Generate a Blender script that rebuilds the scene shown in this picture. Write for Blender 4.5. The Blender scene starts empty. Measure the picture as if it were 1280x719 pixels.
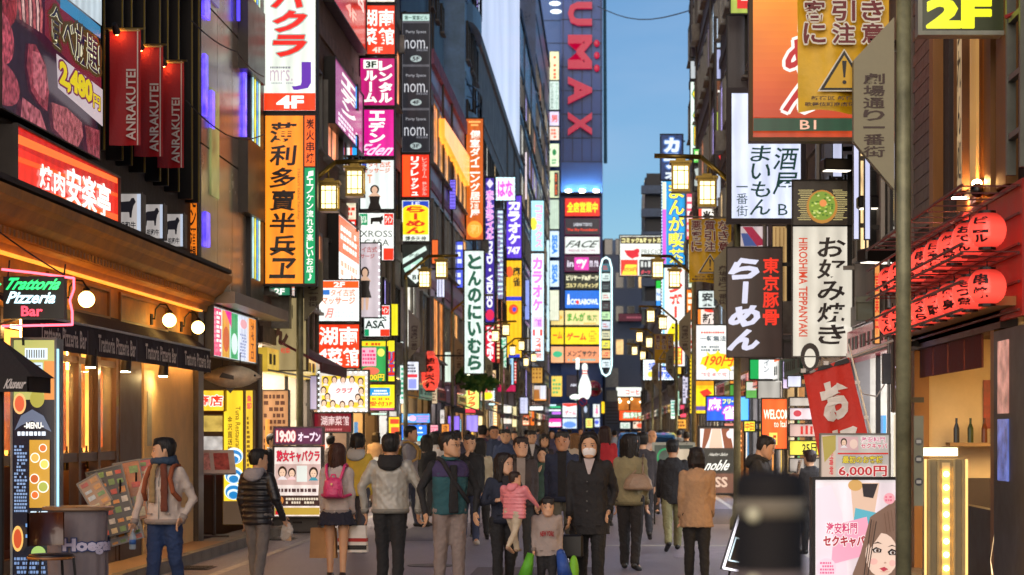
import bpy, bmesh, math, random
import numpy as np
from mathutils import Vector, Matrix
random.seed(7); rng = np.random.RandomState(7)
SC = bpy.context.scene; WORK = SC.collection
C = bpy.data.collections.new('street'); SC.collection.children.link(C)      # unlinked again while meshes are made, so that nothing is evaluated twice
PI = math.pi
# ---------------------------------------------------------------- camera, sky, sun, exposure
F, CX, CY, H = 2489.0, 758.0, 538.0, 1.70          # focal length (px of a 1280 px wide frame), principal point, eye height
cam_d = bpy.data.cameras.new('camera'); cam = bpy.data.objects.new('camera', cam_d); C.objects.link(cam)
cam.location = (0, 0, H); cam.rotation_euler = (PI/2, 0, 0)
cam_d.lens = F/1280*36; cam_d.sensor_width = 36; cam_d.sensor_fit = 'HORIZONTAL'
cam_d.shift_x = (640-CX)/1280; cam_d.shift_y = (CY-359.5)/1280
cam_d.clip_start = .1; cam_d.clip_end = 3000
cam_d.dof.use_dof = True; cam_d.dof.focus_distance = 21.0; cam_d.dof.aperture_fstop = 3.4
SC.camera = cam
world = bpy.data.worlds.new("World"); SC.world = world; world.use_nodes = True
wn = world.node_tree; wn.nodes.clear()
sky = wn.nodes.new('ShaderNodeTexSky'); sky.sky_type = 'NISHITA'; sky.sun_disc = False
sky.sun_elevation = math.radians(20.0); sky.sun_rotation = math.radians(194); sky.ozone_density = 4.5; sky.air_density = 1.0; sky.dust_density = .3
tint = wn.nodes.new('ShaderNodeHueSaturation'); tint.inputs['Saturation'].default_value = 1.15; tint.inputs['Value'].default_value = .70
bg = wn.nodes.new('ShaderNodeBackground'); bg.inputs['Strength'].default_value = .05
out = wn.nodes.new('ShaderNodeOutputWorld')
wn.links.new(sky.outputs[0], tint.inputs['Color'])
wtc = wn.nodes.new('ShaderNodeTexCoord'); wmp = wn.nodes.new('ShaderNodeMapping'); wmp.inputs['Scale'].default_value = (3, 3, 9); wns = wn.nodes.new('ShaderNodeTexNoise'); wns.inputs['Scale'].default_value = 2.2; wns.inputs['Detail'].default_value = 6
wrp = wn.nodes.new('ShaderNodeMapRange'); wrp.inputs['From Min'].default_value = .42; wrp.inputs['From Max'].default_value = .75; wrp.inputs['To Max'].default_value = .38; wmx = wn.nodes.new('ShaderNodeMixRGB'); wmx.inputs['Color2'].default_value = (3.0, 4.1, 5.9, 1)     # thin dusk cloud
wn.links.new(wtc.outputs['Generated'], wmp.inputs[0]); wn.links.new(wmp.outputs[0], wns.inputs['Vector']); wn.links.new(wns.outputs['Fac'], wrp.inputs['Value']); wn.links.new(wrp.outputs[0], wmx.inputs[0]); wn.links.new(tint.outputs[0], wmx.inputs[1]); wn.links.new(wmx.outputs[0], bg.inputs[0]); wn.links.new(bg.outputs[0], out.inputs[0])
sd = bpy.data.lights.new('sun', 'SUN'); sun = bpy.data.objects.new('sun', sd); C.objects.link(sun)
sd.energy = .88; sd.angle = math.radians(60); sd.color = (1, .78, .58)
sun.rotation_euler = (math.radians(70), 0, math.radians(-14))    # low, broad dusk glow from behind the camera
SC.view_settings.view_transform = 'Standard'; SC.view_settings.look = 'None'; SC.view_settings.exposure = 1.45; SC.view_settings.gamma = 1
SC.cycles.use_denoising = True; SC.cycles.max_bounces = 6; SC.cycles.diffuse_bounces = 4; SC.cycles.glossy_bounces = 3
SC.cycles.transmission_bounces = 4; SC.cycles.transparent_max_bounces = 8; SC.cycles.sample_clamp_indirect = 4; SC.cycles.caustics_reflective = False
SC.collection.children.unlink(C)
# ---------------------------------------------------------------- small helpers
XL, XR = -5.9, 3.6                                     # the two facade planes of the street
def YL(px): return F*XL/(px-CX)
def YR(px): return F*XR/(px-CX)
def at(px, py, Y): return Vector(((px-CX)*Y/F, Y, H+(CY-py)*Y/F))
def zat(py, Y): return H+(CY-py)*Y/F
def lin(h):
    if not isinstance(h, str): return tuple(h)
    h = h.lstrip('#')
    if len(h) == 3: h = ''.join(c*2 for c in h)
    r = [int(h[i:i+2], 16)/255 for i in (0, 2, 4)]
    return tuple(((c+.055)/1.055)**2.4 if c > .04 else c/12.92 for c in r)
_m = {}
GAIN = .52
def paint(col, rough=.6, metal=0, var=.25, scale=3.0, bump=.0, bscale=30., coat=0, dirt=0, stretch=(1,1,1), spec=.5):
    """painted, plastered, metal or cloth surface: base colour with grain, worn roughness and fine relief"""
    k = ('p', col, rough, metal, var, scale, bump, bscale, coat, dirt, stretch, spec)
    if k in _m: return _m[k]
    m = bpy.data.materials.new('paint'); m.use_nodes = True; nt = m.node_tree; N = nt.nodes; L = nt.links
    b = N['Principled BSDF']; c = lin(col)
    tc = N.new('ShaderNodeTexCoord'); mp = N.new('ShaderNodeMapping'); mp.inputs['Scale'].default_value = stretch
    L.new(tc.outputs['Object'], mp.inputs[0])
    no = N.new('ShaderNodeTexNoise'); no.inputs['Scale'].default_value = scale; no.inputs['Detail'].default_value = 6; no.inputs['Roughness'].default_value = .65
    L.new(mp.outputs[0], no.inputs['Vector'])
    r = N.new('ShaderNodeValToRGB'); r.color_ramp.elements[0].position = .3; r.color_ramp.elements[1].position = .72
    r.color_ramp.elements[0].color = tuple(max(0, x*(1-var-dirt*.4)) for x in c)+(1,); r.color_ramp.elements[1].color = tuple(min(1, x*(1+var*.6)) for x in c)+(1,)
    L.new(no.outputs['Fac'], r.inputs[0]); L.new(r.outputs[0], b.inputs['Base Color'])
    mr = N.new('ShaderNodeMapRange'); mr.inputs['To Min'].default_value = max(0, rough-.12); mr.inputs['To Max'].default_value = min(1, rough+.15)
    L.new(no.outputs['Fac'], mr.inputs['Value']); L.new(mr.outputs[0], b.inputs['Roughness'])
    b.inputs['Metallic'].default_value = metal; b.inputs['Coat Weight'].default_value = coat; b.inputs['Specular IOR Level'].default_value = spec
    if bump:
        n2 = N.new('ShaderNodeTexNoise'); n2.inputs['Scale'].default_value = bscale; n2.inputs['Detail'].default_value = 5
        L.new(mp.outputs[0], n2.inputs['Vector'])
        bp = N.new('ShaderNodeBump'); bp.inputs['Strength'].default_value = bump; bp.inputs['Distance'].default_value = .02
        L.new(n2.outputs['Fac'], bp.inputs['Height']); L.new(bp.outputs[0], b.inputs['Normal'])
    _m[k] = m; return m
def glow(col, e=1.0, var=.12, scale=1.5, sample=True):
    """back-lit acrylic, neon or a lamp: it gives off light of its own colour, a little uneven"""
    e = e*GAIN if e < 2.5 else e*.75          # signs are exposed for, lamps burn out
    k = ('g', col, e, var, scale, sample)
    if k in _m: return _m[k]
    m = bpy.data.materials.new('backlit'); m.use_nodes = True; nt = m.node_tree; N = nt.nodes; L = nt.links
    b = N['Principled BSDF']; c = lin(col); b.inputs['Base Color'].default_value = tuple(x*.35+.01 for x in c)+(1,); b.inputs['Roughness'].default_value = .25
    tc = N.new('ShaderNodeTexCoord'); no = N.new('ShaderNodeTexNoise'); no.inputs['Scale'].default_value = scale; no.inputs['Detail'].default_value = 2
    L.new(tc.outputs['Object'], no.inputs['Vector'])
    mr = N.new('ShaderNodeMapRange'); mr.inputs['From Min'].default_value = .3; mr.inputs['From Max'].default_value = .7
    mr.inputs['To Min'].default_value = e*(1-var); mr.inputs['To Max'].default_value = e*(1+var)
    L.new(no.outputs['Fac'], mr.inputs['Value'])
    if sample and var <= .13 and e < 2:      # fluorescent tubes behind the acrylic, a little grime on it
        wv = N.new('ShaderNodeTexWave'); wv.bands_direction = 'X'; wv.inputs['Scale'].default_value = 1.3; wv.inputs['Distortion'].default_value = .6; wv.inputs['Detail'].default_value = 1
        L.new(tc.outputs['Object'], wv.inputs['Vector']); n3 = N.new('ShaderNodeTexNoise'); n3.inputs['Scale'].default_value = 7; n3.inputs['Detail'].default_value = 7; n3.inputs['Roughness'].default_value = .7
        mp = N.new('ShaderNodeMapping'); mp.inputs['Scale'].default_value = (1, 1, .25); L.new(tc.outputs['Object'], mp.inputs[0]); L.new(mp.outputs[0], n3.inputs['Vector'])
        r1 = N.new('ShaderNodeMapRange'); r1.inputs['To Min'].default_value = .84; r1.inputs['To Max'].default_value = 1.06; L.new(wv.outputs['Fac'], r1.inputs['Value'])
        r2 = N.new('ShaderNodeMapRange'); r2.inputs['From Min'].default_value = .3; r2.inputs['From Max'].default_value = .6; r2.inputs['To Min'].default_value = .84; r2.inputs['To Max'].default_value = 1.03; L.new(n3.outputs['Fac'], r2.inputs['Value'])
        m1 = N.new('ShaderNodeMath'); m1.operation = 'MULTIPLY'; L.new(mr.outputs[0], m1.inputs[0]); L.new(r1.outputs[0], m1.inputs[1])
        m2 = N.new('ShaderNodeMath'); m2.operation = 'MULTIPLY'; L.new(m1.outputs[0], m2.inputs[0]); L.new(r2.outputs[0], m2.inputs[1]); L.new(m2.outputs[0], b.inputs['Emission Strength'])
    else: L.new(mr.outputs[0], b.inputs['Emission Strength'])
    b.inputs['Emission Color'].default_value = tuple(c)+(1,)
    try: m.cycles.emission_sampling = 'AUTO' if sample else 'NONE'
    except Exception: pass
    _m[k] = m; return m
def glass_dark(col='#0b0f14', rough=.08):
    k = ('gd', col, rough)
    if k in _m: return _m[k]
    m = bpy.data.materials.new('window_glass'); m.use_nodes = True; b = m.node_tree.nodes['Principled BSDF']
    b.inputs['Base Color'].default_value = lin(col)+(1,); b.inputs['Roughness'].default_value = rough; b.inputs['Specular IOR Level'].default_value = .9
    b.inputs['Coat Weight'].default_value = .6; b.inputs['Coat Roughness'].default_value = .03
    _m[k] = m; return m
def clear(col='#ffffff', rough=.03, alpha=.25):
    k = ('cl', col, rough, alpha)
    if k in _m: return _m[k]
    m = bpy.data.materials.new('clear_glass'); m.use_nodes = True; b = m.node_tree.nodes['Principled BSDF']
    b.inputs['Base Color'].default_value = lin(col)+(1,); b.inputs['Roughness'].default_value = rough; b.inputs['Alpha'].default_value = alpha
    b.inputs['Specular IOR Level'].default_value = .8
    _m[k] = m; return m
# mesh collector
class MB:
    def __init__(s): s.v = []; s.f = []; s.sm = False
    def add(s, vs, fs):
        n = len(s.v); s.v += [tuple(v) for v in vs]; s.f += [tuple(n+i for i in f) for f in fs]; return s
    def box(s, x0, x1, y0, y1, z0, z1):
        if x0 > x1: x0, x1 = x1, x0
        if y0 > y1: y0, y1 = y1, y0
        if z0 > z1: z0, z1 = z1, z0
        return s.add([(x0,y0,z0),(x1,y0,z0),(x1,y1,z0),(x0,y1,z0),(x0,y0,z1),(x1,y0,z1),(x1,y1,z1),(x0,y1,z1)],
                     [(0,3,2,1),(4,5,6,7),(0,1,5,4),(1,2,6,5),(2,3,7,6),(3,0,4,7)])
    def tube(s, a, b, r, r2=None, n=8, cap=True):
        a = Vector(a); b = Vector(b); r2 = r if r2 is None else r2; d = (b-a)
        if d.length < 1e-6: return s
        d.normalize(); u = d.orthogonal().normalized(); w = d.cross(u); vs = []
        for p, rr in ((a, r), (b, r2)):
            for i in range(n):
                t = 2*PI*i/n; vs.append(p+u*math.cos(t)*rr+w*math.sin(t)*rr)
        fs = [(i, (i+1) % n, n+(i+1) % n, n+i) for i in range(n)]
        if cap: fs += [tuple(range(n))[::-1], tuple(range(n, 2*n))]
        return s.add(vs, fs)
    def path(s, pts, r, n=8):
        for a, b in zip(pts[:-1], pts[1:]): s.tube(a, b, r, n=n)
        for p in pts[1:-1]: s.ball(p, r*1.02, n=n, m=4)
        return s
    def ball(s, c, r, n=10, m=7, sx=1, sy=1, sz=1):
        c = Vector(c); vs = [c+Vector((0, 0, -r*sz))]
        for j in range(1, m):
            p = -PI/2+PI*j/m
            for i in range(n):
                t = 2*PI*i/n; vs.append(c+Vector((math.cos(p)*math.cos(t)*r*sx, math.cos(p)*math.sin(t)*r*sy, math.sin(p)*r*sz)))
        vs.append(c+Vector((0, 0, r*sz))); L = len(vs)-1; fs = []
        for i in range(n): fs.append((0, 1+(i+1) % n, 1+i)); fs.append((L, 1+(m-2)*n+i, 1+(m-2)*n+(i+1) % n))
        for j in range(m-2):
            for i in range(n): fs.append((1+j*n+i, 1+j*n+(i+1) % n, 1+(j+1)*n+(i+1) % n, 1+(j+1)*n+i))
        return s.add(vs, fs)
    def lathe(s, c, prof, n=16, sx=1, sy=1):
        """prof: (r, z) from bottom to top"""
        vs = []; 
        for r, z in prof:
            for i in range(n):
                t = 2*PI*i/n; vs.append((c[0]+r*sx*math.cos(t), c[1]+r*sy*math.sin(t), c[2]+z))
        fs = []
        for j in range(len(prof)-1):
            for i in range(n): fs.append((j*n+i, j*n+(i+1) % n, (j+1)*n+(i+1) % n, (j+1)*n+i))
        fs += [tuple(range(n))[::-1], tuple(range((len(prof)-1)*n, len(prof)*n))]
        return s.add(vs, fs)
    def prism(s, poly, y0, y1):
        """poly in x,z (seen from -y); extruded y0..y1"""
        n = len(poly); vs = [(x, y0, z) for x, z in poly]+[(x, y1, z) for x, z in poly]
        fs = [tuple(range(n)), tuple(range(n, 2*n))[::-1]]+[(i, n+i, n+(i+1) % n, (i+1) % n) for i in range(n)]
        return s.add(vs, fs)
    def xf(s, M, start=0):
        s.v[start:] = [tuple(M @ Vector(v)) for v in s.v[start:]]; return s
    def mesh(s, name):
        me = bpy.data.meshes.new(name); me.from_pydata(s.v, [], s.f); me.update()
        if s.sm: me.polygons.foreach_set('use_smooth', [True]*len(me.polygons))
        return me
def obj(name, mb, mat, parent=None, smooth=False, bevel=0):
    if isinstance(mb, MB): mb.sm = smooth or mb.sm; me = mb.mesh(name)
    else: me = mb
    if mat is not None: me.materials.clear(); me.materials.append(mat)
    o = bpy.data.objects.new(name, me); C.objects.link(o)
    if parent is not None: o.parent = parent
    if bevel: md = o.modifiers.new('bevel', 'BEVEL'); md.width = bevel; md.segments = 1; md.limit_method = 'ANGLE'
    return o
def thing(name, label, cat, loc=(0,0,0), rz=0, group=None):
    o = bpy.data.objects.new(name, None); C.objects.link(o); o.location = loc; o.rotation_euler = (0, 0, rz); o.empty_display_size = .2
    o['label'] = label; o['category'] = cat
    if group: o['group'] = group
    return o
def tag(o, label, cat, group=None):
    o['label'] = label; o['category'] = cat
    if group: o['group'] = group
    return o
def setting(o): o['kind'] = 'structure'; return o
def copy_tree(o, parent=None, label=None, loc=None, rz=None):
    c = o.copy(); C.objects.link(c)
    if parent is not None: c.parent = parent
    if label: c['label'] = label
    if loc is not None: c.location = loc
    if rz is not None: c.rotation_euler = (0, 0, rz)
    for ch in list(o.children): copy_tree(ch, c)
    return c
# ---------------------------------------------------------------- lettering
_g = {}
def glyphs(s, bold=0.0, res=2):
    k = (s, bold)
    if k not in _g:
        c = bpy.data.curves.new('lettering', 'FONT'); c.body = s; c.size = 1; c.offset = bold; c.resolution_u = res
        o = bpy.data.objects.new('lettering', c); WORK.objects.link(o)
        dg = bpy.context.evaluated_depsgraph_get(); dg.update()
        me = bpy.data.meshes.new_from_object(o.evaluated_get(dg))
        v = np.array([tuple(x.co)[:2] for x in me.vertices]) if len(me.vertices) else np.zeros((0, 2))
        f = [tuple(p.vertices) for p in me.polygons]
        bpy.data.meshes.remove(me); bpy.data.objects.remove(o); bpy.data.curves.remove(c)
        _g[k] = (v, f)
    return _g[k]
# ---------------------------------------------------------------- signs
FRAME = '#2a2724'
def elements(root, elems, P, y0, e, kx, kz):
    """P(dx,dy)->(lx,lz) of the sign face; elements are laid one 3 mm sheet above the other, towards -y"""
    i = 0
    for el in elems:
        i += 1; y = y0-.003*i; op = el[-1] if isinstance(el[-1], dict) else {}
        if op: el = el[:-1]
        col = el[-1]; ee = op.get('e', e)
        mat = (lambda c: paint(c, .5, var=.15) if (op.get('lit') is False or ee == 0) else glow(c, ee*(1.0), op.get('var', .06), op.get('ns', 1.5), sample=False))
        k = el[0]; nm = op.get('name')
        if k == 'r':
            a = P(el[1], el[4]); b = P(el[3], el[2]); mb = MB().add([(a[0], y, a[1]), (b[0], y, a[1]), (b[0], y, b[1]), (a[0], y, b[1])], [(0, 1, 2, 3)])
            big = abs((b[0]-a[0])*(b[1]-a[1])) > .25
            m = paint(col, .5, var=.15) if (ee == 0 or op.get('lit') is False) else glow(col, ee, .1, sample=big)
            obj(nm or 'colour_panel', mb, m, root)
        elif k == 'o':
            n = 20; vs = []
            for t in range(n):
                q = P(el[1]+el[3]*math.cos(2*PI*t/n), el[2]-el[4]*math.sin(2*PI*t/n)); vs.append((q[0], y, q[1]))
            obj(nm or 'printed_shape', MB().add(vs, [tuple(range(n))]), mat(col), root)
        elif k == 'p':
            vs = [(P(*q)[0], y, P(*q)[1]) for q in el[1]]
            me = MB().add(vs, [tuple(range(len(vs)))]); obj(nm or 'printed_shape', me, mat(col), root)
        elif k == 'm':      # many rects of one colour
            mb = MB()
            for (a0, b0, a1, b1) in el[1]:
                a = P(a0, b1); b = P(a1, b0); mb.add([(a[0], y, a[1]), (b[0], y, a[1]), (b[0], y, b[1]), (a[0], y, b[1])], [(0, 1, 2, 3)])
            obj(nm or 'printed_shape', mb, mat(col), root)
        elif k == 'l':      # print too small to read
            x0, ya, x1, yb, rows = el[1:6]; mb = MB(); h = (yb-ya)/rows; rr = random.Random(int(x0*7+ya*13))
            for r in range(rows):
                x = x0
                while x < x1-h*.5:
                    w = h*rr.uniform(.35, .75); w = min(w, x1-x)
                    if rr.random() > .13:
                        a = P(x, ya+h*(r+.82)); b = P(x+w, ya+h*(r+.2)); mb.add([(a[0], y, a[1]), (b[0], y, a[1]), (b[0], y, b[1]), (a[0], y, b[1])], [(0, 1, 2, 3)])
                    x += w+h*.18
            obj('small_print', mb, mat(col), root)['kind'] = 'stuff'
        elif k in 'hvw':
            s, x0, ya, x1, yb = el[1:6]; bold = op.get('b', .03); sh = op.get('shear', 0)
            def build(bd, yy, cc, name, spread=0):
                dens = any(ord(c) > 0x4DFF for c in s); cap = .018 if dens else .045; thin = min(bd, cap); extra = (min(.011, max(0, bd-cap)*.5) if dens else max(0, bd-cap)*.9)+spread
                mb = MB(); ww0 = (x1-x0); hh0 = (yb-ya)
                em = (hh0/len(s) if k == 'v' else (ww0 if k == 'w' else hh0)); dirs = [(0, 0)]
                if extra > .003: dirs += [(math.cos(q)*extra*em*(.6 if spread == 0 else 1), math.sin(q)*extra*em*(.6 if spread == 0 else 1)) for q in ([0, PI/2, PI, PI*1.5] if spread == 0 else [PI*i_/4 for i_ in range(8)])]
                for di, (ox, oy) in enumerate(dirs):
                    yq = yy+.0001*di
                    if k in 'hw':
                        v, f = glyphs(s, thin)
                        if not len(v): return
                        v0, _ = glyphs(s, min(bold, cap)); mn = v0.min(0); mx = v0.max(0); u = (v-mn)/(mx-mn)
                        if k == 'h': pts = [P(x0+ox+(x1-x0)*(a+sh*(b-.5)), yb+oy+(ya-yb)*b) for a, b in u]
                        elif op.get('ccw'): pts = [P(x1+ox-(x1-x0)*b, yb+oy+(ya-yb)*a) for a, b in u]
                        else: pts = [P(x0+ox+(x1-x0)*b, ya+oy+(yb-ya)*a) for a, b in u]
                        mb.add([(p[0], yq, p[1]) for p in pts], f)
                    else:
                        n = len(s); ch = (yb-ya)/n
                        for j, c in enumerate(s):
                            if c in ' 　': continue
                            if c == 'ー': v, f = glyphs('|', thin); v0 = v; xc = (x0+x1)/2; ww = (x1-x0)*.08; bx = (xc-ww, xc+ww)
                            else: v, f = glyphs(c, thin); v0 = v; bx = (x0, x1)
                            if not len(v): continue
                            mn = v0.min(0); mx = v0.max(0); sz = mx-mn
                            if c in 'ッュャョっゃゅょ・。、': mn = np.array([.03, -.1]); sz = np.array([.95, .95])
                            elif c != 'ー' and sz[0] < .45: mid = (mn[0]+mx[0])/2; sz = np.array([.6, sz[1]]); mn = np.array([mid-.3, mn[1]])
                            elif sz[1] < .45: mid = (mn[1]+mx[1])/2; mn = np.array([mn[0], mid-.35]); sz = np.array([sz[0], .7])
                            u = (v-mn)/sz; a0 = ya+ch*(j+.05)+oy; a1 = ya+ch*(j+.95)+oy
                            mb.add([(P(bx[0]+ox+(bx[1]-bx[0])*(a+sh*(b-.5)), 0)[0], yq, P(0, a1+(a0-a1)*b)[1]) for a, b in u], f)
                if op.get('d'):     # raised letters
                    n = len(mb.v); ff = list(mb.f); ed = {}
                    for fa in ff:
                        for q in range(len(fa)): ed[(fa[q], fa[(q+1) % len(fa)])] = 1
                    sides = [(a, b, b+n, a+n) for (a, b) in ed if (b, a) not in ed]
                    mb.v += [(vx, vy-op['d'], vz) for vx, vy, vz in mb.v]; mb.f = [tuple(i+n for i in fa) for fa in ff]+sides
                obj(name, mb, mat(cc), root)
            if op.get('o'): build(bold, y+.0015, op['o'], 'letter_outline', op.get('ow', .05)+.01)
            build(bold, y, col, op.get('name', 'lettering'))
        elif k == 'b':      # bulbs round the edge
            x0, ya, x1, yb, sp, r = el[1:7]; mb = MB(); pts = []
            nx = max(2, int(round((x1-x0)/sp))); ny = max(2, int(round((yb-ya)/sp)))
            for j in range(nx+1): pts += [(x0+(x1-x0)*j/nx, ya), (x0+(x1-x0)*j/nx, yb)]
            for j in range(1, ny): pts += [(x0, ya+(yb-ya)*j/ny), (x1, ya+(yb-ya)*j/ny)]
            proto = None
            mb.ball((0, 0, 0), r*kx, n=6, m=4); me = mb.mesh('bulb'); me.materials.append(glow(col, max(1.8, ee*1.8), .1, sample=False))
            for q in pts:
                p = P(*q); o = bpy.data.objects.new('bulb', me); C.objects.link(o); o.parent = root; o.location = (p[0], y-.01, p[1])
def sign(label, box, elems, bgc='#eef2ea', e=.95, Y=None, side=None, wall=None, t=.20, frame=FRAME, fw=1.2, name='shop_sign', cat='sign', group='shop signs over the street', arm=True, rz=None, loc=None, kk=None):
    """a lit sign cabinet: frame, face and print. side L/R: blade sign standing out from a facade; wall=(side,Y0,Y1,z0,z1): along the facade"""
    x0, y0, x1, y1 = box
    if wall:
        sd_, Ya, Yb, z0, z1 = wall[:5]; off = wall[5] if len(wall) > 5 else .12
        w = abs(Yb-Ya); kx = w/(x1-x0); kz = (z1-z0)/(y1-y0)
        X = XL+off if sd_ == 'L' else XR-off; R = PI/2 if sd_ == 'L' else -PI/2
        root = thing(name, label, cat, (X, (Ya+Yb)/2, z0), R, group); arm = False
    else:
        if side == 'L': Y = Y or YL(x0)
        if side == 'R': Y = Y or YR(x1)
        if loc is None:
            kx = kz = Y/F; w = (x1-x0)*kx; p = at((x0+x1)/2, y1, Y); root = thing(name, label, cat, p, rz or 0, group)
        else:
            kx = kz = kk; w = (x1-x0)*kx; p = Vector(loc); root = thing(name, label, cat, loc, rz or 0, group)
    h = (y1-y0)*kz; xc = (x0+x1)/2
    P = lambda dx, dy: ((dx-xc)*kx, (y1-dy)*kz)
    fm = paint(frame, .45, .3, .3, 4)
    f = fw*kx if not wall else fw*kz
    obj('cabinet', MB().box(-w/2, w/2, -t/2, t/2, 0, h), fm, root)
    fr = MB(); d = t/2+.035
    fr.box(-w/2-.01, -w/2+f, -d, -t/2+.01, -.01, h+.01).box(w/2-f, w/2+.01, -d, -t/2+.01, -.01, h+.01)
    fr.box(-w/2+f, w/2-f, -d, -t/2+.01, -.01, f).box(-w/2+f, w/2-f, -d, -t/2+.01, h-f, h+.01)
    if fw > 0: obj('frame', fr, fm, root)
    if bgc:
        mb = MB(); mb.add([(-w/2+f*.5, -t/2-.004, f*.5), (w/2-f*.5, -t/2-.004, f*.5), (w/2-f*.5, -t/2-.004, h-f*.5), (-w/2+f*.5, -t/2-.004, h-f*.5)], [(0, 1, 2, 3)])
        obj('sign_face', mb, glow(bgc, e, .10) if e else paint(bgc, .5), root)
    elements(root, elems, P, -t/2-.004, e, kx, kz)
    if arm and side:
        lx = (XL if side == 'L' else XR)-root.location.x; mb = MB()
        for zz in (h*.15, h*.85):
            a = -w/2 if side == 'L' else w/2
            if abs(lx) > abs(a)+.03: obj('bracket', MB().box(min(a, lx), max(a, lx), -.03, .03, zz-.03, zz+.03), paint('#3a3835', .5, .7), root)
    return root
# ---------------------------------------------------------------- people
def capsule(mb, a, b, ra, rb, n=10, sx=1, sy=1):
    a = Vector(a); b = Vector(b); d = (b-a)
    if d.length < 1e-5: d = Vector((0, 0, 1e-3))
    q = d.normalized(); u = q.orthogonal().normalized(); w = q.cross(u); vs = []; rings = []
    for k in range(1, 4): t = PI/2*k/4; rings.append((a-q*ra*math.cos(t), ra*math.sin(t)))
    rings.append((a, ra)); rings.append((b, rb))
    for k in (3, 2, 1): t = PI/2*k/4; rings.append((b+q*rb*math.cos(t), rb*math.sin(t)))
    vs.append(a-q*ra)
    for p, r in rings:
        for i in range(n): t = 2*PI*i/n; vs.append(p+u*math.cos(t)*r+w*math.sin(t)*r)
    vs.append(b+q*rb); fs = []; R = len(rings); L = len(vs)-1
    for i in range(n): fs.append((0, 1+(i+1) % n, 1+i)); fs.append((L, 1+(R-1)*n+i, 1+(R-1)*n+(i+1) % n))
    for j in range(R-1):
        for i in range(n): fs.append((1+j*n+i, 1+j*n+(i+1) % n, 1+(j+1)*n+(i+1) % n, 1+(j+1)*n+i))
    return mb.add(vs, fs)
def loft(mb, rings, n=16):
    """rings: (x,y,z,rx,ry[,tilt]) bottom to top, closed"""
    vs = []
    for r in rings:
        x, y, z, rx, ry = r[:5]
        for i in range(n):
            t = 2*PI*i/n; c, s_ = math.cos(t), math.sin(t); p = 2.3
            k = 1/((abs(c)**p+abs(s_)**p)**(1/p)); vs.append((x+rx*c*k, y+ry*s_*k, z))
    fs = []
    for j in range(len(rings)-1):
        for i in range(n): fs.append((j*n+i, j*n+(i+1) % n, (j+1)*n+(i+1) % n, (j+1)*n+i))
    fs += [tuple(range(n))[::-1], tuple(range((len(rings)-1)*n, len(rings)*n))]
    return mb.add(vs, fs)
_tmp = bpy.data.objects.new('remesh_work', bpy.data.meshes.new('remesh_work'))
def fuse(mb, vox, name, smooth=2, fold=0, fseed=0, fscale=9.0, vert=.5):
    """melt the overlapping closed shapes of mb into one continuous surface"""
    me = mb.mesh(name); _tmp.data = me; WORK.objects.link(_tmp); _tmp.modifiers.clear()
    md = _tmp.modifiers.new('r', 'REMESH'); md.mode = 'VOXEL'; md.voxel_size = vox
    if smooth: s2 = _tmp.modifiers.new('s', 'SMOOTH'); s2.factor = .5; s2.iterations = smooth
    dg = bpy.context.evaluated_depsgraph_get(); dg.update()
    res = bpy.data.meshes.new_from_object(_tmp.evaluated_get(dg)); WORK.objects.unlink(_tmp)
    res.name = name
    n = len(res.vertices)
    if fold and n:
        co = np.empty(n*3); res.vertices.foreach_get('co', co); co = co.reshape(-1, 3); nr = np.empty(n*3); res.vertices.foreach_get('normal', nr); nr = nr.reshape(-1, 3)
        r = np.random.RandomState(fseed); d = np.zeros(n)
        for k in range(9):
            w = r.normal(size=3)*np.array([1, 1, vert*2])*fscale*(1+.45*k); ph = co@w+r.uniform(0, 6.28)+1.8*np.sin(co@(w[::-1]*.35)); d += ((1-np.abs(np.sin(ph)))**2.2-.35)/(1+.3*k)
        co += nr*(d*fold)[:, None]; res.vertices.foreach_set('co', co.ravel())
    res.polygons.foreach_set('use_smooth', [True]*len(res.polygons)); res.update()
    return res
SKIN = ['#c99b78', '#c08f6c', '#d3a585', '#b98562', '#cfa07e']
def skinm(c): return paint(c, .5, var=.10, scale=9, bump=.12, bscale=120, coat=0)
def cloth(c, kind='cotton'):
    if isinstance(c, str): c = tuple(round(min(1, x*1.08+.0075), 4) for x in lin(c))
    if kind == 'satin': return paint(c, .34, var=.14, scale=5, bump=.25, bscale=14, coat=.1)
    if kind == 'puffer': return paint(c, .42, var=.2, scale=5, bump=.3, bscale=12)
    if kind == 'denim': return paint(c, .85, var=.25, scale=4, bump=.6, bscale=26)
    return paint(c, .85, var=.14, scale=5, bump=.6, bscale=22)
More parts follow.
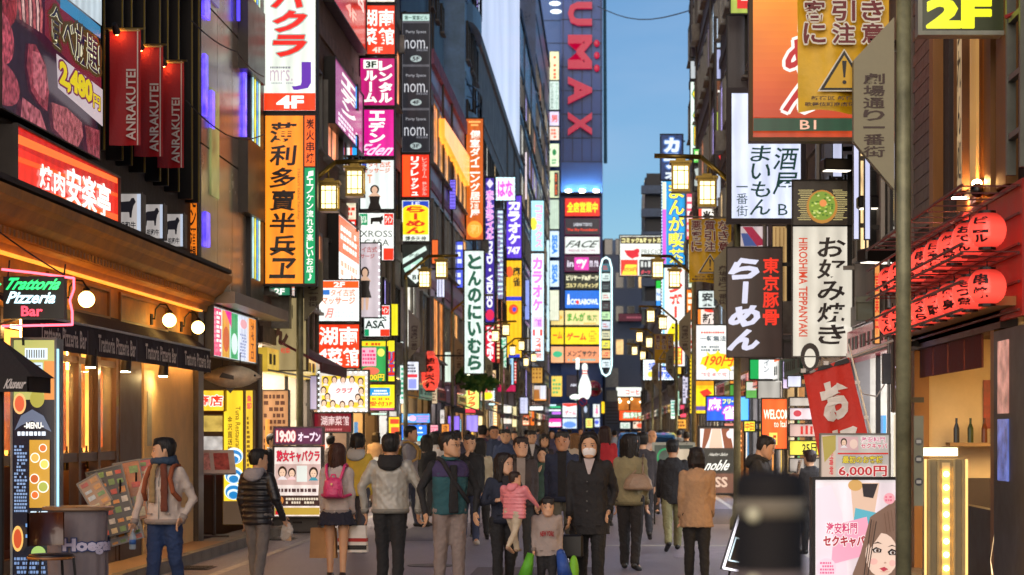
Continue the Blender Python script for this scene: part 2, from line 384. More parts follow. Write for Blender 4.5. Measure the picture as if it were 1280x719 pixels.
def person(label, px, crown, s, h, face, hair='short', haircol='#0c0908', top='#222', toplen=.47, topkind='cotton', flare=0, bottom='#1a1a1f', legs='trousers', walk=.5, lead=1,
           armL=None, armR=None, detail=1, build=1.0, skin=0, hood=None, extras=(), group=None, head_turn=0, head_tilt=0, sleeve=True, shoes='#16130f', open_front=None, Yd=None, inner=None, name='person', collar=None, female=False, bottomkind='denim', facecam=False, topw=1.0):
    """px, crown: where the crown of the head shows; s: pixels per metre at that distance; face: heading in degrees, 0 = towards the camera, 90 = to the right, 180 = away"""
    Yd = Yd or F/s; Xp = (px-CX)/s
    root = thing(name, label, 'person', (Xp, Yd, 0), math.radians(face), group)
    vb = {2: .011, 1: .016, 0: .026}[detail]; vc = {2: .013, 1: .019, 0: .03}[detail]
    sw = .100*build*(.92 if female else 1)*h; hz = .515*h
    seed = int(px*3+crown)
    a = walk*.42
    # ---- skeleton (person faces -y, own left is +x)
    hip = {}; knee = {}; ank = {}; toe = {}
    for sx in (-1, 1):
        fwd = lead*sx; th = a*fwd
        hip[sx] = Vector((sx*.052*h, 0, hz-.01*h))
        th_k = th if fwd > 0 else th*.9; ksh = (.05 if fwd > 0 else .75*walk)*1.0
        k = hip[sx]+Vector((sx*.002, -math.sin(th_k), -math.cos(th_k)))*.242*h; knee[sx] = k
        t2 = th_k-ksh*.8; an = k+Vector((0, -math.sin(t2), -math.cos(t2)))*.232*h; ank[sx] = an
        pit = -.15*walk if fwd > 0 else .75*walk
        toe[sx] = an+Vector((sx*.015*h, -math.cos(pit)*.105*h, -.028*h-math.sin(pit)*.09*h))
    zmin = min(min(toe[q].z, ank[q].z-.035*h) for q in (-1, 1))-.012*h
    dz = -zmin
    for dct in (hip, knee, ank, toe):
        for q in dct: dct[q] = dct[q]+Vector((0, 0, dz))
    hz2 = hz+dz-.01*h
    sc = (h-hz2)/(h-hz)          # keep the crown at height h
    Z = lambda f: hz2+(f*h-hz)*sc
    shd = {q: Vector((q*sw, .005*h, Z(.797))) for q in (-1, 1)}
    elb = {}; wri = {}; tip = {}
    for q, spec in ((1, armL), (-1, armR)):
        if spec is None:
            t = -a*.6*lead*q; e = shd[q]+Vector((q*.10, -math.sin(t), -1)).normalized()*.168*h
            w = e+Vector((q*-.02, -math.sin(t+.35), -1)).normalized()*.148*h; f = w+Vector((0, -.2, -1)).normalized()*.055*h
        else:
            if spec == 'pocket': spec = ((q*.152, .062, .635), (q*.12, -.012, .52), (q*.104, -.04, .488))
            if spec == 'hold': spec = ((q*.15, .03, .64), (q*.09, -.13, .66), (q*.05, -.16, .68))
            if spec == 'strap': spec = ((q*.145, -.02, .66), (q*.09, -.12, .76), (q*.085, -.12, .79))
            e, w, f = [Vector((p[0]*h, p[1]*h, Z(p[2]))) for p in spec]
        elb[q], wri[q], tip[q] = e, w, f
    # ---- body: head with a face, neck, torso, arms, legs: one continuous surface
    b = MB(); hh = .152*h if h > 1.3 else .175*h; chin = Z(1)-hh*.99; headc = Vector((0, -.012*h, 0))
    hd = MB(); W = hh*.345
    loft(hd, [(0, -.30*hh, .00*hh, W*.38, hh*.09), (0, -.24*hh, .05*hh, W*.62, hh*.19), (0, -.13*hh, .16*hh, W*.85, hh*.30), (0, -.06*hh, .30*hh, W*.96, hh*.36),
              (0, -.02*hh, .45*hh, W*1.0, hh*.40), (0, 0, .60*hh, W*1.03, hh*.43), (0, .01*hh, .74*hh, W*1.0, hh*.43), (0, .02*hh, .86*hh, W*.84, hh*.36), (0, .03*hh, .95*hh, W*.52, hh*.23), (0, .03*hh, .985*hh, W*.2, hh*.1)], 14)
    if detail > 0:
        capsule(hd, (0, -.405*hh, .50*hh), (0, -.455*hh, .36*hh), .022*hh, .045*hh, 8)          # nose
        capsule(hd, (-.035*hh, -.40*hh, .345*hh), (.035*hh, -.40*hh, .345*hh), .026*hh, .026*hh, 8)
        capsule(hd, (-.07*hh, -.345*hh, .22*hh), (.07*hh, -.345*hh, .22*hh), .045*hh, .045*hh, 8)    # mouth
        capsule(hd, (-.03*hh, -.31*hh, .06*hh), (.03*hh, -.31*hh, .06*hh), .07*hh, .07*hh, 8)        # chin
        capsule(hd, (-.17*hh, -.33*hh, .60*hh), (.17*hh, -.33*hh, .60*hh), .055*hh, .055*hh, 8)      # brow
        for q in (-1, 1):
            capsule(hd, (q*.335*hh, .02*hh, .36*hh), (q*.36*hh, .05*hh, .52*hh), .035*hh, .055*hh, 8)  # ear
            capsule(hd, (q*.17*hh, -.27*hh, .38*hh), (q*.2*hh, -.22*hh, .36*hh), .09*hh, .09*hh, 8)    # cheek
    HM = Matrix.Translation((0, -.012*h, chin)) @ Matrix.Rotation(math.radians(head_turn), 4, 'Z') @ Matrix.Rotation(math.radians(head_tilt), 4, 'X')
    hd.xf(HM); b.add(hd.v, hd.f)
    capsule(b, (0, .008*h, Z(.80)), (0, -.004*h, chin+.22*hh), .036*h*build, .034*h, 12)
    tb = build*(.9 if female else 1); tb0 = tb; tb = tb*.88
    torso = [(0, .0, Z(.49), .075*h*tb, .05*h), (0, 0, Z(.52), .084*h*tb, .056*h), (0, -.004*h, Z(.57), .088*h*tb, .06*h), (0, -.005*h, Z(.63), .08*h*tb, .056*h), (0, -.008*h, Z(.70), .092*h*tb, .064*h), (0, 0, Z(.765), .102*h*tb, .062*h), (0, .006*h, Z(.805), .098*h*tb, .046*h), (0, .008*h, Z(.83), .06*h*tb, .034*h)]
    loft(b, torso, 16); tb = tb0
    for q in (-1, 1):
        capsule(b, shd[q], elb[q], .022*h, .018*h, 10); capsule(b, elb[q], wri[q], .019*h, .0145*h, 10)
        lk = .86 if legs != 'skirt' else 1.0; capsule(b, hip[q], knee[q], .050*h*build*lk, .034*h*lk, 10); capsule(b, knee[q], ank[q], .033*h*lk, .021*h, 10); capsule(b, ank[q], toe[q], .022*h, .018*h, 8)
        if detail < 2:
            pd = (tip[q]-wri[q]).normalized(); capsule(b, wri[q], wri[q]+pd*.05*h, .017*h, .019*h, 8)
            for k in range(4): capsule(b, wri[q]+pd*.045*h+Vector((0, (k-1.5)*.011*h, 0)), wri[q]+pd*(.088-.004*abs(k-1.3))*h+Vector((0, (k-1.5)*.012*h, 0)), .0075*h, .006*h, 6)
    me = fuse(b, vb, 'body', 1 if detail else 2)
    if detail == 2:     # hands at finer grain, grown into the wrist, then joined to the body mesh
        for q in (-1, 1):
            hm = MB(); pd = (tip[q]-wri[q]).normalized(); side = Vector((0, 1, 0)); side = (side-pd*side.dot(pd)).normalized(); nrm = pd.cross(side)*-q
            w0 = wri[q]-pd*.01*h
            capsule(hm, w0, wri[q]+pd*.02*h, .0155*h, .015*h, 8)
            for k in range(4):
                o_ = side*(k-1.5)*.0118*h; base = wri[q]+pd*.042*h+o_*.9; capsule(hm, wri[q]+pd*.012*h+o_*.6, base, .0105*h, .0085*h, 7)
                ln = (.017, .021, .019, .015)[3-k]*h; j1 = base+pd*ln+nrm*-.004*h; j2 = j1+(pd*.9-nrm*.55*1).normalized()*ln*.8; j3 = j2+(pd*.5-nrm*.9).normalized()*ln*.6
                capsule(hm, base, j1, .0068*h, .006*h, 7); capsule(hm, j1, j2, .006*h, .0054*h, 7); capsule(hm, j2, j3, .0054*h, .0045*h, 7)
            tb_ = wri[q]+pd*.015*h-side*.012*h; t1 = tb_+(pd*.6-side*.8).normalized()*.027*h; t2_ = t1+(pd*.95-side*.15-nrm*.3).normalized()*.022*h
            capsule(hm, tb_, t1, .010*h, .0075*h, 7); capsule(hm, t1, t2_, .0073*h, .006*h, 7)
            hmesh = fuse(hm, .0048, 'hand', 1)
            bm = bmesh.new(); bm.from_mesh(me); bm.from_mesh(hmesh); bm.to_mesh(me); bm.free()
        me.polygons.foreach_set('use_smooth', [True]*len(me.polygons))
    body = obj('body', me, skinm(SKIN[skin % len(SKIN)]), root)
    R = math.radians
    # ---- face details
    def hp(x, y, z): return HM @ Vector((x*hh, y*hh, z*hh))
    if detail > 0:
        for q in (-1, 1):
            # ellipsoids lying in the head surface
            ew = MB(); ew.ball((0, 0, 0), .052*hh, 10, 6, 1.25, .5, .48); ew.xf(HM @ Matrix.Translation((q*.145*hh, -.372*hh, .49*hh)) @ Matrix.Rotation(q*R(16), 4, 'Z')); eo = obj('eye', ew, paint('#d8d0c8', .3, var=.03), body, True)
            ir = MB(); ir.ball((0, 0, 0), .029*hh, 8, 6, 1.15, .5, .85); ir.xf(HM @ Matrix.Translation((q*.145*hh, -.392*hh, .488*hh)) @ Matrix.Rotation(q*R(16), 4, 'Z')); obj('iris', ir, paint('#0d0806', .15), eo, True)
            lid = MB(); capsule(lid, (-.07*hh, .004*hh, -.004*hh), (.066*hh, .008*hh, .006*hh), .010*hh, .007*hh, 6); lid.xf(HM @ Matrix.Translation((q*.145*hh, -.388*hh, .517*hh)) @ Matrix.Rotation(q*R(20), 4, 'Z')); obj('eyelid', lid, paint('#2b1a13', .5), body, True)
            br = MB(); capsule(br, (-.075*hh, 0, -.004*hh), (.075*hh, .012*hh, .002*hh), .016*hh, .011*hh, 6); br.xf(HM @ Matrix.Translation((q*.15*hh, -.388*hh, .585*hh)) @ Matrix.Rotation(q*R(20), 4, 'Z')); obj('eyebrow', br, paint(haircol, .7), body, True)
        lp = MB(); capsule(lp, (-.075*hh, .012*hh, 0), (0, -.008*hh, .002*hh), .014*hh, .02*hh, 6); capsule(lp, (0, -.008*hh, .002*hh), (.075*hh, .012*hh, 0), .02*hh, .014*hh, 6)
        lp.xf(HM @ Matrix.Translation((0, -.385*hh, .215*hh))); obj('lips', lp, paint('#8f4a40', .4), body, True)
    # ---- hair
    hm = MB(); rr = random.Random(seed)
    if hair != 'bald':
        top_r = [(0, .03*hh, .90*hh, W*1.0, hh*.40), (0, .03*hh, 1.0*hh, W*.72, hh*.32), (0, .03*hh, 1.045*hh, W*.35, hh*.16)]
        if hair in ('short', 'crop', 'fringe', 'cap'):
            loft(hm, [(0, .19*hh, .26*hh, W*.8, hh*.20), (0, .15*hh, .42*hh, W*1.0, hh*.30), (0, .12*hh, .56*hh, W*1.1, hh*.36), (0, .08*hh, .70*hh, W*1.13, hh*.43), (0, .04*hh, .82*hh, W*1.1, hh*.45)]+top_r, 14)
            if hair != 'crop':
                for k in range(46):      # tufts
                    t = rr.uniform(0, 2*PI); z = rr.uniform(.72, .98); rad = math.sqrt(max(.05, 1-((z-.62)/.45)**2)); c = Vector((math.cos(t)*W*1.05*rad, .03*hh+math.sin(t)*hh*.42*rad, z*hh))
                    if c.y < -.25*hh and z < .8: continue
                    capsule(hm, c, c+Vector((rr.uniform(-.06, .06)*hh, (-.10 if c.y < 0 else .05)*hh, -.08*hh)), .045*hh, .014*hh, 5)
            if hair == 'fringe' or hair == 'short':
                for k in range(7): x = (k-3)*.085*hh; capsule(hm, (x, -.30*hh, .92*hh), (x+rr.uniform(-.04, .04)*hh, -.40*hh, (.70 if hair == 'short' else .63)*hh), .09*hh, .03*hh, 6)
            for q in (-1, 1): capsule(hm, (q*.33*hh, -.08*hh, .72*hh), (q*.335*hh, -.06*hh, .45*hh), .07*hh, .03*hh, 6)
        elif hair in ('long', 'bob', 'tied', 'mid'):
            ln = {'long': -.75, 'bob': .02, 'tied': .22, 'mid': -.25}[hair]
            loft(hm, [(0, .16*hh, (ln)*hh, W*.85, hh*.14), (0, .17*hh, (ln+.12)*hh, W*1.15, hh*.21), (0, .15*hh, .20*hh, W*(1.22 if hair != 'tied' else .9), hh*.28), (0, .12*hh, .42*hh, W*1.2, hh*.34), (0, .10*hh, .60*hh, W*1.18, hh*.40), (0, .06*hh, .78*hh, W*1.14, hh*.44)]+top_r, 14)
            for q in (-1, 1):
                capsule(hm, (q*.16*hh, -.34*hh, .88*hh), (q*.355*hh, -.24*hh, .55*hh), .09*hh, .055*hh, 7)
                if hair != 'tied': capsule(hm, (q*.36*hh, -.22*hh, .55*hh), (q*.36*hh, -.10*hh, max(ln, -.3)*hh), .06*hh, .06*hh, 7); capsule(hm, (q*.37*hh, -.05*hh, .5*hh), (q*.34*hh, 0, max(ln, -.3)*hh), .10*hh, .08*hh, 7)
            if hair == 'bob' or hair == 'fringe': 
                for k in range(7): x = (k-3)*.085*hh; capsule(hm, (x, -.30*hh, .93*hh), (x, -.40*hh, .64*hh), .085*hh, .03*hh, 6)
            if hair == 'tied': capsule(hm, (0, .42*hh, .62*hh), (0, .50*hh, .1*hh), .11*hh, .05*hh, 8)
            for k in range(26): x = rr.uniform(-1, 1)*W*1.1; capsule(hm, (x*.8, .44*hh, .75*hh), (x*1.1+rr.uniform(-.06, .06)*hh, .33*hh+rr.uniform(-.05, .05)*hh, (ln-rr.uniform(0, .1))*hh), .03*hh, .010*hh, 5)
        hm.xf(HM); hme = fuse(hm, vb*.62 if detail else vb, 'hair', 0, fold=.0026*(1 if detail else 0), fseed=seed, fscale=60, vert=.1)
        obj('hair', hme, paint(haircol, .58, var=.5, scale=40, stretch=(1, 1, .15), bump=.5, bscale=60), body)
    # ---- clothes
    g = MB(); ex = .0075*h*topw
    Zh = Z(toplen); fl = flare
    ts = [(0, 0, Zh, (.094+fl*.05)*h*tb+ex, (.066+fl*.03)*h+ex)]
    if toplen < .50: ts.append((0, 0, Z((toplen+.52)/2), (.097+fl*.03)*h*tb+ex, (.068+fl*.015)*h+ex))
    ts += [(0, 0, Z(.53), .097*h*tb+ex, .068*h+ex), (0, -.004*h, Z(.60), .089*h*tb+ex*1.2, .06*h+ex*1.2), (0, -.008*h, Z(.70), .096*h*tb+ex*1.1, .066*h+ex*1.1), (0, 0, Z(.755), .102*h*tb+ex, .064*h+ex), (0, .006*h, Z(.795), .100*h*tb+ex*.6, .05*h+ex*.6), (0, .006*h, Z(.822), .070*h*tb+ex*.4, .040*h+ex*.4), (0, .004*h, Z(.852), .046*h, .040*h)]
    vest = sleeve is False
    def arms(mb, k=1.0):
        for q in (-1, 1):
            capsule(mb, shd[q], elb[q], (.0285*build+.0045*topw)*h*k, (.0225+.0045*topw)*h*k, 10); cuff = wri[q]+(wri[q]-elb[q]).normalized()*.004*h; capsule(mb, elb[q], cuff, (.0225+.0045*topw)*h*k, (.0165+.0035*topw)*h*k, 10)
    if topkind == 'puffer':
        loft(g, ts, 16)
        for k in range(9):
            zz = Z(toplen+.02+(.80-toplen-.02)*k/8); loft(g, [(0, 0, zz-.012*h, .09*h*tb+ex, .06*h+ex), (0, 0, zz, .112*h*tb+ex, .080*h+ex), (0, 0, zz+.012*h, .09*h*tb+ex, .06*h+ex)], 16)
        arms(g, 1.12)
        for q in (-1, 1):
            for k in range(1, 7): p = shd[q].lerp(elb[q], k/6.5); g.ball(p, .044*h, 10, 6, 1, 1, .5)
            for k in range(0, 5): p = elb[q].lerp(wri[q], k/5); g.ball(p, (.038-.002*k)*h, 10, 6, 1, 1, .5)
        obj('puffer_jacket', fuse(g, vc, 'puffer_jacket', 1, .0015, seed), cloth(top, 'puffer'), root)
    else:
        loft(g, ts, 16)
        if not vest: arms(g)
        nm = 'jacket' if toplen < .49 else 'top'
        if toplen < .42: nm = 'coat'
        obj(nm, fuse(g, vc, nm, 1, .0072*h/1.7 if detail else .003, seed, 8, .35), cloth(top, topkind), root)
        if vest:
            g2 = MB(); arms(g2, .93); loft(g2, [(r[0], r[1], r[2], r[3]-.007*h, r[4]-.007*h) for r in ts[1:-1]], 16); obj('sweater', fuse(g2, vc, 'sweater', 2, .006, seed+1), cloth(inner or '#141416'), root)
    if detail == 2 and not vest and topkind != 'puffer':      # hem, cuffs, side and back seams, pockets
        dkc = tuple(x*.62 for x in lin(top)); hb = MB(); r0 = ts[0]
        loft(hb, [(0, 0, Zh-.004*h, r0[3]+.001*h, r0[4]+.001*h), (0, 0, Zh+.022*h, r0[3]+.006*h, r0[4]+.006*h), (0, 0, Zh+.026*h, r0[3]+.001*h, r0[4]+.001*h)], 18)
        if toplen > .44: obj('hem_band', hb, cloth(dkc), root, True)
        for q in (-1, 1):
            cb_ = MB(); d_ = (wri[q]-elb[q]).normalized(); cb_.tube(wri[q]-d_*.022*h, wri[q]+d_*.008*h, (.0195+.0038*topw)*h, (.0175+.0035*topw)*h, 12); obj('cuff', cb_, cloth(dkc), root, True)
            pk_ = MB(); yy = -(.068*h+ex+.004); pk_.box(q*.042*h-.002*h, q*.042*h+.030*h*q, yy-.004, yy+.012, Z(toplen+.055), Z(toplen+.062)); obj('pocket_welt', pk_, cloth(dkc), root)
        if not inner and not female and h > 1.2:
            zp = MB()
            for k in range(14):
                f0, f1 = k/14, (k+1)/14; z0, z1 = Z(toplen+.01+(.80-toplen)*f0), Z(toplen+.01+(.80-toplen)*f1); yk = lambda f: -(.067*h+ex+.005+.004*math.sin(f*9)) if f < .8 else -(.067*h+ex+.005-(f-.8)*.09*h)
                zp.tube((.002, yk(f0), z0), (.002, yk(f1), z1), .0045, n=5)
            obj('zip', zp, paint('#7d7a74', .3, .8), root)
    if collar: 
        cm = MB(); 
        for k in range(14):
            t = 2*PI*k/14; t2_ = 2*PI*(k+1)/14; rad = (.043*h, .045*h)
            capsule(cm, (rad[0]*math.cos(t), rad[1]*math.sin(t), Z(.845)+.008*h*math.sin(t)), (rad[0]*math.cos(t2_), rad[1]*math.sin(t2_), Z(.845)+.008*h*math.sin(t2_)), .013*h, .013*h, 6)
        obj('collar', fuse(cm, vb, 'collar', 1), cloth(collar), root)
    if hood:
        cm = MB(); loft(cm, [(0, .075*h, Z(.765), .03*h, .02*h), (0, .07*h, Z(.79), .072*h, .038*h), (0, .055*h, Z(.825), .082*h, .05*h), (0, .035*h, Z(.855), .07*h, .055*h), (0, .03*h, Z(.868), .05*h, .045*h)], 14)
        for q in (-1, 1): capsule(cm, (q*.055*h, .03*h, Z(.85)), (q*.035*h, -.052*h, Z(.825)), .024*h, .016*h, 8)
        obj('hood', fuse(cm, vc, 'hood', 2, .004, seed), cloth(hood), root)
    if inner and not vest:      # shirt front seen in the open jacket
        im = MB(); zt = .842; n = 7
        pts = []
        for k in range(n):
            f_ = k/(n-1); z = zt-(zt-(open_front or .70))*f_; wd = .034*(1-f_)+(.006 if (open_front or .70) > .6 else .03)*f_; yy = -(.064+.0135*1.2+.006)*h if z < .79 else -(.064+.0185-(z-.79)*.55)*h
            pts.append((wd*h, yy, Z(z)))
        for (w1, ya, za), (w2, yb, zb) in zip(pts[:-1], pts[1:]):
            im.add([(-w1, ya, za), (w1, ya, za), (w2, yb, zb), (-w2, yb, zb), (-w1, ya+.03, za), (w1, ya+.03, za), (w2, yb+.03, zb), (-w2, yb+.03, zb)], [(0, 3, 2, 1), (0, 1, 5, 4), (1, 2, 6, 5), (3, 7, 6, 2), (0, 4, 7, 3)])
        obj('shirt_front', im, cloth(inner), root)
    lg = MB()
    if legs in ('trousers', 'shorts', 'tights'):
        k = {'trousers': 1.0, 'shorts': 1.15, 'tights': .62}[legs]
        loft(lg, [(0, 0, Z(.485), .085*h*tb+.006*h, .062*h+.006*h), (0, 0, Z(.53), .092*h*tb+.004*h, .062*h+.004*h), (0, 0, Z(.585), .083*h*tb+.002*h, .056*h)], 16)
        for q in (-1, 1):
            capsule(lg, hip[q], knee[q], .054*h*build+.006*h*k, .036*h+.010*h*k, 12)
            if legs != 'shorts': capsule(lg, knee[q], ank[q]+Vector((0, 0, .006*h)), .034*h+.011*h*k, .022*h+.014*h*k, 12)
        obj('trousers' if legs == 'trousers' else legs, fuse(lg, vc, 'trousers', 1, .0062 if detail else .003, seed+5, 8, .5), cloth(bottom, bottomkind), root)
    elif legs == 'skirt':
        loft(lg, [(0, .0, Z(.40), .155*h, .12*h), (0, 0, Z(.45), .13*h, .10*h), (0, 0, Z(.53), .098*h, .07*h), (0, 0, Z(.58), .08*h, .057*h)], 24)
        obj('skirt', fuse(lg, vc, 'skirt', 1, .012, seed+5, 22, .05), cloth(bottom), root)
    for q in (-1, 1):
        sm = MB(); hl = ank[q]+(ank[q]-toe[q]).normalized()*.02*h; hl.z = ank[q].z-.022*h
        d = toe[q]-hl; capsule(sm, hl+Vector((0, 0, .006*h)), toe[q], .025*h, .021*h, 10); capsule(sm, ank[q], hl.lerp(toe[q], .45), .027*h, .022*h, 10)
        so = obj('shoe', fuse(sm, vc*.8, 'shoe', 1), paint(shoes, .4, bump=.2), root)
    info = dict(root=root, body=body, Z=Z, h=h, hh=hh, HM=HM, hp=hp, wri=wri, tip=tip, shd=shd, elb=elb, hip=hip, knee=knee, chin=chin, tb=tb, vc=vc, seed=seed, ex=ex)
    for x in extras: x(info)
    return info
# ---- things worn or carried
def ring_pts(n, rx, ry, z, dz=0, ph=0): return [Vector((rx*math.cos(2*PI*k/n+ph), ry*math.sin(2*PI*k/n+ph), z+dz*math.sin(2*PI*k/n+ph))) for k in range(n+1)]
def glasses(i):
    hh = i['hh']; m = MB()
    for q in (-1, 1):
        pts = [i['hp'](q*.15+.10*math.cos(2*PI*k/12), -.43, .48+.065*math.sin(2*PI*k/12)) for k in range(13)]
        for a, b in zip(pts[:-1], pts[1:]): m.tube(a, b, .007*hh, n=5)
        m.tube(i['hp'](q*.25, -.43, .50), i['hp'](q*.36, .0, .50), .007*hh, n=5)
    m.tube(i['hp'](-.05, -.44, .50), i['hp'](.05, -.44, .50), .007*hh, n=5); obj('glasses', m, paint('#1d1a1c', .3, .5), i['body'])
def mask(i):
    hh = i['hh']; m = MB(); loft(m, [(0, -.27*hh, .02*hh, .13*hh, .08*hh), (0, -.27*hh, .10*hh, .24*hh, .14*hh), (0, -.27*hh, .22*hh, .28*hh, .185*hh), (0, -.27*hh, .33*hh, .27*hh, .205*hh), (0, -.27*hh, .42*hh, .17*hh, .20*hh)], 16)
    for q in (-1, 1): capsule(m, (q*.26*hh, -.25*hh, .36*hh), (q*.36*hh, .02*hh, .42*hh), .012*hh, .012*hh, 5); 
    m.xf(i['HM']); obj('face_mask', fuse(m, .008, 'face_mask', 1), paint('#e6e2de', .8, var=.06), i['body'])
def scarf(col1, col2, end=.60):
    def f(i):
        h = i['h']; Z = i['Z']; m = MB(); 
        pts = ring_pts(14, .062*h, .058*h, Z(.855), -.012*h)
        for a, b in zip(pts[:-1], pts[1:]): capsule(m, a, b, .026*h, .026*h, 8)
        pts = ring_pts(14, .056*h, .052*h, Z(.88), .010*h)
        for a, b in zip(pts[:-1], pts[1:]): capsule(m, a, b, .020*h, .020*h, 8)
        obj('scarf', fuse(m, .012, 'scarf', 1, .004, 3, 25), cloth(col1), i['root'])
        m = MB(); loft(m, [(.045*h, -.098*h, Z(end), .026*h, .009*h), (.045*h, -.10*h, Z(.72), .025*h, .010*h), (.04*h, -.092*h, Z(.80), .024*h, .012*h), (.03*h, -.072*h, Z(.85), .02*h, .014*h)], 12); obj('scarf_end', fuse(m, .012, 'scarf_end', 1, .004, 4, 20), cloth(col2), i['root'])
        m = MB(); loft(m, [(-.035*h, -.096*h, Z(end+.05), .022*h, .008*h), (-.035*h, -.098*h, Z(.74), .021*h, .009*h), (-.03*h, -.09*h, Z(.80), .02*h, .012*h), (-.025*h, -.07*h, Z(.85), .02*h, .014*h)], 12); obj('scarf_end', fuse(m, .012, 'scarf_end', 1, .004, 5, 20), cloth('#8a7048'), i['root'])
    return f
def straps(col, w=.011):
    def f(i):
        h = i['h']; Z = i['Z']
        for q in (-1, 1):
            m = MB(); pts = [(q*.062*h, .088*h, Z(.70)), (q*.066*h, .078*h, Z(.78)), (q*.068*h, .045*h, Z(.835)), (q*.07*h, 0, Z(.845)), (q*.072*h, -.05*h, Z(.82)), (q*.078*h, -.09*h, Z(.76)), (q*.095*h, -.085*h, Z(.68)), (q*.11*h, -.03*h, Z(.635))]
            for a, b in zip(pts[:-1], pts[1:]): capsule(m, a, b, w*h, w*h, 6)
            obj('strap', m, cloth(col), i['root'], True)
    return f
def backpack(label, col, w=.07, z0=.60, z1=.76, d=.05, pocket=True):
    def f(i):
        h = i['h']; Z = i['Z']; r = i['root']
        t = thing('backpack', label, 'backpack', r.location, r.rotation_euler[2])
        m = MB(); loft(m, [(0, .125*h, Z(z0), w*h*.85, d*h*.6), (0, .13*h, Z(z0+.015), w*h, d*h), (0, .13*h, Z((z0+z1)/2), w*h*.98, d*h), (0, .125*h, Z(z1-.02), w*h*.85, d*h*.85), (0, .12*h, Z(z1), w*h*.55, d*h*.5)], 18); obj('bag_body', fuse(m, .012, 'bag_body', 2, .002, 1, 20), paint(col, .35, var=.2, bump=.6, bscale=45), t)
        if pocket: m = MB(); loft(m, [(0, .172*h, Z(z0+.01), w*h*.7, .02*h), (0, .178*h, Z(z0+.03), w*h*.72, .024*h), (0, .176*h, Z(z0+.075), w*h*.68, .02*h)], 14); obj('pocket', fuse(m, .01, 'pocket', 1), paint(col, .3, var=.25, bump=.6, bscale=45), t)
        m = MB(); m.path([(-.02*h, .12*h, Z(z1)), (-.012*h, .12*h, Z(z1+.02)), (.012*h, .12*h, Z(z1+.02)), (.02*h, .12*h, Z(z1))], .006*h, 6); obj('handle', m, cloth(col), t)
        for q in (-1, 1):
            m = MB(); pts = [(q*.045*h, .10*h, Z(z1-.02)), (q*.06*h, .082*h, Z(.79)), (q*.068*h, .045*h, Z(.838)), (q*.07*h, 0, Z(.848)), (q*.072*h, -.05*h, Z(.822)), (q*.078*h, -.092*h, Z(.76)), (q*.10*h, -.085*h, Z(.68)), (q*.118*h, -.0*h, Z(.63)), (q*.06*h, .10*h, Z(.61))]
            for a, b in zip(pts[:-1], pts[1:]): capsule(m, a, b, .012*h, .012*h, 6)
            obj('strap', m, paint(col, .4, var=.2), t, True)
        m = MB(); m.box(-.006*h, .006*h, .186*h, .19*h, Z(z0+.10), Z(z0+.115)); obj('buckle', m, paint('#c8b070', .3, .9), t)
    return f
def cross_strap(col, q=1, w=.013):
    def f(i):
        h = i['h']; Z = i['Z']; m = MB(); k = i['ex']
        pts = [(q*.075*h, -.01*h, Z(.842)), (q*.065*h, -.055*h-k, Z(.825)), (q*.045*h, -.075*h-k, Z(.78)), (q*.0*h, -.078*h-k, Z(.70)), (-q*.06*h, -.068*h-k, Z(.62)), (-q*.105*h, -.03*h-k, Z(.57))]
        for a, b in zip(pts[:-1], pts[1:]): capsule(m, a, b, w*h, w*h, 6)
        obj('shoulder_strap', m, cloth(col), i['root'], True)
    return f
def shoulder_bag(label, col, q=1, z=.60, sc=1.0, back=.06, lined=None):
    def f(i):
        h = i['h']; Z = i['Z']; r = i['root']; t = thing('shoulder_bag', label, 'handbag', r.location, r.rotation_euler[2])
        m = MB(); x = q*.075*h; loft(m, [(x, back*h+.05*h, Z(z-.05), .085*h*sc, .03*h*sc), (x, back*h+.05*h, Z(z-.035), .10*h*sc, .042*h*sc), (x, back*h+.045*h, Z(z+.03), .085*h*sc, .036*h*sc), (x, back*h+.04*h, Z(z+.075), .05*h*sc, .018*h*sc)], 16)
        obj('bag_body', fuse(m, .012, 'bag_body', 2, .004, 2, 16), paint(col, .45, var=.2, bump=.3, bscale=40), t)
        for dy in (-.012, .03):
            m = MB(); m.path([Vector((x-.04*h, back*h+.04*h+dy*h, Z(z+.07))), Vector((q*.10*h, .05*h, Z(.78))), Vector((q*.095*h, .0, Z(.848))), Vector((q*.10*h, -.04*h, Z(.80))), Vector((x+.04*h, back*h+dy*h+.02*h, Z(z+.07)))], .006*h, 6); obj('strap', m, paint(col, .4), t, True)
    return f
def held(label, name, cat, q, maker):
    """something in a hand: its own thing, at the fingers"""
    def f(i):
        r = i['root']; p = i['wri'][q].lerp(i['tip'][q], 1.0); M = Matrix.Rotation(r.rotation_euler[2], 4, 'Z'); t = thing(name, label, cat, r.location+M @ p, r.rotation_euler[2]); maker(t, i['h'])
    return f
def bottle(t, h):
    obj('bottle_body', MB().lathe((0, -.01, -.17), [(.028, 0), (.033, .01), (.033, .10), (.030, .13), (.014, .17), (.013, .185)], 14), clear('#cfe4ee', .05, .45), t, True)
    obj('bottle_label', MB().lathe((0, -.01, -.17), [(.0336, .05), (.0336, .095)], 14), paint('#3d6fb4', .4), t, True); obj('bottle_cap', MB().lathe((0, -.01, .013), [(.015, 0), (.015, .014)], 10), paint('#e8e8ec', .4), t)
def paper_bag(t, h):
    m = MB(); m.add([(-.15, -.06, -.42), (.15, -.06, -.42), (.15, .06, -.42), (-.15, .06, -.42), (-.14, -.05, -.08), (.14, -.05, -.08), (.14, .05, -.08), (-.14, .05, -.08)], [(0, 3, 2, 1), (0, 1, 5, 4), (1, 2, 6, 5), (2, 3, 7, 6), (3, 0, 4, 7)]); obj('bag_body', m, paint('#a97f54', .8, bump=.3, bscale=10), t)
    for y in (-.05, .05): obj('handle', MB().path([(-.05, y, -.08), (-.035, y*.4, 0), (.035, y*.4, 0), (.05, y, -.08)], .004, 5), paint('#6b4a30', .8), t)
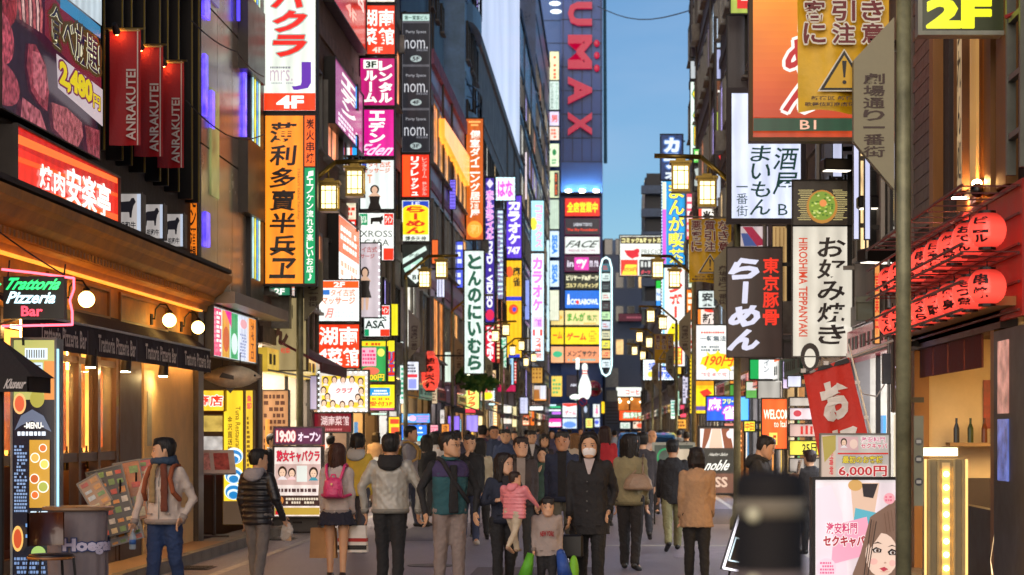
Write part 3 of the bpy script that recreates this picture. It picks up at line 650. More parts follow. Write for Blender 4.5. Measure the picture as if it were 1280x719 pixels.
def white_bag(t, h):
    m = MB(); m.add([(-.17, -.05, -.36), (.17, -.05, -.36), (.17, .05, -.36), (-.17, .05, -.36), (-.15, -.04, -.06), (.15, -.04, -.06), (.15, .04, -.06), (-.15, .04, -.06)], [(0, 3, 2, 1), (0, 1, 5, 4), (1, 2, 6, 5), (2, 3, 7, 6), (3, 0, 4, 7)]); obj('bag_body', m, paint('#d9d4cc', .6, bump=.3, bscale=10), t)
    obj('stripe', MB().box(-.165, .165, -.054, .054, -.24, -.20), paint('#a8241f', .6), t); obj('stripe', MB().box(-.165, .165, -.056, .056, -.33, -.28), paint('#1f1c1c', .6), t)
    for y in (-.04, .04): obj('handle', MB().path([(-.05, y, -.06), (-.035, y*.4, 0), (.035, y*.4, 0), (.05, y, -.06)], .004, 5), paint('#333', .8), t)
def clear_bag(t, h):
    m = MB(); m.ball((0, 0, -.06), .075, 10, 7, 1.1, .5, 1.2); m.ball((.03, 0, -.12), .06, 10, 7, 1, .5, 1); obj('bag_body', fuse(m, .009, 'bag_body', 1, .008, 8, 40), clear('#d8d4cc', .25, .45), t)
    obj('leaflet', MB().box(-.05, .06, -.006, .006, -.17, -.01), paint('#a98a6a', .6), t)
def leaflet(t, h):
    m = MB(); m.add([(-.12, -.03, 0), (.0, 0, 0), (.12, -.03, 0), (-.12, -.06, .17), (0, -.03, .17), (.12, -.06, .17)], [(0, 1, 4, 3), (1, 2, 5, 4), (3, 4, 1, 0), (4, 5, 2, 1)]); obj('paper', m, paint('#d8cfc4', .7), t)
    m = MB()
    for k in range(5): m.add([(-.10, -.036-.005*k*.9-.002, .02+.03*k), (-.015, -.008-.005*k-.002, .02+.03*k), (-.015, -.0125-.005*k, .035+.03*k), (-.10, -.041-.005*k, .035+.03*k)], [(0, 1, 2, 3)])
    obj('print', m, paint('#b3452f', .7), t)
def phone(t, h): obj('phone_body', MB().box(-.036, .036, -.006, .004, -.03, .11), paint('#16161a', .2), t, bevel=.004); obj('screen', MB().box(-.032, .032, .0045, .0055, -.02, .10), glow('#bcd4ff', 1.0, .1), t)
def vest_yoke(i):
    h = i['h']; Z = i['Z']; ex = i['ex']; m = MB(); loft(m, [(0, -.008*h, Z(.725), .097*h*i['tb']+ex*1.35, .066*h+ex*1.45), (0, 0, Z(.765), .105*h*i['tb']+ex*1.25, .064*h+ex*1.35), (0, .006*h, Z(.808), .103*h*i['tb']+ex*.9, .048*h+ex*.9), (0, .006*h, Z(.832), .066*h*i['tb'], .040*h)], 18); obj('vest_yoke', fuse(m, .013, 'vest_yoke', 1, .004, 3), cloth('#352a50'), i['root'])
    m = MB(); 
    for za, zb in zip((.50, .56, .62, .68, .74), (.56, .62, .68, .74, .80)): w = .030-.012*(za-.5)/.3; m.box(-w*h, w*h, -(.072+.014)*h-ex*.9, -.05*h, Z(za), Z(zb))
    obj('sweater_front', fuse(m, .011, 'sweater_front', 2, .002, 6), cloth('#100f12'), i['root'])
def sweat_text(i):
    h = i['h']; Z = i['Z']; v, f = glyphs('NEW YORK', .05); mn, mx = v.min(0), v.max(0); pts = []
    for a, b in (v-mn)/(mx-mn): x = (a-.5)*.135*h; pts.append((x, -.105*h-.0+.35*x*x/h*3, Z(.63)+.052*h*b-.3*(a-.5)**2*.12*h))
    obj('lettering', MB().add(pts, f), paint('#8e1c22', .7), i['root'])
def coat_buttons(i):
    h = i['h']; Z = i['Z']; m = MB()
    for z in (.70, .64, .58, .52): m.tube((-.012*h, -.094*h-.004, Z(z)), (-.012*h, -.100*h-.006, Z(z)), .0085, n=8)
    obj('button', m, paint('#3a3434', .3), i['root'])
# ---------------------------------------------------------------- ground
def wobj(name, mb, mat, root, **k):
    l = root.location; mb.v = [(v[0]-l[0], v[1]-l[1], v[2]-l[2]) for v in mb.v]; return obj(name, mb, mat, root, **k)
asph = paint('#7c7680', .38, var=.35, scale=1.2, bump=.8, bscale=60, stretch=(1, 1, 1))
setting(obj('ground', MB().add([(-900, -200, -.03), (900, -200, -.03), (900, 2500, -.03), (-900, 2500, -.03)], [(0, 1, 2, 3)]), paint('#4a4540', .9), None))
setting(obj('road', MB().add([(-5.3, -20, 0), (3.3, -20, 0), (3.3, 206, 0), (-5.3, 206, 0)], [(0, 1, 2, 3)]), asph, None))
def marks():
    m = MB(); z = .004
    for xx in (-4.62, 2.75):
        y = 6
        while y < 200: m.add([(xx-.06, y, z), (xx+.06, y, z), (xx+.06, y+9.7, z), (xx-.06, y+9.7, z)], [(0, 1, 2, 3)]); y += 9.75
    m.add([(-1.2, 29.2, z), (2.7, 29.2, z), (2.7, 29.45, z), (-1.2, 29.45, z)], [(0, 1, 2, 3)])
    setting(obj('road_marking', m, paint('#b5b0aa', .7, var=.45, scale=9), None))
marks()
for nm, xa, xb in (('pavement', -5.32, XL), ('pavement', 3.32, XR)):
    r = bpy.data.objects.new(nm, None); C.objects.link(r); setting(r)
    m = MB().box(min(xa, xb), max(xa, xb), 8, 206, -.02, .10); obj('paving_bed', m, paint('#5b534c', .8, bump=.4), r)
    s = 1 if xb > 0 else -1; proto = MB().box(0, .12, 0, .585, 0, .16).mesh('kerb_stone'); proto.materials.append(paint('#6d6862', .75, bump=.5))
    for k in range(150):
        o = bpy.data.objects.new('kerb_stone', proto); C.objects.link(o); o.parent = r; o.location = (xa-.08 if s > 0 else xa-.04, 12+.6*k, -.02+random.uniform(0, .006))
    proto = MB().box(0, .24, 0, .39, 0, .03).mesh('paving_slab'); proto.materials.append(paint('#77695d', .6, bump=.4))
    for k in range(70):
        for c in range(2):
            o = bpy.data.objects.new('paving_slab', proto); C.objects.link(o); o.parent = r; o.location = (min(xa, xb)+.06+.25*c if s < 0 else xa+.05+.25*c*.0, 14+.4*k, .085+random.uniform(0, .004))
            if s > 0: break
for x, y, w, l, c in ((-1.6, 21.5, 1.5, 3.2, '#5c565e'), (.9, 26.5, 1.9, 2.4, '#8a828c'), (-3.4, 30.5, 1.2, 6, '#625c66'), (1.4, 36, 1.3, 7, '#5e5862'), (-.6, 44, 2.2, 5, '#87808a')):
    setting(obj('road_patch', MB().add([(x, y, .0035), (x+w, y, .0035), (x+w, y+l, .0035), (x, y+l, .0035)], [(0, 1, 2, 3)]), paint(c, .55, var=.3, scale=3, bump=.8, bscale=70), None))
for y in (19.0, 24.5, 31.0, 39.0):
    dg_ = thing('drain_grate', 'iron drain grate in the left gutter, %s' % {19.0: 'nearest, by the barrel table', 24.5: 'behind the man with the scarf', 31.0: 'beside the tuna restaurant', 39.0: 'beyond the girls bar stand'}[y], 'drain grate', (-5.05, y, .004), 0, 'drain grates in the left gutter'); obj('rim', MB().box(-.2, .2, -.3, .3, 0, .006), paint('#2e2c2c', .4, .7), dg_)
    for q in range(7): obj('grate_bar', MB().box(-.17, .17, -.27+.08*q, -.24+.08*q, .006, .016), paint('#4a4848', .4, .8), dg_)
mh = MB().lathe((-2.2, 25.0, .002), [(.30, 0), (.30, .006)], 24); t_ = thing('manhole_cover', 'round iron manhole cover in the asphalt among the walkers', 'manhole cover', (-2.2, 25, 0)); wobj('lid', mh, paint('#2b2a2a', .4, .8), t_)
# ---------------------------------------------------------------- buildings along the street
def shop_bay(root, sd_, Ya, Yb, seed, col='#ffd9a0', e=1.6, top=2.7):
    r = random.Random(seed); s = -1 if sd_ == 'L' else 1; X0 = XL if s < 0 else XR; D = 2.4; Xb = X0+s*D
    m = MB().box(Xb, Xb+s*.1, Ya, Yb, 0, 3.0).box(X0+s*.02, Xb, Ya, Ya+.06, 0, 3.0).box(X0+s*.02, Xb, Yb-.06, Yb, 0, 3.0).box(X0, Xb, Ya, Yb, .0, .12)
    wobj('shop_interior', m, paint(r.choice(['#8a7a68', '#94908a', '#6d5644', '#a39a8a']), .7), root)
    wobj('ceiling_light', MB().box(X0+s*.5, X0+s*(D-.3), Ya+.3, Yb-.3, 2.9, 2.93), glow(col, e*6), root)
    cols = ['#c8442a', '#d8b038', '#3f7fb0', '#e8e0d0', '#c86a8a', '#4a8a5a', '#d88a3a', '#c8bca0']
    g = [MB() for _ in cols]
    for k in range(int((Yb-Ya)*3)):
        y = r.uniform(Ya+.2, Yb-.5); z = r.choice([.5, .95, 1.4, 1.85, 2.2]); i = r.randrange(len(cols)); g[i].box(Xb-s*.4, Xb-s*.1, y, y+r.uniform(.15, .5), z, z+r.uniform(.15, .38))
    for k in range(2): y = r.uniform(Ya+.2, Yb-.8); i = r.randrange(len(cols)); g[i].box(X0+s*.1, X0+s*.14, y, y+.5, .8, 1.9)
    for i, q in enumerate(g):
        if q.v: wobj('goods', q, glow(cols[i], 1.0, .3, sample=False), root)['kind'] = 'stuff'  # goods glow by themselves, shop light put into their colours
    wobj('shelf', MB().box(Xb-s*.5, Xb-s*.05, Ya+.1, Yb-.1, .45, .49).box(Xb-s*.5, Xb-s*.05, Ya+.1, Yb-.1, 1.36, 1.39), paint('#5a4634', .6), root)
    wobj('pillar', MB().box(X0-s*.02, X0+s*.3, Ya-.15, Ya+.15, 0, 3.0), paint(r.choice(['#5e5650', '#8a857c', '#3a3431']), .5), root)
    fc = r.choice(['#e8dcc0', '#c83a2a', '#e0b840', '#d8d4cc', '#3a6a5a', '#5a4030', '#7a2430']); wobj('fascia', MB().box(X0-s*.10, X0+s*.1, Ya+.16, Yb-.16, top, top+.42), (glow(fc, .55, .3, 2) if r.random() < .55 else paint(fc, .5)), root)
    wobj('fascia_trim', MB().box(X0-s*.11, X0-s*.101, Ya+.2, Yb-.2, top+.02, top+.05), paint('#2b2420', .4), root)
    mk = MB()
    for q in range(int((Yb-Ya)*2.2)): y = Ya+.35+q*.42; (mk.box(X0-s*.107, X0-s*.102, y, y+r.uniform(.12, .3), top+.14, top+.32) if y < Yb-.6 and r.random() < .8 else None)
    if mk.v: wobj('fascia_stripe', mk, paint('#201a18', .5), root)['kind'] = 'stuff'
    if r.random() < .5 and Ya > 57: c_ = r.choice(['#5a2a2e', '#2e3a34', '#4a4038', '#6a5a3a']); wobj('awning', MB().add([(X0, Ya+.1, top+.05), (X0, Yb-.1, top+.05), (X0-s*.8, Yb-.1, top-.22), (X0-s*.8, Ya+.1, top-.22), (X0-s*.8, Yb-.1, top-.4), (X0-s*.8, Ya+.1, top-.4)], [(0, 1, 2, 3), (3, 2, 4, 5)]), paint(c_, .8, bump=.3), root)
    for yy in (Ya+.2, (Ya+Yb)/2-.03, Yb-.27): wobj('door_frame', MB().box(X0, X0+s*.06, yy, yy+.06, 0, top), paint('#2b2724', .4, .6), root)
def building(label, sd_, Y0, Y1, h, wall='#6a625a', rough=.7, floor=3.3, ww=1.3, wh=1.5, wgap=2.2, lit=.25, depth=9, off=0, base=3.2, bays=True, win=True, bands=True, litcols=('#ffd79a', '#bfe0ff', '#f4f0e0', '#b8a8ff', '#ff9a6a'), tile=None, ac=3, bay_e=1.6, name='building'):
    s = -1 if sd_ == 'L' else 1; X0 = (XL if s < 0 else XR)+s*off; seed = int(Y0*10)+(1 if s > 0 else 0); r = random.Random(seed)
    root = thing(name, label, 'building', (X0, Y0, 0))
    wall = '#'+''.join('%02x' % min(255, int(int(wall[i:i+2], 16)*1.5)) for i in (1, 3, 5))
    wm = paint(wall, rough, var=.3, scale=.9, bump=.3, bscale=12, dirt=.5)
    wobj('wall', MB().box(X0, X0+s*depth, Y0, Y1, base if bays else 0, h), wm, root)
    if bays:
        n = max(1, int((Y1-Y0)/4.2)); w = (Y1-Y0)/n
        wobj('wall', MB().box(X0+s*2.55, X0+s*depth, Y0+.03, Y1-.03, 0, base), wm, root)
        for k in range(n): shop_bay(root, sd_, Y0+k*w, Y0+(k+1)*w, seed*7+k, r.choice(['#ffd9a0', '#fff0d8', '#ffc070', '#e8f0ff']), bay_e)
    nf = int((h-base-.6)/floor)
    if bands:
        for f in range(nf+1):
            z = base+f*floor; wobj('floor_band', MB().box(X0-s*.05, X0+s*.05, Y0+.02, Y1-.02, z, z+.28), paint(wall, .6, var=.4, dirt=.8), root)
    if win:
        fm = MB().box(0, .10, -ww/2-.06, ww/2+.06, -.06, 0).box(0, .10, -ww/2-.06, ww/2+.06, wh, wh+.06).box(0, .10, -ww/2-.06, -ww/2, 0, wh).box(0, .10, ww/2, ww/2+.06, 0, wh).box(.01, .07, -.025, .025, 0, wh).mesh('window'); fm.materials.append(paint('#7f7d78' if r.random() < .5 else '#2c2b2a', .4, .6))
        pm = MB().box(.02, .05, -ww/2, ww/2, 0, wh).mesh('pane'); pm.materials.append(glass_dark())
        pl = []
        for c in litcols: q = MB().box(.02, .05, -ww/2, ww/2, 0, wh).mesh('pane'); q.materials.append(glow(c, .75, .5, 2.5, sample=False)); pl.append(q)
        sm = MB().box(0, .16, -ww/2-.1, ww/2+.1, -.12, -.06).mesh('sill'); sm.materials.append(paint('#8b857c', .7))
        nw = max(1, int((Y1-Y0-.6)/wgap)); wg = (Y1-Y0)/nw; R = PI if s > 0 else 0
        for f in range(min(nf, 9)):
            for k in range(nw):
                o = bpy.data.objects.new('window', fm); C.objects.link(o); o.parent = root; o.location = (0, wg*(k+.5), base+f*floor+.95); o.rotation_euler = (0, 0, R)
                p = bpy.data.objects.new('pane', r.choice(pl) if r.random() < lit+.14 else pm); C.objects.link(p); p.parent = o
                q = bpy.data.objects.new('sill', sm); C.objects.link(q); q.parent = o
    am = MB().box(0, .32, -.42, .42, 0, .6).mesh('air_conditioner'); am.materials.append(paint('#a8a49a', .5, dirt=1))
    fan = MB().tube((.33, 0, .3), (.34, 0, .3), .22, n=14).mesh('fan_grille'); fan.materials.append(paint('#3b3a38', .6))
    for k in range(ac):
        o = bpy.data.objects.new('air_conditioner', am); C.objects.link(o); o.parent = root; o.location = (-s*0, r.uniform(.6, Y1-Y0-.6), base+r.randrange(max(1, min(nf, 5)))*floor+.3); o.rotation_euler = (0, 0, PI if s > 0 else 0)
        p = bpy.data.objects.new('fan_grille', fan); C.objects.link(p); p.parent = o
    for k in range(2):
        y = r.uniform(Y0+.3, Y1-.3); m = MB().tube((X0-s*.08, y, base), (X0-s*.08, y, min(h, 34)), .05, n=6); wobj('drain_pipe', m, paint('#7b756c', .5, .4), root)
    wobj('parapet', MB().box(X0-s*.12, X0+s*.2, Y0, Y1, h, h+.5), paint(wall, .7, dirt=.6), root)
    return root
LBc = building('brown building with orange and red blade signs beside the tuna restaurant', 'L', 33.9, 45.9, 44, '#5d5048', ww=1.5, lit=.12, ac=6)
building('grey tiled building behind the crimson rental room sign', 'L', 46.0, 56.8, 40, '#6b6660', lit=.15, ac=6)
building('concrete building with white framed windows behind the black party space signs', 'L', 56.9, 66.6, 12.5, '#8b8781', ww=2.4, wh=1.9, wgap=3.1, lit=.2)
pk = building('low mauve building with a sloping orange light strip', 'L', 66.8, 82.8, 14, '#8a5a70', .35, ww=1.8, wh=2.0, lit=.45, litcols=('#ff9a4a', '#ffb060'), ac=1)
wobj('light_strip', MB().add([(XL+.3, 69, 12.5), (XL+.3, 81.5, 12.9), (XL+.3, 81.5, 11.7), (XL+.3, 69, 11.9), (XL+.05, 69, 12.5), (XL+.05, 81.5, 12.9), (XL+.05, 81.5, 11.7), (XL+.05, 69, 11.9)], [(0, 1, 2, 3), (4, 7, 6, 5), (0, 4, 5, 1), (3, 2, 6, 7), (0, 3, 7, 4), (1, 5, 6, 2)]), glow('#ff9a30', 1.3), pk)
building('dark navy tower set back above the mauve building', 'L', 63.0, 79.5, 52, '#1d2840', .5, off=.6, bays=False, lit=.02, ww=.8, wh=1.0, ac=0, bands=False, depth=10)
bb = building('blue grey building with curved railed balconies', 'L', 83.0, 91.0, 46, '#5f7f9c', .45, lit=.1, ac=0)
for k in range(5):
    z = 15.2+k*4.6; r_ = MB(); fl = MB()
    n = 10; pts = [(XL+.42*math.sin(PI*j/n)**.5 if 0 < j < n else XL, 84.0+6*j/n) for j in range(n+1)]
    fl.v = []; vs = [(x, y, z) for x, y in pts]+[(x, y, z-.8) for x, y in pts]; nn = len(pts)
    fl.add(vs, [tuple(range(nn)), tuple(range(nn, 2*nn))[::-1]]+[(j, nn+j, nn+(j+1) % nn, (j+1) % nn) for j in range(nn)])
    bo = wobj('balcony', fl, paint('#7696b4', .4), bb)
    for (xa, ya), (xb, yb) in zip(pts[:-1], pts[1:]): r_.tube((xa-XL, ya-83, z+1.1), (xb-XL, yb-83, z+1.1), .04, n=5); r_.tube((xa-XL, ya-83, z+.6), (xb-XL, yb-83, z+.6), .02, n=5); r_.tube((xb-XL, yb-83, z), (xb-XL, yb-83, z+1.1), .02, n=5)
    obj('railing', r_, paint('#18202c', .4, .6), bo)
wt = building('tall tower with a smooth pale lit facade high over the street', 'L', 91.3, 135, 19.5, '#6a6460', lit=.3, ac=3)
pm_ = paint('#d9dde6', .3, .15, var=.06, scale=.3)
for k in range(11):
    for j in range(5):
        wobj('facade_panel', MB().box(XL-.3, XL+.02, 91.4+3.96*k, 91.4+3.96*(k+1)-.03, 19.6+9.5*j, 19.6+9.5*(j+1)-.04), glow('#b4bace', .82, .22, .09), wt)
wobj('wall', MB().box(XL-9, XL-.32, 91.4, 135, 19.55, 66), paint('#3a4250', .5), wt)
building('dark glass office block before the red lettered tower', 'L', 136, 166, 30, '#24344c', .25, lit=.22, ww=2.6, wh=1.9, wgap=3.2, ac=0)
building('dark navy block with a level roof line beside the red lettered tower', 'L', 166.3, 205, 39, '#223450', .3, lit=.12, ww=2.4, wh=1.8, wgap=3.4, ac=0)
building('grey building behind the hiroshima teppanyaki sign', 'R', 23.6, 35.6, 30, '#4c443e', lit=.2, ac=6, bay_e=1.4, ww=1.2, litcols=('#ffd79a', '#d8d4ee'))
building('brown building behind the black ramen sign', 'R', 35.8, 54.6, 36, '#4a403a', lit=.2, ac=6)
building('tall dark building carrying the stacked bar signs on the right', 'R', 54.8, 86, 38, '#3c3836', lit=.12, ac=5)
building('low building behind the tall manga cafe sign', 'R', 86.2, 127, 9.6, '#57504c', lit=.4, ac=3)
building('low dark building behind the comic and net cafe sign', 'R', 127.2, 172, 9.5, '#4c4a4c', lit=.3, ac=0)
building('low grey building at the right end of the street', 'R', 172.2, 205, 11, '#565455', lit=.3, ac=0)
# front-facing buildings closing the street
def facade(label, x0, x1, ytop, Y, col, rows, cols, h0, floor, wcol=.2, depth=18, wh=.5, name='building', litc='#ffcf8a', rough=.5, zbase=0, gl=None):
    s = F/Y; X0 = (x0-CX)/s; X1 = (x1-CX)/s; Z1 = zat(ytop, Y); r = random.Random(int(x0)); root = thing(name, label, 'building', ((X0+X1)/2, Y, 0))
    wobj('wall', MB().box(X0, X1, Y, Y+depth, zbase, Z1), paint(col, rough, var=.15, scale=.3, bump=.1), root)
    W = (X1-X0)/cols
    if rows:
        fm = MB().box(-W*.40, W*.40, -.06, 0, 0, floor*wh).mesh('window'); fm.materials.append(paint('#8a929c', .4, .5))
        a = MB().box(-W*.40+.1, W*.40-.1, -.09, -.061, .1, floor*wh-.1).mesh('pane'); a.materials.append(gl or glass_dark('#101820', .1))
        b = MB().box(-W*.40+.1, W*.40-.1, -.09, -.061, .1, floor*wh-.1).mesh('pane'); b.materials.append(glow(litc, .8, .6, .8, sample=False))
        for j in range(rows):
            for k in range(cols):
                o = bpy.data.objects.new('window', fm); C.objects.link(o); o.parent = root; o.location = (X0-root.location.x+W*(k+.5), 0, h0+floor*j)
                p = bpy.data.objects.new('pane', b if r.random() < wcol else a); C.objects.link(p); p.parent = o
    return root
tw = facade('tall slate blue tower with huge red vertical letters closing the street', 701, 753, -330, 210, '#25509c', 0, 1, 5, 4, rough=.3)
wobj('side_wing', MB().box((655-CX)/11.852, (700.5-CX)/11.852, 211.5, 226, 0, 72), paint('#3a6cb4', .3, var=.1, scale=.2), tw)
j_ = MB()
for k in range(17): z = 30+k*2.5; j_.box(-4.8, -.42, 209.93, 209.995, z, z+.06)
for k in range(5): x = -4.6+k*1.0; j_.box(x, x+.06, 209.92, 209.99, 30, 72)
wobj('panel_joint', j_, paint('#22324a', .5), tw)['kind'] = 'stuff'
j_ = MB()
for k in range(20): z = 26+k*2.4; j_.box(-8.6, -4.87, 211.42, 211.495, z, z+.06)
wobj('panel_joint', j_, paint('#2c4468', .5), tw)['kind'] = 'stuff'
for k in range(3):
    x = -4.0+k*1.45; wobj('uplight', MB().box(x-.25, x+.25, 209.2, 209.7, 26.75, 26.95), glow('#fff2d8', 60, .05), tw)
wobj('light_shelf', MB().box(-4.8, -.5, 209.0, 209.98, 26.5, 26.7), paint('#33343a', .5), tw)
wobj('antenna', MB().tube((-.25, 211, 60), (-.1, 211, 30), .15, .2, n=6), paint('#2a5a6e', .4), tw)
for k, (zy, ltr) in enumerate(((-62, 'H'), (5, 'U'), (45, 'M'), (98, 'A'), (142, 'X'))): pass
elements(tw, [('w', l, 710, a, 740, b_, '#b4083a', {'b': .045, 'e': .62, 'd': .5, 'name': 'raised_letter'}) for l, a, b_ in (('H', -50, -10), ('U', 4, 33), ('M', 45, 87), ('A', 97, 131), ('X', 141, 170))], lambda x, y: ((x-CX)/11.852-tw.location.x, zat(y, 210)), -.12, 1, 1/11.852, 1/11.852)
wobj('raised_dot', MB().ball(((746-CX)/11.852, 209.7, zat(55, 210)), .3, 10, 6, 1, .5, 1.3).ball(((746-CX)/11.852, 209.7, zat(70, 210)), .3, 10, 6, 1, .5, 1.3).ball(((746-CX)/11.852, 209.7, zat(86, 210)), .3, 10, 6, 1, .5, 1.3), glow('#b8103c', .7), tw)
wobj('roof_lamp', MB().ball((-5.4, 209, zat(7, 210)), .55, 12, 6, 1.1, .5, .42).ball((-5.3, 209, zat(17, 210)), .55, 12, 6, 1.1, .5, .42), glow('#eafcff', 1.6), tw)
cb = facade('dark office building with a lit cafe floor at the end of the street', 753.5, 880, 314, 215, '#76839a', 4, 9, 9.8, 3.6, .10, rough=.4)
facade('pale blue block seen low behind the dark office building', 762, 900, 300, 262, '#4a6486', 0, 1, 1, 4)
fb = facade('slim dark apartment tower with white balcony slabs against the sky', 806, 848, 222, 186, '#27313f', 0, 1, 1, 4)
for k in range(9):
    z = 6.5+k*2.15; x0, x1 = (806-CX)/13.38, (832-CX)/13.38; wobj('balcony', MB().box(x0-.35, x1, 184.9, 186, z, z+.75), paint('#5a6c84', .5), fb)
    wobj('balcony_recess', MB().box(x0+.15, x1-.3, 185.95, 185.99, z+.85, z+2.0), paint('#141a24', .4), fb)
facade('dark low block filling the gap left of the office building', 640, 756, 300, 214, '#2f3642', 0, 1, 1, 4)
# ---------------------------------------------------------------- street lamps with paired lanterns
gold = paint('#8c7434', .35, .75, .3, 5, bump=.1); polem = paint('#918e6c', .42, .2, .3, 4, bump=.1, bscale=30, dirt=.6)
def street_lamp(X, Y, d, label, banner=None):
    """d: +1 if the arm reaches towards +x"""
    t = thing('street_lamp', label, 'street lamp', (X, Y, 0), 0, 'street lamps along both kerbs')
    obj('base', MB().lathe((0, 0, 0), [(.13, 0), (.13, .18), (.085, .24), (.08, .4), (.07, .44)], 16), polem, t, True)
    m = MB().tube((0, 0, .42), (0, 0, 5.75), .064, .058, n=16); obj('pole', m, polem, t, True)
    m = MB(); m.path([(0, 0, 5.7), (0, 0, 5.85), (d*.62, 0, 6.38), (d*1.42, 0, 6.40)], .042, 8); m.tube((d*.95, 0, 6.40), (d*.95, 0, 6.24), .016, n=6).tube((d*.5, 0, 6.27), (d*.5, 0, 6.08), .016, n=6); obj('arm', m, gold, t, True)
    for x, z in ((d*.97, 5.82), (d*.52, 5.56)):
        w = .138; hh_ = .39
        bars = MB().box(x-w-.02, x+w+.02, -w-.02, w+.02, z+hh_, z+hh_+.05).box(x-w-.05, x+w+.05, -w-.05, w+.05, z+hh_+.05, z+hh_+.09).box(x-w*.6, x+w*.6, -w*.6, w*.6, z+hh_+.09, z+hh_+.14).box(x-w-.02, x+w+.02, -w-.02, w+.02, z-.05, z)
        for a in (-1, 1):
            for b in (-1, 1): bars.box(x+a*w-.014, x+a*w+.014, b*w-.014, b*w+.014, z, z+hh_)
            bars.box(x+a*w*.42-.007, x+a*w*.42+.007, -w-.008, -w+.004, z, z+hh_).box(x+a*w*.42-.007, x+a*w*.42+.007, w-.004, w+.008, z, z+hh_)
        bars.box(x-w, x+w, -w-.008, -w+.004, z+.07, z+.085).box(x-w, x+w, -w-.008, -w+.004, z+hh_-.085, z+hh_-.07)
        l = obj('lantern', bars, gold, t)
        obj('lamp_glass', MB().box(x-w+.016, x+w-.016, -w+.016, w-.016, z+.004, z+hh_-.004), glow('#ffe6a0', 2.45, .05), l)
    # name board shaped like a blade
    c = MB().prism([(d*.08, 3.60), (d*.30, 3.86), (d*.40, 3.98), (d*.40, 4.62), (d*.08, 4.96)], -.05, .05); obj('name_board', c, paint('#8c8468', .5, .2, .15), t)
    els = [('v', '劇場通り一番街', d*24-8.5, -452, d*24+8.5, -385, '#40281c', {'lit': False, 'b': .02})]
    elements(t, els, lambda a, b: (a*.01, -b*.01), -.052, 0, .01, .01)
    if banner:
        m = MB().tube((0, 0, 5.34), (d*1.0, 0, 5.36), .016, n=6).tube((0, 0, 4.7), (d*.2, 0, 4.7), .012, n=6); obj('banner_rod', m, paint('#8a8478', .3, .8), t)
        banner(X, Y, d)
    return t
def yellow_banner(label, full=True):
    def f(X, Y, d):
        b = thing('warning_banner', label, 'banner', (X+d*.46, Y+.14, 4.24), 0, 'yellow warning banners on the right lamp posts')
        nx, nz = 14, 18; m = MB(); W = .74; Hh = 1.10; vs = []
        def dep(u, v): return .03*math.sin(u*9+v*2)*(.3+v*.9)+.012*math.sin(u*21-v*5)
        for j in range(nz+1):
            for i in range(nx+1): u, v = i/nx, j/nz; vs.append(((u-.5)*W*(1-.04*v), dep(u, v), Hh*(1-v)+.015*math.sin(u*7)*v))
        m.add(vs, [(j*(nx+1)+i, (j+1)*(nx+1)+i, (j+1)*(nx+1)+i+1, j*(nx+1)+i+1) for j in range(nz) for i in range(nx)])
        obj('cloth', m, paint('#e6b412', .5, var=.18, bump=.3, bscale=16), b, True)
        P = lambda x, y: ((x-.5)*W*.99, (1-y)*Hh)
        el = [('v', '悪客に', .06, .03, .30, .52, '#701418', {'lit': False, 'b': .05, 'o': '#e8e2cc', 'ow': .06}), ('v', '質引注', .37, .03, .62, .52, '#701418', {'lit': False, 'b': .05, 'o': '#e8e2cc', 'ow': .06}), ('v', 'なき意', .69, .03, .93, .52, '#701418', {'lit': False, 'b': .05, 'o': '#e8e2cc', 'ow': .06}),
              ('p', [(.50, .55), (.79, .86), (.21, .86)], '#e8e2cc', {'lit': False}), ('p', [(.50, .565), (.765, .85), (.235, .85)], '#1c1a10', {'lit': False}), ('p', [(.50, .60), (.715, .835), (.285, .835)], '#e0b020', {'lit': False}),
              ('p', [(.475, .64), (.525, .64), (.51, .76), (.49, .76)], '#1c1a10', {'lit': False}), ('o', .5, .795, .022, .014, '#1c1a10', {'lit': False}),
              ('h', '新宿区 新宿警察署', .14, .895, .86, .925, '#40200c', {'lit': False}), ('h', '歌舞伎町商店街振興組合', .07, .94, .93, .97, '#40200c', {'lit': False})]
        elements(b, el, P, -.055, 0, W, Hh)
        return b
    return f
s2Y = F/73.
street_lamp(2.35, F/158, -1, 'nearest lamp post at right with blade shaped street name board and big warning banner', yellow_banner('large yellow warning banner with exclamation triangle at top right'))
street_lamp(2.24, s2Y, -1, 'lamp post with two gold lanterns beside the black ramen sign', yellow_banner('yellow warning banner hanging beside the black ramen sign'))
street_lamp(2.35, F/46.5, -1, 'third lamp post on the right, beside the tall manga cafe sign')
street_lamp(2.65, F/33., -1, 'distant right lamp post carrying a small yellow banner', yellow_banner('small distant yellow banner before the dark office building'))
street_lamp(2.5, F/27., -1, 'farther right lamp post with low lanterns before the office windows')
street_lamp(2.5, F/23., -1, 'farthest right lamp post near the end of the street')
street_lamp(-5.35, 34.75, 1, 'left lamp post with gold lanterns beside the orange kanji sign')
street_lamp(-5.4, F/46.5, 1, 'left lamp post whose lanterns hang by the slanted arrow sign')
street_lamp(-5.35, F/36., 1, 'left lamp post with lanterns over the long white hiragana sign')
street_lamp(-5.3, F/29., 1, 'left lamp post with lanterns before the yellow mahjong sign')
street_lamp(-5.3, F/24.5, 1, 'left lamp post with lanterns below the purple karaoke sign')
street_lamp(-5.3, F/21., 1, 'farthest left lamp post near the pale karaoke sign')
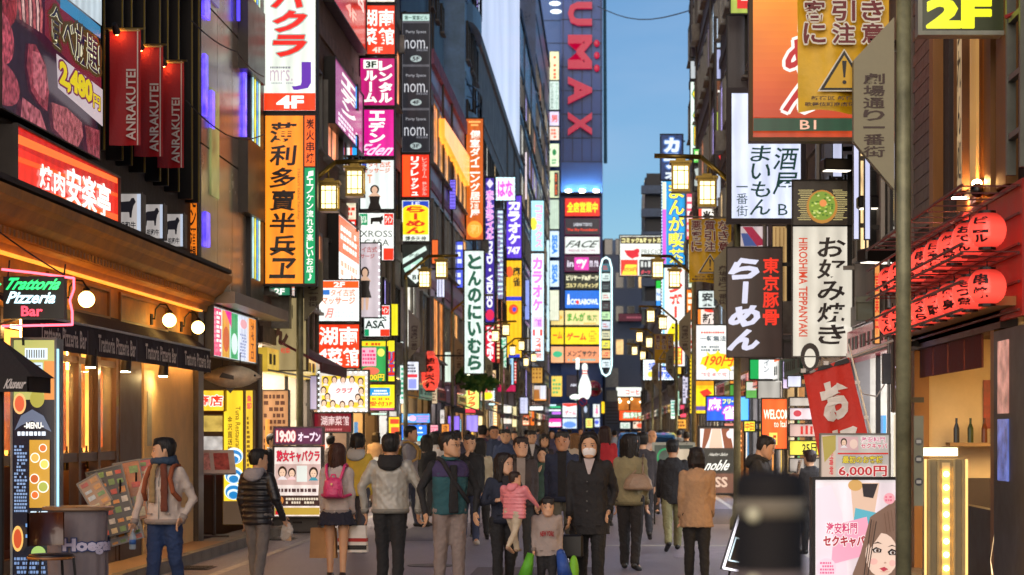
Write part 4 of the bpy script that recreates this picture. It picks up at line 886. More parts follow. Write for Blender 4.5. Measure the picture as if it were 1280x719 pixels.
# ---------------------------------------------------------------- left side blade signs (pixel rectangles of the 1280 px photo)
G1, G2, G3 = 'blade signs standing out from the left facades', 'blade signs standing out from the right facades', 'stacked sign panels on the red lettered tower'
RED, MAG, INK, WHT, GRN, YEL, BLU = '#d81e14', '#b8107a', '#17120f', '#f6f4ea', '#0c6a48', '#ffe61e', '#1a58c8'
def woman(x0, y0, x1, y1, dress=INK, skin='#caa489', hair='#1c120e'):
    """a simple printed figure"""
    w, h = x1-x0, y1-y0; cx = (x0+x1)/2
    return [('o', cx, y0+h*.13, w*.20, h*.13, hair), ('o', cx, y0+h*.14, w*.13, h*.095, skin), ('p', [(cx-w*.06, y0+h*.2), (cx+w*.06, y0+h*.2), (cx+w*.3, y0+h*.34), (cx-w*.3, y0+h*.34)], skin),
            ('p', [(cx-w*.24, y0+h*.32), (cx+w*.24, y0+h*.32), (cx+w*.2, y0+h*.5), (cx+w*.32, y0+h*.72), (cx-w*.32, y0+h*.72), (cx-w*.2, y0+h*.5)], dress), ('p', [(cx-w*.2, y0+h*.72), (cx-w*.05, y0+h*.72), (cx-w*.08, y1), (cx-w*.16, y1)], skin), ('p', [(cx+w*.03, y0+h*.72), (cx+w*.2, y0+h*.72), (cx+w*.14, y1), (cx+w*.05, y1)], skin)]
def face(cx, cy, r, hair='#2a1710', skin='#e2bda2', top='#d8d0d0'):
    return [('o', cx, cy-r*.05, r*.80, r*1.02, hair), ('o', cx, cy+r*.12, r*.55, r*.76, skin), ('p', [(cx-r*.9, cy+r*1.35), (cx-r*.3, cy+r*.75), (cx+r*.3, cy+r*.75), (cx+r*.9, cy+r*1.35)], top), ('m', [(cx-r*.33, cy+r*.02, cx-r*.12, cy+r*.10), (cx+r*.12, cy+r*.02, cx+r*.33, cy+r*.10), (cx-r*.12, cy+r*.5, cx+r*.12, cy+r*.57)], '#5a2a22')]
sign('white sign with red katakana, a purple letter J and a red 4F panel', (330, -48, 397, 141), [('v', 'キャバクラ', 342, -78, 384, 74, RED, {'b': .05, 'shear': .12, 'o': '#8e9a90', 'ow': .03}), ('h', 'J', 366, 79, 390, 114, '#5a2a9a', {'b': .02}), ('h', 'mrs.', 339, 89, 367, 103, '#b09aa8', {'b': -.005}), ('l', 339, 84, 366, 88, 1, '#7a7a80'), ('l', 339, 104, 368, 107, 1, '#9aa0a0'), ('r', 331.5, 118, 395.5, 139.5, '#f03c16'), ('h', '4F', 347, 121, 381, 137, WHT, {'b': .06})], '#dfe6da', 1.0, side='L', Y=34.1, group=G1)
s_ = sign('tall orange sign with black brush kanji and a green side strip', (330, 143, 397, 358), [('r', 333, 146, 380, 355, '#f58a1e'), ('v', '薄利多賣半兵ヱ', 339, 153, 371, 350, '#1a0f08', {'b': .045, 'shear': .08}), ('w', 'Hakuri tabai hanbey', 372, 212, 377, 276, '#a8641c'), ('r', 382, 146, 395, 209, '#f0601e'), ('v', '炭火串焼', 384, 149, 394, 206, '#2a0f08', {'b': .02}), ('r', 382, 211, 395, 355, '#109058'), ('v', '♫エノケン流れる楽しいお店♪', 384.5, 214, 393, 352, WHT, {'b': .015})], '#2a1408', 1.0, side='L', Y=34.05, group=G1)
sign('red sign with white kanji and 4F, topmost above the magenta signs', (450, 7, 495, 70), [('v', '湖菜', 453, 12, 472, 58, WHT, {'b': .045}), ('v', '南館', 474, 12, 493, 58, WHT, {'b': .045}), ('h', '4F', 466, 60, 479, 67, '#f0c8b8')], '#e23414', 1.0, side='L', Y=47.6, group=G1)
sign('cream blank sign above the upper red kanji sign', (450, -38, 495, 5), [('l', 455, -30, 490, -8, 4, '#b06a4a')], '#e6e2d4', .9, side='L', Y=47.6, group=G1)
sign('magenta rental room sign with white katakana and 3F', (450, 73, 495, 134), [('v', 'レンタル', 474, 77, 491, 130, WHT, {'b': .07}), ('r', 455, 76, 473, 87, '#e8f0e4'), ('h', '3F', 458, 77.5, 471, 86, '#1a2a20', {'b': .05}), ('v', 'ルーム', 456, 89, 472, 130, WHT, {'b': .07})], '#b01068', 1.0, side='L', Y=47.6, group=G1)
sign('bright magenta sign reading eden in white katakana', (450, 137, 494, 197), [('v', 'エデン', 462, 139, 482, 180, WHT, {'b': .07}), ('h', 'Eden', 452, 181, 492, 195, '#f0c8e0', {'b': .02, 'shear': .3})], '#cc0c86', 1.0, side='L', Y=47.6, group=G1)
sign('white thai massage sign with a seated woman in black', (450, 200, 494, 263), [('h', 'タイ古式', 461, 203, 489, 210, '#c86038', {'b': .03}), ('h', 'マッサージ', 455, 211, 488, 217, '#c86038', {'b': .03}), ('r', 453, 204, 459, 209, '#3a4a9a'), ('h', 'T', 460, 219, 466, 230, '#d08a60')]+woman(455, 232, 483, 276)[:4], '#dce6e2', 1.0, side='L', Y=47.6, group=G1)
sign('white cafe sign with a black cow and green and red corners', (448, 266, 494, 327), [('r', 450, 268, 460, 282, '#0a8a58'), ('r', 481, 268, 492, 282, '#e0281c'), ('h', '肉バル', 451, 270, 459, 280, WHT), ('h', 'ワイン', 482, 270, 491, 280, WHT), ('p', [(464, 273), (476, 272), (479, 270), (480, 275), (478, 277), (478, 281), (476, 281), (475, 278), (467, 278), (466, 281), (464, 281)], INK), ('h', 'XROSS', 451, 289, 491, 297, '#1c2c26', {'b': .0}), ('h', 'CASA', 456, 300, 487, 308, '#1c2c26', {'b': .0}), ('r', 480, 311, 492.5, 325.5, '#e0341c'), ('r', 449.5, 311, 459, 325.5, '#0a8a58')], '#eef2ec', 1.0, side='L', Y=47.6, group=G1)
sign('smaller white cafe sign half hidden with red corners at 4F level', (455, 381, 489, 422), [('r', 474, 383, 487, 394, '#e0281c'), ('h', 'ワイン', 476, 385, 486, 392, WHT), ('h', 'ASA', 457, 401, 482, 411, '#1c2c26'), ('h', 'S', 478, 396, 484, 402, '#1c2c26'), ('r', 476, 412, 487.5, 420.5, '#e0341c'), ('r', 456.5, 412, 462, 420.5, '#0a8a58')], '#eaf2ee', 1.0, side='L', Y=46.9, group=G1)
sign('grey photo sign of a standing woman edged with white bulbs', (434, 304, 477, 398), [('h', 'タイ古式', 446, 309, 472, 316, '#a05858', {'b': .03}), ('r', 438, 310, 444, 314, '#5a4a7a'), ('h', 'マッサージ', 439, 318, 469, 324, '#a05858', {'b': .03}), ('h', '2F', 440, 327, 448, 333, '#b06868'), ('b', 475, 306, 475, 396, 8, 1.1, '#dff4f0')]+woman(444, 334, 470, 388), '#c4b8be', .85, side='L', Y=46.5, group=G1)
sign('white 2F thai massage sign with an orange header', (398, 350, 451, 403), [('r', 400, 352, 449, 360.5, '#e0561e'), ('h', '2F', 418, 353, 432, 359.5, WHT, {'b': .04}), ('r', 403, 363, 413, 369, '#2a6ab8'), ('h', 'タイ古式', 414, 362, 445, 371, '#d88060', {'b': .03}), ('h', 'マッサージ', 403, 372, 445, 381, '#d88060', {'b': .03}), ('h', '月', 408, 386, 417, 398, '#d87a70', {'shear': .3}), ('l', 419, 389, 445, 398, 2, '#c8dcd8')], '#e6f0ec', 1.0, side='L', Y=40.6, group=G1)
sign('square red sign with white kanji and 4F, below the thai massage sign', (397, 405, 451, 461), [('v', '湖', 400, 408, 423, 433, WHT, {'b': .05}), ('v', '南', 425, 408, 448, 433, WHT, {'b': .05}), ('v', '4F', 400, 436, 410, 459, WHT, {'b': .05}), ('v', '菜', 410, 434, 429, 459, WHT, {'b': .05}), ('v', '館', 430, 434, 449, 459, WHT, {'b': .05})], '#e83c1a', 1.0, side='L', Y=40.6, group=G1)
el = [('r', 403, 470, 457, 510, '#f0c83c'), ('o', 431, 490, 20, 17, '#fae8e4')]
for k, (x, y) in enumerate(((408, 476), (419, 475), (430, 475), (441, 475), (452, 477), (406, 488), (411, 496), (453, 489), (449, 497), (407, 504), (418, 505), (430, 506), (441, 505), (453, 503))): el += face(x, y, 4.6)
sign('sign crowded with women\'s portraits and edged with white bulbs', (399, 463, 462, 516), el+[('h', 'クラブ', 422, 485, 443, 492, '#d03050', {'b': .04}), ('b', 401, 466, 460, 514, 6.5, 1.2, '#e4faff')], '#d8d0c8', .9, side='L', Y=39.8, group=G1)
sign('dark crimson sign with white kanji low among the shops', (393, 516, 441, 541), [('h', '湖南菜館', 402, 520, 437, 532, '#e8c8c8', {'b': .03}), ('l', 398, 535, 430, 539, 1, '#c06a70')], '#7a1424', .7, side='L', Y=40.3, group=G1)
sign('green and pink price sign with a plate and yellow 1000', (452, 425, 484, 478), [('r', 453, 427, 486, 433, '#f0d020'), ('l', 455, 428, 478, 433, 1, '#c8501a'), ('o', 477, 441, 4.5, 5, '#d8e060'), ('r', 453, 435, 471, 458, '#f0a8b8'), ('l', 454, 437, 470, 456, 4, '#d0306a'), ('o', 464, 464, 11, 5, '#d86a50'), ('h', '1000円', 455, 468, 481, 476, '#f8e038', {'b': .05, 'o': '#4a2a10'})], '#2f9a4c', .95, side='L', Y=44.5, group=G1)
sign('yellow sign with a blue pill panel and 3F in red', (461, 480, 495, 514), [('r', 463, 485, 488, 495, '#1a8ac8'), ('l', 466, 487, 486, 494, 2, WHT), ('l', 466, 497, 490, 501, 1, '#b85020'), ('h', '受付3F', 463, 502, 491, 508, '#d8281c', {'b': .05}), ('r', 462, 510, 494, 513, '#b04a7a')], '#f4e020', 1.0, side='L', Y=45.6, group=G1)
sign('narrow yellow sign with red and blue katakana beside the price sign', (485, 425, 495, 478), [('v', 'リエ', 486.5, 440, 493.5, 470, '#d02818', {'b': .08, 'o': '#2a4aa0'})], '#f6e428', 1.0, side='L', Y=47.2, group=G1)
sign('dark sign column of three black party space panels under a pale title strip', (502, 17, 539, 192), [('r', 504, 19, 537, 27, '#b8d8d0'), ('h', '第一東亜ビル', 506, 20.5, 535, 26, '#28483c', {'b': .03})]+sum([[('r', 504, y, 537, y+51.5, '#1b1d25', {'e': .9}), ('h', 'Party Space', 508, y+9, 533, y+13.5, '#a8aab2', {'b': .0}), ('h', 'nom.', 506, y+21, 535, y+32, '#c8cad2', {'b': -.005}), ('h', 'SINCE 2002', 521, y+32.5, 535, y+35, '#7a7c86'), ('o', 520.5, y+44.5, 7, 4, '#a8b8b8'), ('h', f, 516, y+42, 525, y+47, '#1b1d25', {'b': .03})] for y, f in ((30, '5F'), (84.5, '4F'), (139, '3F'))], []), '#55555c', .8, side='L', Y=57.2, group=G1)
sign('red refresh sign with white katakana under the black panels', (502, 193, 538, 248), [('r', 504, 195, 513, 246, '#f4501c'), ('v', 'リフレッシュ', 514, 196, 524, 246, WHT, {'b': .05}), ('v', 'レンタルーム 休シテル', 528, 197, 534, 245, '#f0b0a4', {'b': .02})], '#e03018', 1.0, side='L', Y=57.2, group=G1)
sign('blue, yellow and white ramen sign with red hiragana', (502, 250, 538, 303), [('r', 504, 252, 536, 262, '#1c40b0'), ('h', '1F', 515, 253, 525, 259, '#c8d0e8', {'b': .03}), ('r', 504, 262, 536, 294, '#fcd418'), ('o', 520, 262, 16, 5.5, '#fcd418'), ('v', 'らーめん', 508, 258, 532, 293, '#c83018', {'b': .06}), ('h', '博多天神', 507, 296, 533, 301.5, '#28302c', {'b': .04})], '#e6ece0', 1.0, side='L', Y=57.2, group=G1)
sign('black party space sign with a slanted white arrow pointing down', (502, 305, 538, 359), [('p', [(504, 324), (532, 308), (534, 313), (504, 331)], '#d8f0e4'), ('h', 'Party Space', 505, 317, 532, 322, '#1c2a24', {'b': .02, 'shear': .2}), ('p', [(505, 336), (528, 322), (530, 327), (507, 341)], '#b8e8d4'), ('p', [(514, 331), (526, 331), (526, 344), (532, 344), (520, 355), (508, 344), (514, 344)], '#e8f6ee'), ('h', 'B1', 516, 344, 524, 350, '#1c2a24')], '#262824', .8, side='L', Y=57.2, group=G1)
sign('tall orange brown sign with white lettering and a round emblem', (582, 148, 605, 301), [('v', '個室ダイニング居酒屋', 588, 163, 600, 273, WHT, {'b': .05}), ('o', 593.5, 287, 9.5, 10.5, '#ff9a30'), ('h', '和', 588, 281, 599, 293, '#f8b860'), ('m', [(586, 152, 601, 154), (589, 156, 598, 158)], '#f8b060')], '#c45a14', 1.0, side='L', Y=83.2, group=G1)
sign('long white sign with dark green hiragana between the lamp posts', (580, 313, 606, 468), [('v', 'とんのにいむら', 585, 317, 602, 464, '#15503c', {'b': .06})], '#d4e4de', 1.0, side='L', Y=66.7, group=G1)
sign('violet and white hotel and dvd sign running down beside the orange sign', (606, 222, 619, 404), [('p', [(612.5, 224), (617, 230), (612.5, 236), (608, 230)], '#d8d0f8'), ('v', 'ホテルかライバル', 608, 238, 617, 300, '#f070d0', {'b': .05, 'o': '#f4e8ff'}), ('w', 'DVD・VIDEO', 608.5, 302, 616, 385, '#f0f0ff', {'b': .05}), ('o', 612.5, 394, 5.5, 7, '#d02050')], '#3c2a90', .95, side='L', Y=96, group=G1)
sign('red strip with white roman letters running down and a cross', (606, 406, 620, 454), [('w', 'LOVE+', 609, 409, 617, 451, '#fff0f4', {'b': .06})], '#d01838', 1.0, side='L', Y=96, group=G1)
sign('rounded bluish white sign with pink script high on the left', (619, 221, 645, 252), [('h', 'はな', 622, 226, 642, 247, '#d850c0', {'b': .05}), ('b', 621, 223, 643, 250, 6, .9, '#a8f0ff')], '#dce8f8', 1.1, side='L', Y=104, group=G1)
sign('narrow sign of white light dots beside the hotel strip', (621, 262, 630, 375), [('m', [(622.5, 264+6*k, 628.5, 267+6*k) for k in range(18)], '#d8f4ff'), ('l', 622.5, 266, 628, 372, 22, '#8a6a9a')], '#7a86a8', .9, side='L', Y=107, group=G1)
sign('purple rounded karaoke sign with white katakana', (632, 244, 653, 324), [('v', 'カラオケ', 635.5, 250, 650, 306, '#f2ecff', {'b': .07}), ('h', '747', 634.5, 309, 650.5, 318, '#f2ecff', {'b': .06})], '#5636c4', 1.05, side='L', Y=116.5, group=G1)
sign('yellow mahjong sign with a blue band below the purple sign', (632, 325, 653, 448), [('v', '麻雀', 641, 333, 651, 359, '#30280c', {'b': .05}), ('o', 637, 340, 4.5, 7, '#e85a28'), ('r', 633, 371, 652, 376, '#2038c0'), ('o', 642, 387, 6, 6.5, '#e04a18'), ('o', 643, 387, 2.5, 3, '#3048c0'), ('r', 633, 378, 652, 379, '#e09a10'), ('r', 636, 443, 650, 447, '#2038c0')], '#f8b818', 1.0, side='L', Y=116.5, group=G1)
sign('long pale cyan sign with a yellow dot and faint pink letters', (663, 250, 681, 315), [('o', 667, 280, 4.5, 8, '#f4e840'), ('v', 'コミックス', 669, 256, 678, 310, '#f0a0c8', {'b': .05})], '#a8e4f4', 1.05, side='L', Y=154, group=G1)
sign('long white sign with pink karaoke katakana near the tower', (663, 316, 681, 452), [('v', 'カラオケ', 665.5, 321, 678, 390, '#e070cc', {'b': .06}), ('r', 666, 396, 678.5, 410, '#f4c0dc'), ('v', '館', 668, 398, 677, 409, '#a050c0'), ('r', 666, 412, 669, 420, '#e84a40'), ('r', 675, 412, 678, 420, '#e84a40'), ('v', '24時間', 669, 422, 677, 448, '#e86048', {'b': .04})], '#d4f0fa', 1.1, side='L', Y=154, group=G1)
sign('green lettered white strip between lamp posts', (626, 421, 634, 461), [('v', 'ビビンバ', 627, 423, 633, 459, '#18a070', {'b': .05})], '#d4ead8', .95, side='L', Y=110, group=G1)
sign('pale blue tall strip among the far left signs', (634.5, 418, 643, 484), [('l', 636, 424, 641, 480, 9, '#6a9ac0')], '#a8d0e4', .95, side='L', Y=122, group=G1)
sign('strip of orange bulbs beside the red love sign', (620, 398, 626, 455), [('m', [(621.5, 401+5*k, 624.5, 403.5+5*k) for k in range(10)], '#ffe0a0')], '#a03a28', 1.0, side='L', Y=106, group=G1)
sign('cream signboard with two round portraits below the long hiragana sign', (604, 462, 621, 480), face(608.5, 470, 4)+face(616, 470, 4), '#f0c890', .95, side='L', Y=92, group=G1)
sign('yellow green sign with red katakana under a glowing globe', (580, 481, 600, 517), [('v', 'レグラ', 585, 488, 595, 509, '#d8301c', {'b': .06}), ('r', 581, 511, 599, 516, '#e83a50')], '#dcf07a', 1.05, side='L', Y=83.2, group=G1)
sign('white and yellow food sign with a dotted light edge', (600, 483, 619, 502), [('o', 609, 495, 7, 5, '#f8e020'), ('m', [(602, 487, 605, 492), (607, 485, 610, 491), (612, 486, 614, 491)], '#d86a5a'), ('b', 618, 484, 618, 501, 3, .7, '#c8f4ff')], '#ead8c8', 1.0, side='L', Y=88, group=G1)
sign('gold wall sign with dark dots below the long white karaoke sign', (664, 459, 679, 480), [('m', [(666+4*i, 461+5*j, 668+4*i, 463+5*j) for i in range(3) for j in range(3)], '#6a3a10')], '#d09a40', .8, side='L', Y=154, group=G1)
sign('signboard with a glass of beer photo before the tower', (665, 481, 684, 502), [('p', [(668, 487), (674, 487), (675, 499), (667, 499)], '#a86a30'), ('r', 676, 482, 682, 499, '#e0e4f4'), ('r', 666, 499, 684, 501.5, '#f09a40')], '#d8ccc8', .85, side='L', Y=160, group=G1)
sign('pale lilac hanging panel low before the tower', (649, 496, 661, 518), [('l', 651, 499, 659, 515, 4, '#b8bcd8')], '#ccd0ec', .9, side='L', Y=128, group=G1)
sign('white strip sign low at the left end of the street', (661, 507, 680, 514), [], '#eef4f0', 1.1, side='L', Y=150, group=G1)
for k, (x0, y0, x1, y1, c, lab) in enumerate(((626, 507, 640, 517, '#ece8d8', 'white slatted light box in the far left shop fronts'), (626, 521, 640, 530, '#d8d4cc', 'grey white light box below the slatted one'), (609, 504, 619, 507, '#d8fcff', 'thin cyan white light bar under the food sign'), (622, 481, 645, 490, '#b0184a', 'crimson beaded awning sign low on the left'), (663, 514, 668, 532, '#e87028', 'orange vertical light strip by the tower foot'), (672, 517, 676, 532, '#f0d8b8', 'cream vertical light strip by the tower foot'), (560, 520, 575, 540, '#8a6ae0', 'violet glowing shop panel behind the walkers'), (583, 519, 598, 540, '#9a8ae8', 'lilac glowing shop window behind the walkers'))):
    sign(lab, (x0, y0, x1, y1), [], c, 1.0, Y=YL(x0), fw=.4, group='small light boxes at shop front height')
# wall boards along the left facade (C block); red and magenta ones are reflections built as boards
sign('big red kanji board lying along the facade, cut by a diagonal', (0, 0, 60, 100), [('v', '湖菜', 4, 8, 27, 66, '#f0c8c0', {'b': .05}), ('v', '南館', 31, 8, 56, 66, '#f0c8c0', {'b': .05}), ('h', '4F', 22, 78, 40, 90, '#e8a090')], '#a81410', .8, wall=('L', 41.3, 47.0, 10.6, 13.0), group='boards along the left facades')
sign('magenta and white board lying along the facade under the red one', (0, 0, 60, 90), [('v', 'エデン', 14, 5, 44, 62, WHT, {'b': .06}), ('l', 8, 66, 52, 86, 3, '#f0e8f0')], '#a04a7c', .8, wall=('L', 41.5, 46.4, 8.1, 9.5), group='boards along the left facades')
sign('orange and white massage board along the facade beside the 2F sign', (0, 0, 60, 90), [('r', 2, 2, 58, 45, '#ec6a30'), ('l', 8, 10, 52, 40, 3, WHT), ('l', 8, 52, 52, 84, 3, '#e8a080')], '#eef0ec', .95, wall=('L', 42.0, 45.8, 4.7, 6.3), group='boards along the left facades')
sign('tiny two sided pharmacy cross panel striped red, white and blue, upper', (432, 107, 448, 138), [('r', 433, 108, 438, 137, '#e6eee8'), ('r', 441, 108, 447, 137, '#2a9ae8'), ('m', [(434, 110, 437, 116), (434, 120, 437, 126), (434, 130, 437, 135)], '#18a070')], '#e84a28', 1.0, side='L', Y=45.2, group=G1)
sign('tiny striped panel of red, white and blue, lower, by the gold lanterns', (432, 170, 448, 196), [('r', 433, 171, 438, 195, '#e6eee8'), ('r', 441, 171, 447, 195, '#2a9ae8')], '#e84a28', 1.0, side='L', Y=45.2, group=G1)
sign('mixed sign with green ring and red squares behind the gold lanterns', (433, 240, 447, 290), [('o', 440, 248, 5, 7, '#2a8a50'), ('r', 434, 258, 446, 272, '#f4d8c0'), ('l', 435, 259, 445, 271, 2, '#d8381c'), ('r', 434, 275, 446, 289, '#d8281c'), ('m', [(436, 278, 444, 281), (436, 284, 444, 287)], WHT)], '#e0d8b8', .95, side='L', Y=45.3, group=G1)
# ---------------------------------------------------------------- signs on the tower
def tsign(label, y0, y1, els, col, e=1.0, x0=706, x1=750, **k): return sign(label, (x0, y0, x1, y1), els, col, e, Y=209.5, t=.5, fw=.5, group=G3, **k)
tsign('red panel with yellow kanji, topmost of the tower\'s sign stack', 248, 271, [('h', '全店営業中', 709, 253, 747, 266, '#f8f020', {'b': .06})], '#e02010')
tsign('black panel with small white and red lines under the red panel', 273, 294, [('h', 'LABIAN TOKYO', 717, 279, 740, 283, '#c8ccd4', {'b': .02}), ('h', 'The Sky Foundation', 709, 286, 747, 290, '#e03a20', {'b': .04})], '#24202a', .9, frame='#b01878')
tsign('white panel with slanted black roman letters on the tower', 296, 318, [('h', 'FACE', 710, 301, 746, 310, '#2c3430', {'b': .02, 'shear': .2}), ('h', 'MENS SALON', 711, 312, 744, 315, '#b08a9a')], '#dfe8e2', .95, frame='#b01878')
tsign('dark panel with a bright magenta square in the middle', 320, 340, [('r', 718, 322, 736, 338, '#e83ab0'), ('h', 'in', 709, 326, 717, 334, '#d8d0e0', {'b': .03}), ('h', 'gy', 720, 325, 734, 336, WHT, {'b': .04}), ('h', 'm re', 737, 326, 748, 334, '#d8d0e0', {'b': .03})], '#3a1c34', .9, frame='#b01878')
tsign('dark panel with cream katakana for billiards and golf', 342, 362, [('h', 'ビリヤード&ダーツ', 708, 344, 748, 351, '#f4f0c8', {'b': .05}), ('h', 'ゴルフ バッティング', 708, 354, 748, 360, '#f0e098', {'b': .04})], '#2a3024', .9)
tsign('bright blue bowling panel with white roman letters', 363, 386, [('h', 'CORABOWL', 713, 374, 748, 381, '#e8f6ff', {'b': .04}), ('p', [(710, 368), (711.5, 368), (712.5, 381), (709, 381)], WHT), ('o', 722, 378, 2, 2.5, '#e03020')], '#1a6ad0', 1.0)
tsign('cream panel with green manga cafe lettering', 388, 407, [('h', 'まんが', 709, 391, 732, 402, '#3a9a30', {'b': .05}), ('h', '喫茶', 734, 394, 747, 402, '#3a8a30', {'b': .05}), ('l', 728, 403, 746, 406, 1, '#d0a030')], '#f0dc9a', .95)
tsign('yellow game panel with red katakana on the tower', 409, 431, [('h', 'ゲーム', 708, 416, 733, 426, '#d83a20', {'b': .05}), ('l', 736, 413, 746, 428, 5, '#b08a20')], '#f8dc20', 1.0)
tsign('salmon men\'s sauna panel with dark katakana, lowest of the stack', 433, 454, [('h', 'メンズサウナ', 709, 438, 746, 446, '#1c3a38', {'b': .04}), ('l', 710, 448, 744, 452, 1, '#58b0a8')], '#ec9468', .95)
for y0, y1, c, t_, tc, l_ in ((388, 407, '#e8cc80', '○', '#d8a030', 'cream side panel left of the manga cafe panel'), (409, 431, '#f4d020', 'ーム', '#d83a20', 'yellow side panel left of the game panel'), (433, 454, '#f0b080', '●', '#40b080', 'salmon side panel left of the sauna panel')):
    tsign(l_, y0, y1, [('h', t_, 691, y0+6, 703, y1-7, tc, {'b': .04})], c, .95, x0=688.5, x1=705)
for k, (y0, y1, c, els, lab) in enumerate(((65, 101, '#dfe0b0', [('m', [(692, 71, 695, 74), (692, 81, 695, 84), (692, 87, 695, 90), (692, 92, 695, 95), (692, 96, 695, 99)], '#d84a28')], 'cream strip with red dots, topmost on the tower edge'), (102, 138, '#c8dcd4', [('v', 'ビジネスホテル', 688.5, 104, 692, 137, '#1c4a3c', {'b': .02}), ('v', 'サウナカプセル', 694, 104, 698, 137, '#7aa090', {'b': .02})], 'greenish white strip with small dark kanji on the tower edge'), (140, 158, '#d8d0f0', [('v', '男', 689, 144, 697, 154, '#e84a28', {'b': .05})], 'lilac strip with an orange mark on the tower edge'), (159, 176, '#f0d8c8', [('l', 689, 161, 697, 174, 3, '#e8502c')], 'peach strip with orange print on the tower edge'), (180, 209, '#dcecc8', [('o', 693, 191, 2.5, 4, '#107a40'), ('l', 690, 199, 696, 206, 2, '#3a9a60')], 'pale green strip with a dark green mark on the tower edge'), (214, 248, '#d0dcb0', [('r', 693, 216, 698, 246, '#3a1c18'), ('l', 694, 218, 697, 244, 8, '#e8602c')], 'strip half cream half dark with orange print'), (250, 287, '#b8ccb8', [], 'blank grey green strip above the blue lettered strips'), (289, 322, '#cfe8fa', [('w', 'SEGA', 690, 294, 697, 318, '#1a7ad8', {'b': .08})], 'pale blue strip with upright blue roman letters, upper'), (326, 359, '#cfe8fa', [('w', 'SEGA', 690, 331, 697, 355, '#1a7ad8', {'b': .08})], 'pale blue strip with upright blue roman letters, lower'), (363, 401, '#dce0c8', [], 'blank cream strip below the blue lettered strips'))):
    sign(lab, (687, y0, 699, y1), els, c, .95, Y=208.6, t=.6, fw=.3, group='strips of signs on the tower edge', arm=False)
# rounded frame of panels right of the tower
t = thing('sign_column', 'rounded column of small lit panels outlined in white neon beside the tower', 'sign', at(757.5, 470, 204), 0)
k_ = 204/F; Pm = lambda x, y: ((x-757.5)*k_, (470-y)*k_)
obj('cabinet', MB().box(*[v for v in (Pm(751, 0)[0], Pm(764, 0)[0])], -.2, .3, Pm(0, 462)[1], Pm(0, 330)[1]), paint('#20262e'), t)
pts = [Pm(750.5, 335), Pm(750.5, 458), Pm(753, 467), Pm(757.5, 470), Pm(762, 467), Pm(764.5, 458), Pm(764.5, 335), Pm(762, 325), Pm(757.5, 322), Pm(753, 325), Pm(750.5, 335)]
obj('neon_outline', MB().path([(a, -.3, b) for a, b in pts], .08, 6), glow('#d4fcff', 1.6), t)
for j, c in enumerate(('#3a6a78', '#cfe0dc', '#283038', '#d8e8e0', '#3a3238', '#b8e0a8', '#c8d4e0', '#d4d0a8', '#e8dc50', '#f0a870', '#d8e8ee')): y = 330+j*12; obj('panel', MB().add([(Pm(752.5, 0)[0], -.21, Pm(0, y+9.5)[1]), (Pm(762.5, 0)[0], -.21, Pm(0, y+9.5)[1]), (Pm(762.5, 0)[0], -.21, Pm(0, y)[1]), (Pm(752.5, 0)[0], -.21, Pm(0, y)[1])], [(0, 1, 2, 3)]), glow(c, .95), t); elements(t, [('l', 754, y+2, 761, y+8, 2, '#5a6a6a' if j % 3 else '#c04a4a')], Pm, -.212, .8, k_, k_)
# foot of the tower
def low(label, x0, y0, x1, y1, els, c, e=1.0, Y=205, g='lit panels at the foot of the tower', **k): return sign(label, (x0, y0, x1, y1), els, c, e, Y=Y, t=.3, fw=.4, group=g, arm=False, **k)
low('orange yellow poster panel above the street at the tower foot', 689, 470, 703, 496, [('l', 691, 473, 701, 493, 4, '#48a060')], '#e8c458')
low('dark panel with a small lit word beside the bowling pin', 708, 469, 724, 496, [('h', 'ABC', 713, 480, 722, 483, '#e0e4f4')], '#2a2430', .8)
low('magenta and green video wall panel at the tower foot', 681, 505, 702, 522, [('r', 682, 508, 701, 510, '#30c080'), ('r', 682, 512, 701, 514, '#eef8f8'), ('r', 690, 515, 701, 518, '#b86ae0'), ('r', 683, 505.8, 695, 507.5, '#c8f0ff')], '#20343a', 1.0)
low('pink and white banner panel low at the tower foot', 681, 523, 702, 534, [('r', 682, 528, 701, 533, '#f4e4f0')], '#e830a0', 1.05)
low('white game arcade panel with red katakana', 703, 504, 722, 522, [('h', 'ゲーム', 706, 513, 720, 519, '#d83848', {'b': .05}), ('p', [(703.6, 504.6), (721, 504.6), (721, 507), (710, 509), (703.6, 507)], '#e83a30')], '#e4ecf4', 1.1)
low('blue swirl poster under the game arcade panel', 703, 523, 722, 536, [('o', 712, 531, 8, 4, '#5a8af0')], '#c8dcf4', 1.0)
low('tall dark poster window with a pale figure', 726, 505, 737, 523, [('o', 732, 512, 2, 4, '#b8c8e0')], '#1c2630', .8)
low('bright poster with a pink figure beside the dark poster window', 741, 505, 750, 522, woman(743, 506, 749, 521, '#e86a9a'), '#dce8ea', 1.05)
low('yellow green poster low by the crossing', 732, 523, 741, 535, [('l', 734, 525, 740, 533, 3, '#d86a40')], '#dce878', 1.0)
low('blue white poster low by the crossing', 743, 523, 750, 534, [('o', 746, 528, 2.5, 2.5, '#4a5ac8')], '#c4d4f4', 1.0)
low('small upright yellow sign right of the posters', 751.5, 502, 756, 517, [], '#f8c818', 1.1)
t = thing('bowling_pin', 'giant white bowling pin sign with red neck bands above the tower entrance', 'bowling pin', at(731, 499, 204), 0)
k_ = 204/F; obj('pin_body', MB().lathe((0, 0, 0), [(4.5*k_, 0), (7.5*k_, 6*k_), (8.2*k_, 14*k_), (6.5*k_, 22*k_), (3.6*k_, 29*k_), (2.8*k_, 34*k_), (3.6*k_, 39*k_), (3.2*k_, 43*k_), (1*k_, 45*k_)], 18), glow('#eaf6ee', 1.05), t, True)
